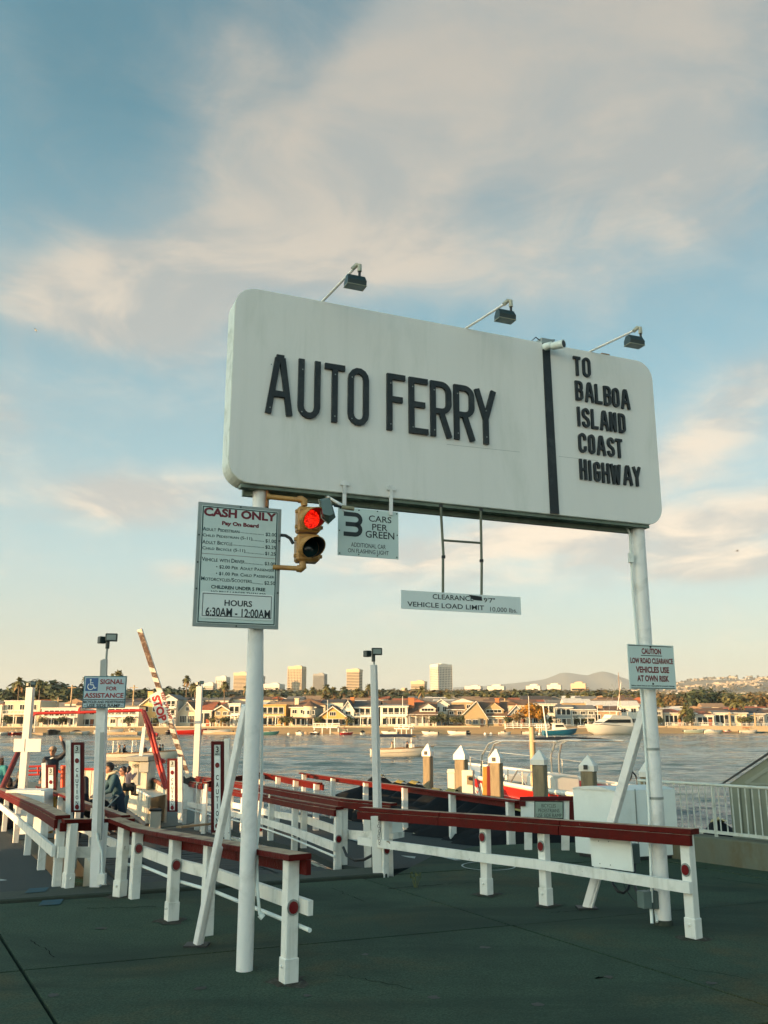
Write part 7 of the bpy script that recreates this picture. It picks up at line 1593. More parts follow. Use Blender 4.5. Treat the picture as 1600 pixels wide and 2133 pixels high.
# name along the side towards us, seen from starboard: follows the hull
vs_, fs2 = textdata('Parasail', .03); a0 = min(a for a, b in vs_); a1 = max(a for a, b in vs_); mm = MB()
def side(x, z):                                  # point on the visible flank (y<0 side)
    k = min(13.999, max(0, x / L * 14)); i = int(k); f_ = k - i; A0 = R_[i][0].lerp(R_[i + 1][0], f_); A1 = R_[i][1].lerp(R_[i + 1][1], f_); return A1.lerp(A0, z) + Vector((0, -.035, 0))
mm.add([side(7.45 - (a - a0) / (a1 - a0) * 2.2, .5 + b * .55) for a, b in vs_], fs2); nm_ = mm.build('lettering', mat('boat_lettering', (.75, .72, .66), .4), t)
bow = Vector((3.6, 33, 0)); stn = Vector((6.55, 25.3, 0)); ang = math.atan2(bow.y - stn.y, bow.x - stn.x)
place(t, (stn.x, stn.y, WZ), ang); PB = t
# the lettering must sit on the flank facing the camera: with this heading that is the +y flank
for v in nm_.data.vertices: v.co.y = -v.co.y
# ------------------------------------------------------------------ black covered jet boats in a row
def covered(label):
    t = thing('covered_boat', label, 'boat', (0, 0, 0), 'black covered boats in a row beside the walkway')
    m = MB(); R_ = hull(m, 3.6, 1.25, .55, .25, .25); m.build('hull', mat('pale_hull', (.38, .38, .31), .5, dirt=(.12, .11, .07), dirtamt=.6), t)
    m = MB(); m.box((-.1, 0, .28), (1.3, 1.0, .5), None, .1); m.build('swim_platform', MATS['pale_hull'], t)
    m = MB(); rg = []
    prof_ = [(-.15, .6, .45), (.3, .98, .6), (1.0, 1.08, .64), (1.6, 1.16, .68), (2.0, 1.38, .58), (2.25, 1.42, .54), (2.7, 1.12, .56), (3.2, .98, .46), (3.7, .82, .22), (3.9, .68, .05)]
    rnd = random.Random(len(label))
    for x, z, w in prof_: rg.append([Vector((x, s * w, .42 + (z - .42) * (1 - abs(s) ** 2.4) + (rnd.uniform(-.035, .035) if abs(s) < 1 else 0))) for s in (-1, -.8, -.5, -.2, 0, .2, .5, .8, 1)])
    m.loft(rg, False, False, True); m.build('cover', BLACKC, t)
    m = MB(); m.loft([[Vector((2.02, s * .16, 1.4 + .06 * (1 - s * s))) for s in (-1, 0, 1)], [Vector((2.22, s * .13, 1.43 + .05 * (1 - s * s))) for s in (-1, 0, 1)], [Vector((2.45, s * .05, 1.3)) for s in (-1, 0, 1)]], False, False, True); m.build('yellow_patch', YEL, t)

    return t
ord_ = ['first', 'second', 'third', 'fourth', 'fifth', 'sixth', 'seventh', 'eighth', 'ninth']
cb0 = covered('black covered boat, first of the row from the left, behind the middle lamp post')
cpos = [(812, 25.6), (850, 24.2), (888, 22.8), (926, 21.4), (968, 20.2), (1012, 19.0), (1056, 17.9), (1100, 16.9), (1150, 16.0)]
for i, (px, Y) in enumerate(cpos):
    c = cb0 if i == 0 else dup(cb0, (0, 0, 0), 0, 'black covered boat, %s of the row from the left' % ord_[i])
    place(c, (X(px, Y) + 1.6, Y - 1.0, -1.12), rad(148), 1.0 if i % 2 else 1.05)
for (px, Y, lab) in ((1440, 17.5, 'black covered boat seen through the steel railing, left one'), (1500, 17.0, 'black covered boat seen through the steel railing, right one')):
    c = dup(cb0, (X(px, Y), Y - 1.6, -1.3), rad(75), lab); c['group'] = 'black covered boats beyond the steel railing'
    place(c, (X(px, Y), Y - 1.6, -1.5), rad(75))
# small craft floats with pale hulls showing under the foreground rail
m = MB(); m.box((3.2, 23.5, WZ + .3), (1.6, 13, .5), rotz(rad(24))); m.build('floating_dock', mat('dock_boards', (.45, .32, .18)), label='floating dock behind the row of black covered boats', cat='dock', loc=(3.2, 23.5, WZ))
c = D(1470, 1655, 24); m = MB(); m.box((c.x + 1.0, 24, WZ + .42), (7.5, 2.0, .7), rotz(-.08)); m.build('floating_dock', mat('tan_dock', (.5, .42, .28), .7), label='tan floating dock seen through the steel railing at the right', cat='dock', loc=(c.x, 24, WZ))
# stones and timbers under the walkway edge, at the seawall foot
m = MB(); random.seed(9)
for i in range(22):
    k = i / 21; p = Vector((3.3 - 2.0 * k, 15.0 + 4.0 * k, -1.5)); m.sphere(p + Vector((random.uniform(-.4, .4), random.uniform(-.4, .4), random.uniform(-.3, .25))), (random.uniform(.3, .55), random.uniform(.25, .4), random.uniform(.2, .35)), 7, 5, rotz(random.uniform(0, 3)))
m.build('riprap', mat('algae_rock', (.13, .12, .07), .9, var=.4, scale=2, bump=.5), kind='stuff', label='algae covered rocks along the water below the walkway', cat='rocks')

# ================================================================== ferry
FZ = -.86
t = thing('ferry', 'white wooden car ferry docked at the end of the car ramp', 'ferry', (-9, 28, WZ)); FE = t
c7 = lambda x, y, Y: D(180 + x / 10, 1560 + y / 10, Y)
# deck outline, bow end rounded
dk = [(-14.5, 19.2), (-11.0, 20.6), (-7.2, 22.75), (-5.3, 25.1), (-5.2, 27.5), (-6.4, 31.5), (-9.0, 36.5), (-12, 41), (-17, 42), (-22, 34), (-18, 22)]
m = MB(); m.prism(dk, Fr((0, 0, 0), (1, 0, 0), (0, 1, 0)), WZ - .3, FZ); m.build('hull', mat('ferry_hull', (.5, .48, .4), .5), t)
m = MB(); m.prism([(x * .998, y) for x, y in dk], Fr((0, 0, 0), (1, 0, 0), (0, 1, 0)), FZ, FZ + .02); m.build('deck', mat('ferry_deck', (.13, .145, .12), .8, var=.15), t)
# curved right bulwark: thick, low at the near end
def curve(pts, n=14):
    out = []; P = [Vector(p) for p in pts]
    for i in range(len(P) - 1):
        a = P[max(0, i - 1)]; b = P[i]; c = P[i + 1]; d = P[min(len(P) - 1, i + 2)]
        for k in range(n): t_ = k / n; out.append(.5 * ((2 * b) + (c - a) * t_ + (2 * a - 5 * b + 4 * c - d) * t_ ** 2 + (3 * b - a - 3 * c + d) * t_ ** 3))
    return out + [P[-1]]
inner = curve([D(307, 1697, 24.0), D(296, 1682, 25.2), D(280, 1671, 26.6), D(265, 1664, 28.0), D(245, 1660, 29.3)], 6)
inn = [Vector((p.x, p.y, FZ)) for p in inner]
m = MB(); hts = [D(309, 1662, 24.0).z, D(262, 1640, 28.0).z]
for i, (a, b) in enumerate(zip(inn, inn[1:])):
    za = hts[0] + (hts[1] - hts[0]) * i / len(inn); zb = hts[0] + (hts[1] - hts[0]) * (i + 1) / len(inn); d = (b - a).normalized(); n_ = Vector((d.y, -d.x, 0)); g_ = d * .012
    pm = MB(); q8 = [a + g_ + Vector((0, 0, .16)), b - g_ + Vector((0, 0, .16)), Vector((b.x, b.y, zb)) - g_, Vector((a.x, a.y, za)) + g_]; pm.add(q8 + [v + n_ * .06 * (1 if n_.x > 0 else -1) for v in q8], [(0, 1, 2, 3), (7, 6, 5, 4), (0, 4, 5, 1), (1, 5, 6, 2), (2, 6, 7, 3), (3, 7, 4, 0)]); pm.build('bulwark_panel', CREAM, t)
m = MB(); m.tube([Vector((p.x + .02, p.y - .02, FZ + .08)) for p in inn], .085, 8); m.build('scupper_strip', BLACK, t)
tops = [Vector((p.x + .03, p.y, hts[0] + (hts[1] - hts[0]) * i / len(inn) + .02)) for i, p in enumerate(inn)]
m = MB(); m.tube(tops, .035, 8); m.build('inner_rail', WHITE, t)
outer_ = [D(346, 1643, 25.5), D(337, 1636, 26.2), D(325, 1628, 27.2), D(312, 1623, 28.3), D(304, 1621, 29.2)]
oc = curve(outer_, 4); m = MB()
for a, b in zip(oc, oc[1:]): m = MB(); m.beam((a + b) / 2 + (a - b) * .49 + Vector((.03, 0, -.5)), (a + b) / 2 - (a - b) * .49 + Vector((.03, 0, -.5)), .06, .98); m.build('outer_bulwark_panel', CREAM, t)
m = MB(); m.tube([p + Vector((0, 0, .02)) for p in oc], .06, 8); m.build('bulwark_cap', mat('red_brown_cap', (.2, .07, .04), .6), t)
m = MB()                                          # shelf between the two skins
for i in range(8): a = tops[int(i * (len(tops) - 1) / 8)]; b = tops[int((i + 1) * (len(tops) - 1) / 8)]; c_ = oc[int(i * (len(oc) - 1) / 8)]; d_ = oc[int((i + 1) * (len(oc) - 1) / 8)]; m.quad(a - Vector((0, 0, .03)), Vector((c_.x, c_.y, a.z - .05)), Vector((d_.x, d_.y, b.z - .05)), b - Vector((0, 0, .03)))
m.build('side_bench', CREAM, t)
# engine casing with overhanging top, pipe mast above it
m = MB(); m.prism([(0, 0), (0, 0)] if False else [(v.x, v.z) for v in (c7(930, 1010, 27), c7(1240, 900, 27), c7(1270, 270, 27), c7(880, 260, 27))], Fr((0, 27, 0), (1, 0, 0)), -1.0, 0); m.build('engine_casing', CREAM, t)
m = MB(); a = c7(870, 265, 27); b = c7(1330, 210, 27); m.box(((a.x + b.x) / 2, 27.4, (a.z + b.z) / 2 + .05), (b.x - a.x, 1.3, .13)); m.build('casing_top', mat('grey_casing_top', (.3, .3, .26), .6), t)
m = MB(); m.prism([(v.x, v.z) for v in (c7(945, 760, 26.9), c7(1060, 760, 26.9), c7(1075, 400, 26.9), c7(975, 400, 26.9))], Fr((0, 26.97, 0), (1, 0, 0)), -.02, .012); m.build('casing_door', mat('grey_door', (.38, .38, .33), .6), t)
for x in (995, 1060): m = MB(); f_ = Fr((c7(x, 350, 26.95).x, 26.97, c7(x, 350, 26.95).z), (1, 0, 0)); lines_rect(m, f_, -.05, .05, -.05, .05, .012, .01); m.quad(f_.P(-.02, -.02, .012), f_.P(.03, -.02, .012), f_.P(.03, .01, .012), f_.P(-.02, .02, .012)); m.build('instruction_label', INK, t)
m = MB(); m.box((c7(1215, 380, 26.9).x, 26.9, c7(1215, 380, 26.9).z), (.28, .12, .3), None, .02); m.build('control_box', mat('grey_door', (.38, .38, .33)), t)
m = MB(); m.beam(c7(1130, 200, 27.3), D(301, 1515, 27.3), .1, .1, up=(0, 1, 0)); m.tube([D(302, 1515, 27.3), D(304, 1490, 27.3)], .02, 6); m.build('light_mast', WHITE, t)
# step block at the near end of the bulwark
m = MB(); m.box((c7(1390, 1300, 23.9).x, 24.1, FZ + .23), (.27, .4, .47), rotz(.4), .01); m.build('bulwark_end', CREAM, t); m = MB(); m.box((c7(1390, 1105, 23.9).x, 24.1, FZ + .49), (.3, .44, .04), rotz(.4)); m.build('bulwark_end_cap', BLACK, t)
# far bulwark, lit, with red cap
m = MB(); fb0, fb1 = D(150, 1640, 33), D(216, 1640, 33)
for i in range(5):
    a = fb0.lerp(fb1, i / 5); b = fb0.lerp(fb1, (i + 1) / 5); pm = MB(); pm.box(((a.x + b.x) / 2, 33, (FZ + D(180, 1603, 33).z) / 2), (b.x - a.x - .02, .08, D(180, 1603, 33).z - FZ)); pm.build('bulwark_panel', CREAM, t)
m = MB(); m.box(((fb0.x + fb1.x) / 2, 33, D(180, 1602, 33).z), (fb1.x - fb0.x, .16, .08)); m.build('bulwark_cap', REDSTEEL, t)
# left white casing panel near the left walkway fence
m = MB(); m.prism([(v.x, v.z) for v in (D(28, 1739, 19), D(93, 1735, 19), D(92, 1648, 19), D(28, 1652, 19))], Fr((0, 19, 0), (1, 0, 0)), -.5, 0); m.build('ramp_side_casing', PLY, t)
m = MB(); m.box(D(60, 1647, 19.3), (.72, .6, .05)); m.build('casing_lid', WHITE, t)
m = MB(); m.beam(D(101, 1735, 19.6), D(112, 1660, 19.6), .14, .1, up=(0, 1, 0)); m.build('yellow_strut', mat('yellow_strut_paint', (.4, .22, .03), .6), t)
# red rails
m = MB()
for y in (1597, 1606, 1614): m.tube([D(58, y, 25), D(90, y - 1, 25)], .03, 8)
m.tube([D(79.5, 1597, 25), D(79.5, 1614, 25)], .03, 8); m.build('red_rail', REDSTEEL, t)
m = MB(); m.tube([D(131, 1640, 25.5), D(132, 1596, 25.5)], .065, 10); m.tube([D(127, 1597, 25.5), D(138, 1597, 25.5)], .04, 8); m.tube([D(120, 1605, 25.5), D(137, 1614, 25.5)], .035, 8); m.build('red_stanchion', mat('orange_red_paint', (.6, .07, .02), .4), t)
# gantry of the ferry gate
t = thing('gate_gantry', 'bright red steel gate frame of the ferry, a bar across the top on slanting legs', 'gantry', tuple(D(348, 1645, 24.2)))
Yg = 24.2; m = MB(); m.tube([D(70, 1486, Yg), D(165, 1484, Yg), D(298, 1479.5, Yg)], .04, 10); m.build('top_bar', REDSTEEL, t)
m = MB(); m.add([], []); m.prism([(v.x, v.z) for v in (D(65, 1502, Yg), D(66, 1486, Yg), D(84, 1484, Yg), D(72, 1490, Yg))], Fr((0, Yg, 0), (1, 0, 0)), -.04, .04); m.prism([(v.x, v.z) for v in (D(162, 1482, Yg), D(167, 1472, Yg), D(168, 1487, Yg), D(162, 1487, Yg))], Fr((0, Yg, 0), (1, 0, 0)), -.03, .03); m.build('gusset', REDSTEEL, t)
for dx0, dx1, r in ((0, 0, .045), (7, 5, .045)):
    m = MB(); m.tube([D(297 + dx0 * .4, 1480, Yg), D(308 + dx0, 1515, Yg - .05), D(321 + dx0, 1565, Yg - .1), D(333 + dx0, 1608, Yg - .15), D(345 + dx1 * .7, 1643, Yg - .2)], r, 10); m.build('leg', REDSTEEL, t)
for x, y in ((317, 1528), (333, 1583)): m = MB(); m.box(D(x + 2, y, Yg), (.26, .14, .1), Matrix.Rotation(.35, 3, 'Y')); m.build('leg_clamp', REDSTEEL, t)
m = MB(); m.tube([D(66, 1492, Yg), D(60, 1520, Yg + .4), D(40, 1562, Yg - .6), D(0, 1652, Yg - 1.5), D(-10, 1672, Yg - 1.6)], [.04, .04, .07, .07, .07], 10); m.build('leg', mat('dark_red_leg', (.13, .02, .015), .5), t)
# barrier arm with STOP board
t = thing('barrier_arm', 'raised striped barrier arm, worn white with brown bars', 'barrier', tuple(D(392, 1622, 24.6))); Ya = 24.4
A0, A1 = D(291, 1311, Ya), D(393, 1620, Ya); ax = (A1 - A0); La = ax.length; ax.normalize(); pp_ = Vector((ax.z, 0, -ax.x)); pp_ = pp_ if pp_.x > 0 else -pp_
pc_ = lambda s, w: A0 + ax * s + pp_ * w
ARMW = mat('arm_white', (.66, .6, .5), .6, var=.1, dirt=(.3, .2, .1), dirtamt=.6, dscale=9); ARMB = mat('arm_brown', (.1, .05, .03), .7, var=.3, dirt=(.45, .38, .28), dirtamt=.8, dscale=14)
m = MB(); m.beam(A0, A1, .14, .1, up=(0, 1, 0), bev=.01); m.build('arm', ARMW, t)
s_ = .05; k = 0
while s_ < La - .2:
    if not (La * .42 < s_ < La * .6):
        ln = .16 if s_ > .75 else .3; m = MB(); q4 = [pc_(s_ + dz, w) + Vector((0, -.053, 0)) for dz, w in ((0, -.066), (.09, .066), (.09 + ln, .066), (ln, -.066))]; m.add(q4 + [v + Vector((0, .004, 0)) for v in q4], [(0, 1, 2, 3), (7, 6, 5, 4), (0, 4, 5, 1), (1, 5, 6, 2), (2, 6, 7, 3), (3, 7, 4, 0)]); m.build('stripe', ARMB, t)
    s_ += .29
m = MB(); c = D(394, 1626, 24.5); m.box(c, (.3, .22, .22), Matrix.Rotation(.4, 3, 'Y'), .02); m.tube([c + Vector((-.25, -.1, -.1)), c + Vector((-.15, 0, .1)), c], .02, 6); m.build('pivot_motor', BLACK, t)
m = MB(); m.box(D(393, 1655, 24.6), (.34, .4, .75), None, .02); m.build('barrier_cabinet', WHITE, t)
fS = Fr(D(322, 1477, Ya - .07), ax, pp_); fS.n = Vector((0, -1, 0))
t = thing('stop_board', 'white STOP KEEP OFF RAMP board fixed to the raised barrier arm', 'sign', tuple(fS.O)); P3 = lambda x, y: fS.px(x, y)
MB().prism([P3(311, 1449), P3(326, 1441), P3(337, 1437), P3(361, 1498), P3(352, 1501), P3(333, 1508)], fS, -.02, 0).build('board', mat('stop_board_white', (.74, .7, .6), .5, var=.04), t)
m = MB(); a = P3(316, 1457); e = P3(346, 1497); s0 = min(a[0], e[0]) - .02
w1 = P3(318, 1449); w2 = P3(342, 1504); sl0, sl1 = w1[0] + .03, w2[0] - .03; mid = (P3(317, 1456)[1] + P3(340, 1500)[1]) / 2
text(m, fS, 'STOP', sl0, sl1, mid - .06, mid + .16, bold=.05, d=.003); m.build('red_lettering', mat('stop_red', (.5, .015, .012), .5), t)
m = MB(); k0, k1 = P3(337, 1442), P3(358, 1499); tm_ = (k0[1] + k1[1]) / 2; text(m, fS, 'KEEP OFF RAMP', k0[0] + .01, k1[0] - .01, tm_ - .055, tm_ + .045, bold=.04, d=.003); m.build('lettering', mat('stop_maroon', (.2, .02, .02), .5), t)
# white lamp posts at the ferry landing
for lab, xb, yb, xt, yt, Y, w in (('white post with small lamp and white plates at the left ferry landing', 47, 1645, 64, 1432, 22.5, .17), ('white post with small lamp right of the barrier arm', 408, 1632, 416, 1430, 25.5, .16)):
    t = thing('landing_post', lab, 'post', tuple(D(xb, yb, Y))); m = MB(); m.beam(D(xb - (xt - xb) * .25, yb + 50, Y), D(xt, yt, Y), w, w, up=(0, 1, 0), bev=.008); m.build('post', mat('landing_post_paint', (.72, .68, .6), .5, var=.04), t)
    twin_lamp(D(xt + 1, yt - 7, Y), .8, t, .5)
    if xb < 100:
        for x0, x1, y0, y1 in ((28, 50, 1539, 1566), (55, 84, 1539, 1566)):
            m = MB(); f_ = Fr((0, Y - .1, 0), (1, 0, 0)); m.prism([f_.px(x0, y1), f_.px(x1, y1), f_.px(x1 + 1.5, y0), f_.px(x0 + 1.5, y0)], f_, -.02, 0); m.build('plate', mat('landing_post_paint', (.72, .68, .6)), t)
# ================================================================== people
bpy.context.view_layer.update()
SKIN = mat('skin', (.42, .22, .14), .55, var=.05); DENIM = mat('denim_jacket', (.02, .07, .1), .8, var=.2); JEAN = mat('dark_jeans', (.012, .03, .055), .8, var=.2); LJEAN = mat('light_jeans', (.1, .17, .2), .8, var=.2); NAVYJ = mat('navy_jacket', (.008, .012, .022), .7); KHAKI = mat('khaki', (.24, .19, .12), .8); HAIR = mat('dark_hair', (.018, .01, .007), .5); CREAMK = mat('cream_knit', (.48, .42, .3), .85); TEALS = mat('teal_top', (.03, .22, .24), .8); SHOE = mat('dark_shoe', (.02, .02, .02), .6)
def fused(parts, name, mt, par, vox=.018):
    """limbs and trunk grown together into one continuous surface"""
    m = MB()
    for p in parts:
        if p[0] == 's': m.sphere(p[1], p[2], 12, 8)
        else: m.tube(p[1], p[2], 10); [m.sphere(a, r, 10, 6) for a, r in zip(p[1], p[2])]
    me = m.mesh(name, Vector((0, 0, 0)), mt); o = bpy.data.objects.new(name, me); sc.collection.objects.link(o)
    md = o.modifiers.new('r', 'REMESH'); md.mode = 'VOXEL'; md.voxel_size = vox; md.use_smooth_shade = True; sm_ = o.modifiers.new('s', 'SMOOTH'); sm_.factor = .5; sm_.iterations = 3
    ev = o.evaluated_get(bpy.context.evaluated_depsgraph_get()); nm2 = bpy.data.meshes.new_from_object(ev); nm2.name = name; o.modifiers.clear(); o.data = nm2
    if not nm2.materials: nm2.materials.append(mt)
    o.parent = par; return o
def V(*a): return Vector(a)
def person(label, J, top, bottom, hair, hat=None, h=1.75, cap_back=False, glasses=False, sleeves=True, long_hair=False, group=None, seated=False, lite=False):
    """J: joints in metres for a 1.75 m figure facing -y (x to its left as we see right)"""
    t = thing('person', label, 'person', (0, 0, 0), group); k = h / 1.75
    d = dict(hip=V(0, 0, .93), chest=V(0, 0, 1.3), neck=V(0, 0, 1.48), head=V(0, -.02, 1.63), shL=V(-.18, 0, 1.42), shR=V(.18, 0, 1.42), elL=V(-.24, .02, 1.13), elR=V(.24, .02, 1.13), wrL=V(-.22, -.08, .88), wrR=V(.22, -.08, .88), hL=V(-.09, 0, .9), hR=V(.09, 0, .9), knL=V(-.1, -.02, .5), knR=V(.1, -.02, .5), anL=V(-.1, .02, .08), anR=V(.1, .02, .08))
    d.update(J); vox = .02 if not lite else .035
    P = []; hd = d['head']; P += [('s', hd, (.078, .095, .115)), ('s', hd + V(0, -.02, -.06), (.055, .07, .06)), ('s', hd + V(0, -.1, -.01), (.016, .022, .026)), ('s', hd + V(-.08, 0, -.01), (.012, .02, .03)), ('s', hd + V(.08, 0, -.01), (.012, .02, .03)), ('t', [d['neck'] - V(0, 0, .06), hd - V(0, 0, .06)], [.06, .052])]
    P += [('t', [d['hip'], (d['hip'] + d['chest']) / 2, d['chest'], d['neck'] - V(0, 0, .06)], [.13, .115, .135, .08]), ('t', [d['shL'], d['shR']], [.06, .06])]
    for s in 'LR':
        P += [('t', [d['sh' + s], d['el' + s], d['wr' + s]], [.055, .042, .028]), ('t', [d['h' + s], d['kn' + s], d['an' + s]], [.085, .058, .04]), ('t', [d['an' + s] - V(0, -.02, .03), d['an' + s] + V(0, -.16, -.05)], [.04, .03])]
        w = d['wr' + s]; fd = (w - d['el' + s]).normalized(); sd_ = fd.cross(V(0, 1, 0)); sd_ = sd_.normalized() if sd_.length > .1 else V(1, 0, 0); P += [('t', [w, w + fd * .08], [.03, .036])]
        if not lite:
            for i, (o_, l_) in enumerate(((-.03, .06), (-.01, .075), (.01, .08), (.03, .07))): b_ = w + fd * .09 + sd_ * o_; P += [('t', [b_, b_ + fd * l_ * .6, b_ + fd * l_ + V(0, -.015, 0)], [.011, .01, .009])]
            P += [('t', [w + fd * .04 + sd_ * -.03, w + fd * .09 + sd_ * -.065], [.013, .011])]
    fused(P, 'body', SKIN, t, .016 if not lite else .03)
    Tp = [('t', [d['hip'] + V(0, 0, -.06), (d['hip'] + d['chest']) / 2, d['chest'], d['neck'] - V(0, 0, .05)], [.14, .125, .14, .09]), ('t', [d['shL'], d['shR']], [.075, .075]), ('t', [d['hip'] + V(-.06, 0, -.02), d['chest'] + V(-.07, 0, .02)], [.115, .11]), ('t', [d['hip'] + V(.06, 0, -.02), d['chest'] + V(.07, 0, .02)], [.115, .11])]
    for s in 'LR': Tp += [('t', [d['sh' + s], d['el' + s], d['wr' + s] * .93 + d['el' + s] * .07], [.08, .065, .05])]
    fused(Tp, 'top', top, t, vox)
    B = [('t', [d['hip'] + V(-.05, 0, 0), d['hip'] + V(.05, 0, 0)], [.14, .14])]
    for s in 'LR': B += [('t', [d['h' + s], d['kn' + s], d['an' + s] + V(0, 0, .02)], [.105, .08, .068])]
    fused(B, 'trousers', bottom, t, vox)
    for s in 'LR': m = MB(); a = d['an' + s]; m.sphere(a + V(0, -.06, -.035), (.05, .13, .045), 10, 6); so = m.build('shoe', SHOE, t)
    if hair:
        m = MB(); m.sphere(hd + V(0, .02, .03), (.09, .1, .11), 14, 9)
        if long_hair: m.sphere(hd + V(0, .06, -.1), (.095, .06, .2), 12, 8)
        # keep the face clear: pull front-low verts back
        for v in m.v:
            if v.y < hd.y - .03 and v.z < hd.z + .06: v.y = hd.y + .0
        m.build('hair', hair, t)
    if not lite:
        m = MB()
        if glasses: m.sphere(hd + V(-.034, -.093, .012), (.03, .014, .018), 8, 6); m.sphere(hd + V(.034, -.093, .012), (.03, .014, .018), 8, 6); m.box(hd + V(0, -.095, .018), (.15, .01, .008)); m.build('sunglasses', BLACK, t)
        else: m.sphere(hd + V(-.03, -.09, .012), .011, 6, 4); m.sphere(hd + V(.03, -.09, .012), .011, 6, 4); m.build('eye', BLACK, t)
        m = MB(); m.sphere(hd + V(0, -.088, -.055), (.024, .01, .008), 8, 5); m.build('mouth', mat('lip', (.3, .1, .08), .5), t)
    if hat:
        m = MB(); m.sphere(hd + V(0, .005, .055), (.096, .11, .085), 14, 8)
        for v in m.v:
            if v.z < hd.z + .04: v.z = hd.z + .04
        m.box(hd + V(0, .13 if cap_back else -.13, .05), (.13, .1, .015), None, .004); m.build('cap', hat, t)
    t.scale = (k,) * 3
    return t
def stand(t, px, Y, z, rz=0): t.location = (X(px, Y) if px is not None else 0, Y, z); t.rotation_euler = (0, 0, rz); return t
# waving deckhand
Yw = 24.0; zf = D(117, 1553.5, Yw).z - 1.76
stand(person('deckhand in a dark jacket and cap waving with a raised arm on the ferry', dict(elR=V(.36, -.04, 1.62), wrR=V(.24, -.05, 1.88), shR=V(.2, 0, 1.47), wrL=V(-.22, -.1, .95)), NAVYJ, KHAKI, HAIR, hat=mat('tan_cap', (.3, .22, .15), .8), h=1.74, glasses=True), 116, Yw, zf, rad(0))
m = MB(); f_ = Fr((X(116, Yw), Yw - .18, 0), (1, 0, 0)); a = f_.px(106, 1580); m.prism([(a[0] - .02, a[1] - .015), (a[0] + .06, a[1] + .01), (a[0] + .06, a[1] + .035), (a[0] - .02, a[1] + .01)], f_, -.02, .01); m.build('name_tag', PLATE2, label='small white name tag on the waving deckhand\'s jacket', cat='name tag', loc=tuple(f_.P(*a, 0)))
# man in denim pushing a stroller
zf = FZ
tm2 = stand(person('man in blue denim jacket and backwards cap bending over a stroller on the ferry', dict(chest=V(0, -.12, 1.24), neck=V(0, -.2, 1.43), head=V(0, -.27, 1.56), shL=V(-.19, -.15, 1.36), shR=V(.19, -.15, 1.36), elL=V(-.26, -.28, 1.08), elR=V(.26, -.25, 1.08), wrL=V(-.14, -.5, .98), wrR=V(.14, -.5, .98), knL=V(-.1, -.12, .5), anL=V(-.1, -.2, .08), knR=V(.1, .1, .5), anR=V(.12, .3, .1)), DENIM, JEAN, HAIR, hat=BLACK, h=1.82, cap_back=True, glasses=True), 258, 22.4, FZ, rad(-62))
m = MB(); m.v = []; hd_ = V(0, -.2, 1.43)
m.tube([V(-.1, -.13, 1.47), V(-.07, -.28, 1.42), V(-.02, -.31, 1.3)], [.035, .035, .02], 8); m.tube([V(.1, -.13, 1.47), V(.07, -.28, 1.42), V(.02, -.31, 1.3)], [.035, .035, .02], 8); m.tube([V(-.1, -.12, 1.48), V(0, -.06, 1.5), V(.1, -.12, 1.48)], .035, 8); m.build('collar', CREAMK, tm2)
# stroller
t = thing('stroller', 'black folding stroller with dark hood held by the man in denim', 'stroller', (0, 0, 0))
for pts, r in (([(-.2, .45, 1.0), (-.22, 0, .55), (-.22, -.45, .12)], .014), ([(.2, .45, 1.0), (.22, 0, .55), (.22, -.45, .12)], .014), ([(-.2, .45, 1.0), (.2, .45, 1.0)], .018), ([(-.22, -.1, .6), (-.24, .35, .12)], .014), ([(.22, -.1, .6), (.24, .35, .12)], .014)): m = MB(); m.tube(pts, r, 8); m.build('frame_tube', GALV, t)
m = MB(); m.sphere((0, 0, .72), (.24, .34, .24), 12, 8); m.build('hood', BLACKC, t); m = MB(); m.box((0, -.12, .42), (.36, .5, .12), None, .04); m.build('seat', BLACK, t)
for x, y in ((-.25, .38), (.25, .38), (-.22, -.5), (.22, -.5)): m = MB(); m.tube([(x - .02, y, .1), (x + .02, y, .1)], .1, 14); m.build('wheel', BLACK, t)
place(t, (X(214, 21.9), 21.9, FZ), rad(-62 + 180 - 180))
# woman carrying a child
zf = FZ
tw_ = stand(person('woman in cream top and light jeans carrying a small child behind the denim man', dict(head=V(-.03, -.06, 1.61), elL=V(-.24, -.05, 1.15), wrL=V(-.05, -.25, 1.12), elR=V(.25, -.02, 1.15), wrR=V(.08, -.26, 1.2)), CREAMK, LJEAN, HAIR, h=1.62, long_hair=True, glasses=True), 268, 23.4, FZ, rad(-50))
t = thing('shoulder_bag', 'black shoulder bag on the hip of the woman carrying the child', 'bag', (0, 0, 0)); m = MB(); m.box((0, 0, 0), (.3, .12, .2), None, .03); m.build('bag_body', BLACK, t); m = MB(); m.tube([(-.12, 0, .09), (-.1, 0, .35), (-.22, -.02, .48)], .012, 6); m.build('strap', BLACK, t)
place(t, tuple(D(268, 1639, 23.2)), rad(10))
ch = stand(person('small child in a pink and white top held in the woman\'s arms', dict(hL=V(-.09, 0, .9), knL=V(-.16, -.28, .85), anL=V(-.2, -.3, .5), knR=V(.16, -.28, .85), anR=V(.2, -.3, .5), wrL=V(-.12, -.28, 1.35), wrR=V(.12, -.28, 1.35), elL=V(-.24, -.1, 1.2), elR=V(.24, -.1, 1.2)), mat('pink_white_top', (.5, .3, .28), .8), mat('child_leggings', (.2, .12, .08), .8), HAIR, h=.95, long_hair=True), 275, 23.2, D(262, 1596, 23.2).z - .95, rad(125))
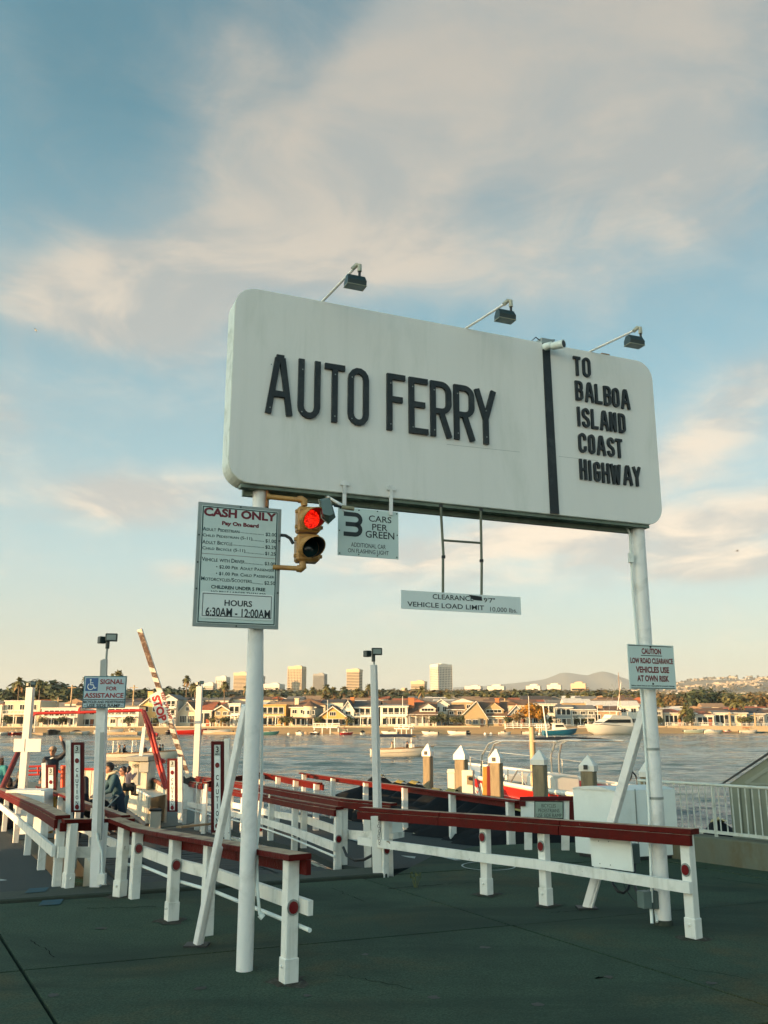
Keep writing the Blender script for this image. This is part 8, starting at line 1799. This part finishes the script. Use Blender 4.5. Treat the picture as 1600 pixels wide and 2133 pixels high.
# dark jacketed person behind the nearest CAUTION board, seen from behind
stand(person('person in dark hooded jacket seen from behind beside the nearest left CAUTION board', dict(), NAVYJ, NAVYJ, HAIR, hat=None, h=1.72), 174, 20.9, FZ + .05, rad(160))
stand(person('person in a dark coat standing behind the left white landing post', dict(), NAVYJ, NAVYJ, HAIR, h=1.72, long_hair=True), 53, 24.2, FZ - .25, rad(150))
stand(person('woman with long dark hair in a black coat looking down at a phone', dict(head=V(0, -.06, 1.6), elL=V(-.22, -.05, 1.15), wrL=V(-.14, -.28, 1.22), elR=V(.22, -.05, 1.15), wrR=V(.02, -.3, 1.22)), NAVYJ, NAVYJ, HAIR, h=1.62, long_hair=True), 33, 24.0, FZ - .3, rad(-20))
stand(person('woman in a teal top with pale cap cut by the left edge of the photo', dict(elL=V(-.22, -.08, 1.15), wrL=V(-.1, -.3, 1.25)), TEALS, NAVYJ, mat('brown_hair', (.09, .04, .02), .5), hat=mat('pale_cap', (.5, .45, .4), .8), h=1.68, long_hair=True), 8, 23.5, FZ + .2, rad(-10))
# passengers in the launches: small seated figures
sit = dict(knL=V(-.12, -.4, .9), knR=V(.12, -.4, .9), anL=V(-.12, -.42, .5), anR=V(.12, -.42, .5), wrL=V(-.15, -.3, 1.05), wrR=V(.15, -.3, 1.05))
p0 = person('passenger in white seated at the stern of the tan canopied launch', sit, CREAMK, JEAN, HAIR, h=1.7, lite=True, group='passengers in the launches'); p1 = person('passenger in dark clothes seated amidships in the tan canopied launch', sit, NAVYJ, JEAN, HAIR, h=1.7, lite=True, group='passengers in the launches')
def seat_in(o, px, Y, rz): place(o, (X(px, Y), Y, WZ + .62 - .85), rz, .97); return o
seat_in(p0, 253, 83.2, rad(-90)); seat_in(p1, 263, 83.8, rad(80))
for lab, src, px, Y, rz in (('passenger in brown seated under the front of the tan canopy', p1, 304, 83.2, 20), ('passenger in dark clothes at the bow of the tan canopied launch', p1, 336, 84.2, -60), ('passenger in pale clothes beside the one at the bow of the tan canopied launch', p0, 342, 84.6, 80), ('passenger in cream leaning back at the stern of the blue canopied launch', p0, 817, 95.3, -90), ('dark haired passenger amidships in the blue canopied launch', p1, 848, 95.6, 70), ('passenger in dark clothes toward the bow of the blue canopied launch', p1, 857, 96, -80)):
    seat_in(dup(src, (0, 0, 0), 0, lab), px, Y, rad(rz))
# gulls
for lab, px, py, Y, s in (('white gull gliding in the sky left of the billboard', 75, 688, 110, 1.0), ('dark gull gliding low in the sky at right', 1536, 1148, 120, 1.2)):
    t = thing('gull', lab, 'bird', tuple(D(px, py, Y))); c = D(px, py, Y); m = MB(); m.tube([c + V(-.22, 0, 0), c + V(0, 0, .02), c + V(.2, 0, 0)], [.02, .06, .015], 8); m.build('bird_body', GEL if px < 100 else mat('gull_grey', (.12, .11, .1), .7), t)
    for sg in (-1, 1): m = MB(); m.add([c + V(.07, 0, .02), c + V(-.08, 0, .02), c + V(-.12, sg * .3, .12), c + V(-.28 * s, sg * .62, .0), c + V(0, sg * .34, .13)], [(0, 1, 2, 4), (4, 2, 3)]); m.build('wing', GEL if px < 100 else MATS['gull_grey'], t)
for o in list(bpy.data.objects):
    if o.name.split('.')[0] in ('screw', 'letter_screw', 'rod_clamp', 'conduit', 'lines', 'trestle', 'bow_rail', 'painted_line', 'eye', 'sunglasses', 'collar', 'stern_rail'): o['kind'] = 'stuff'
    if '_o' in o: del o['_o']
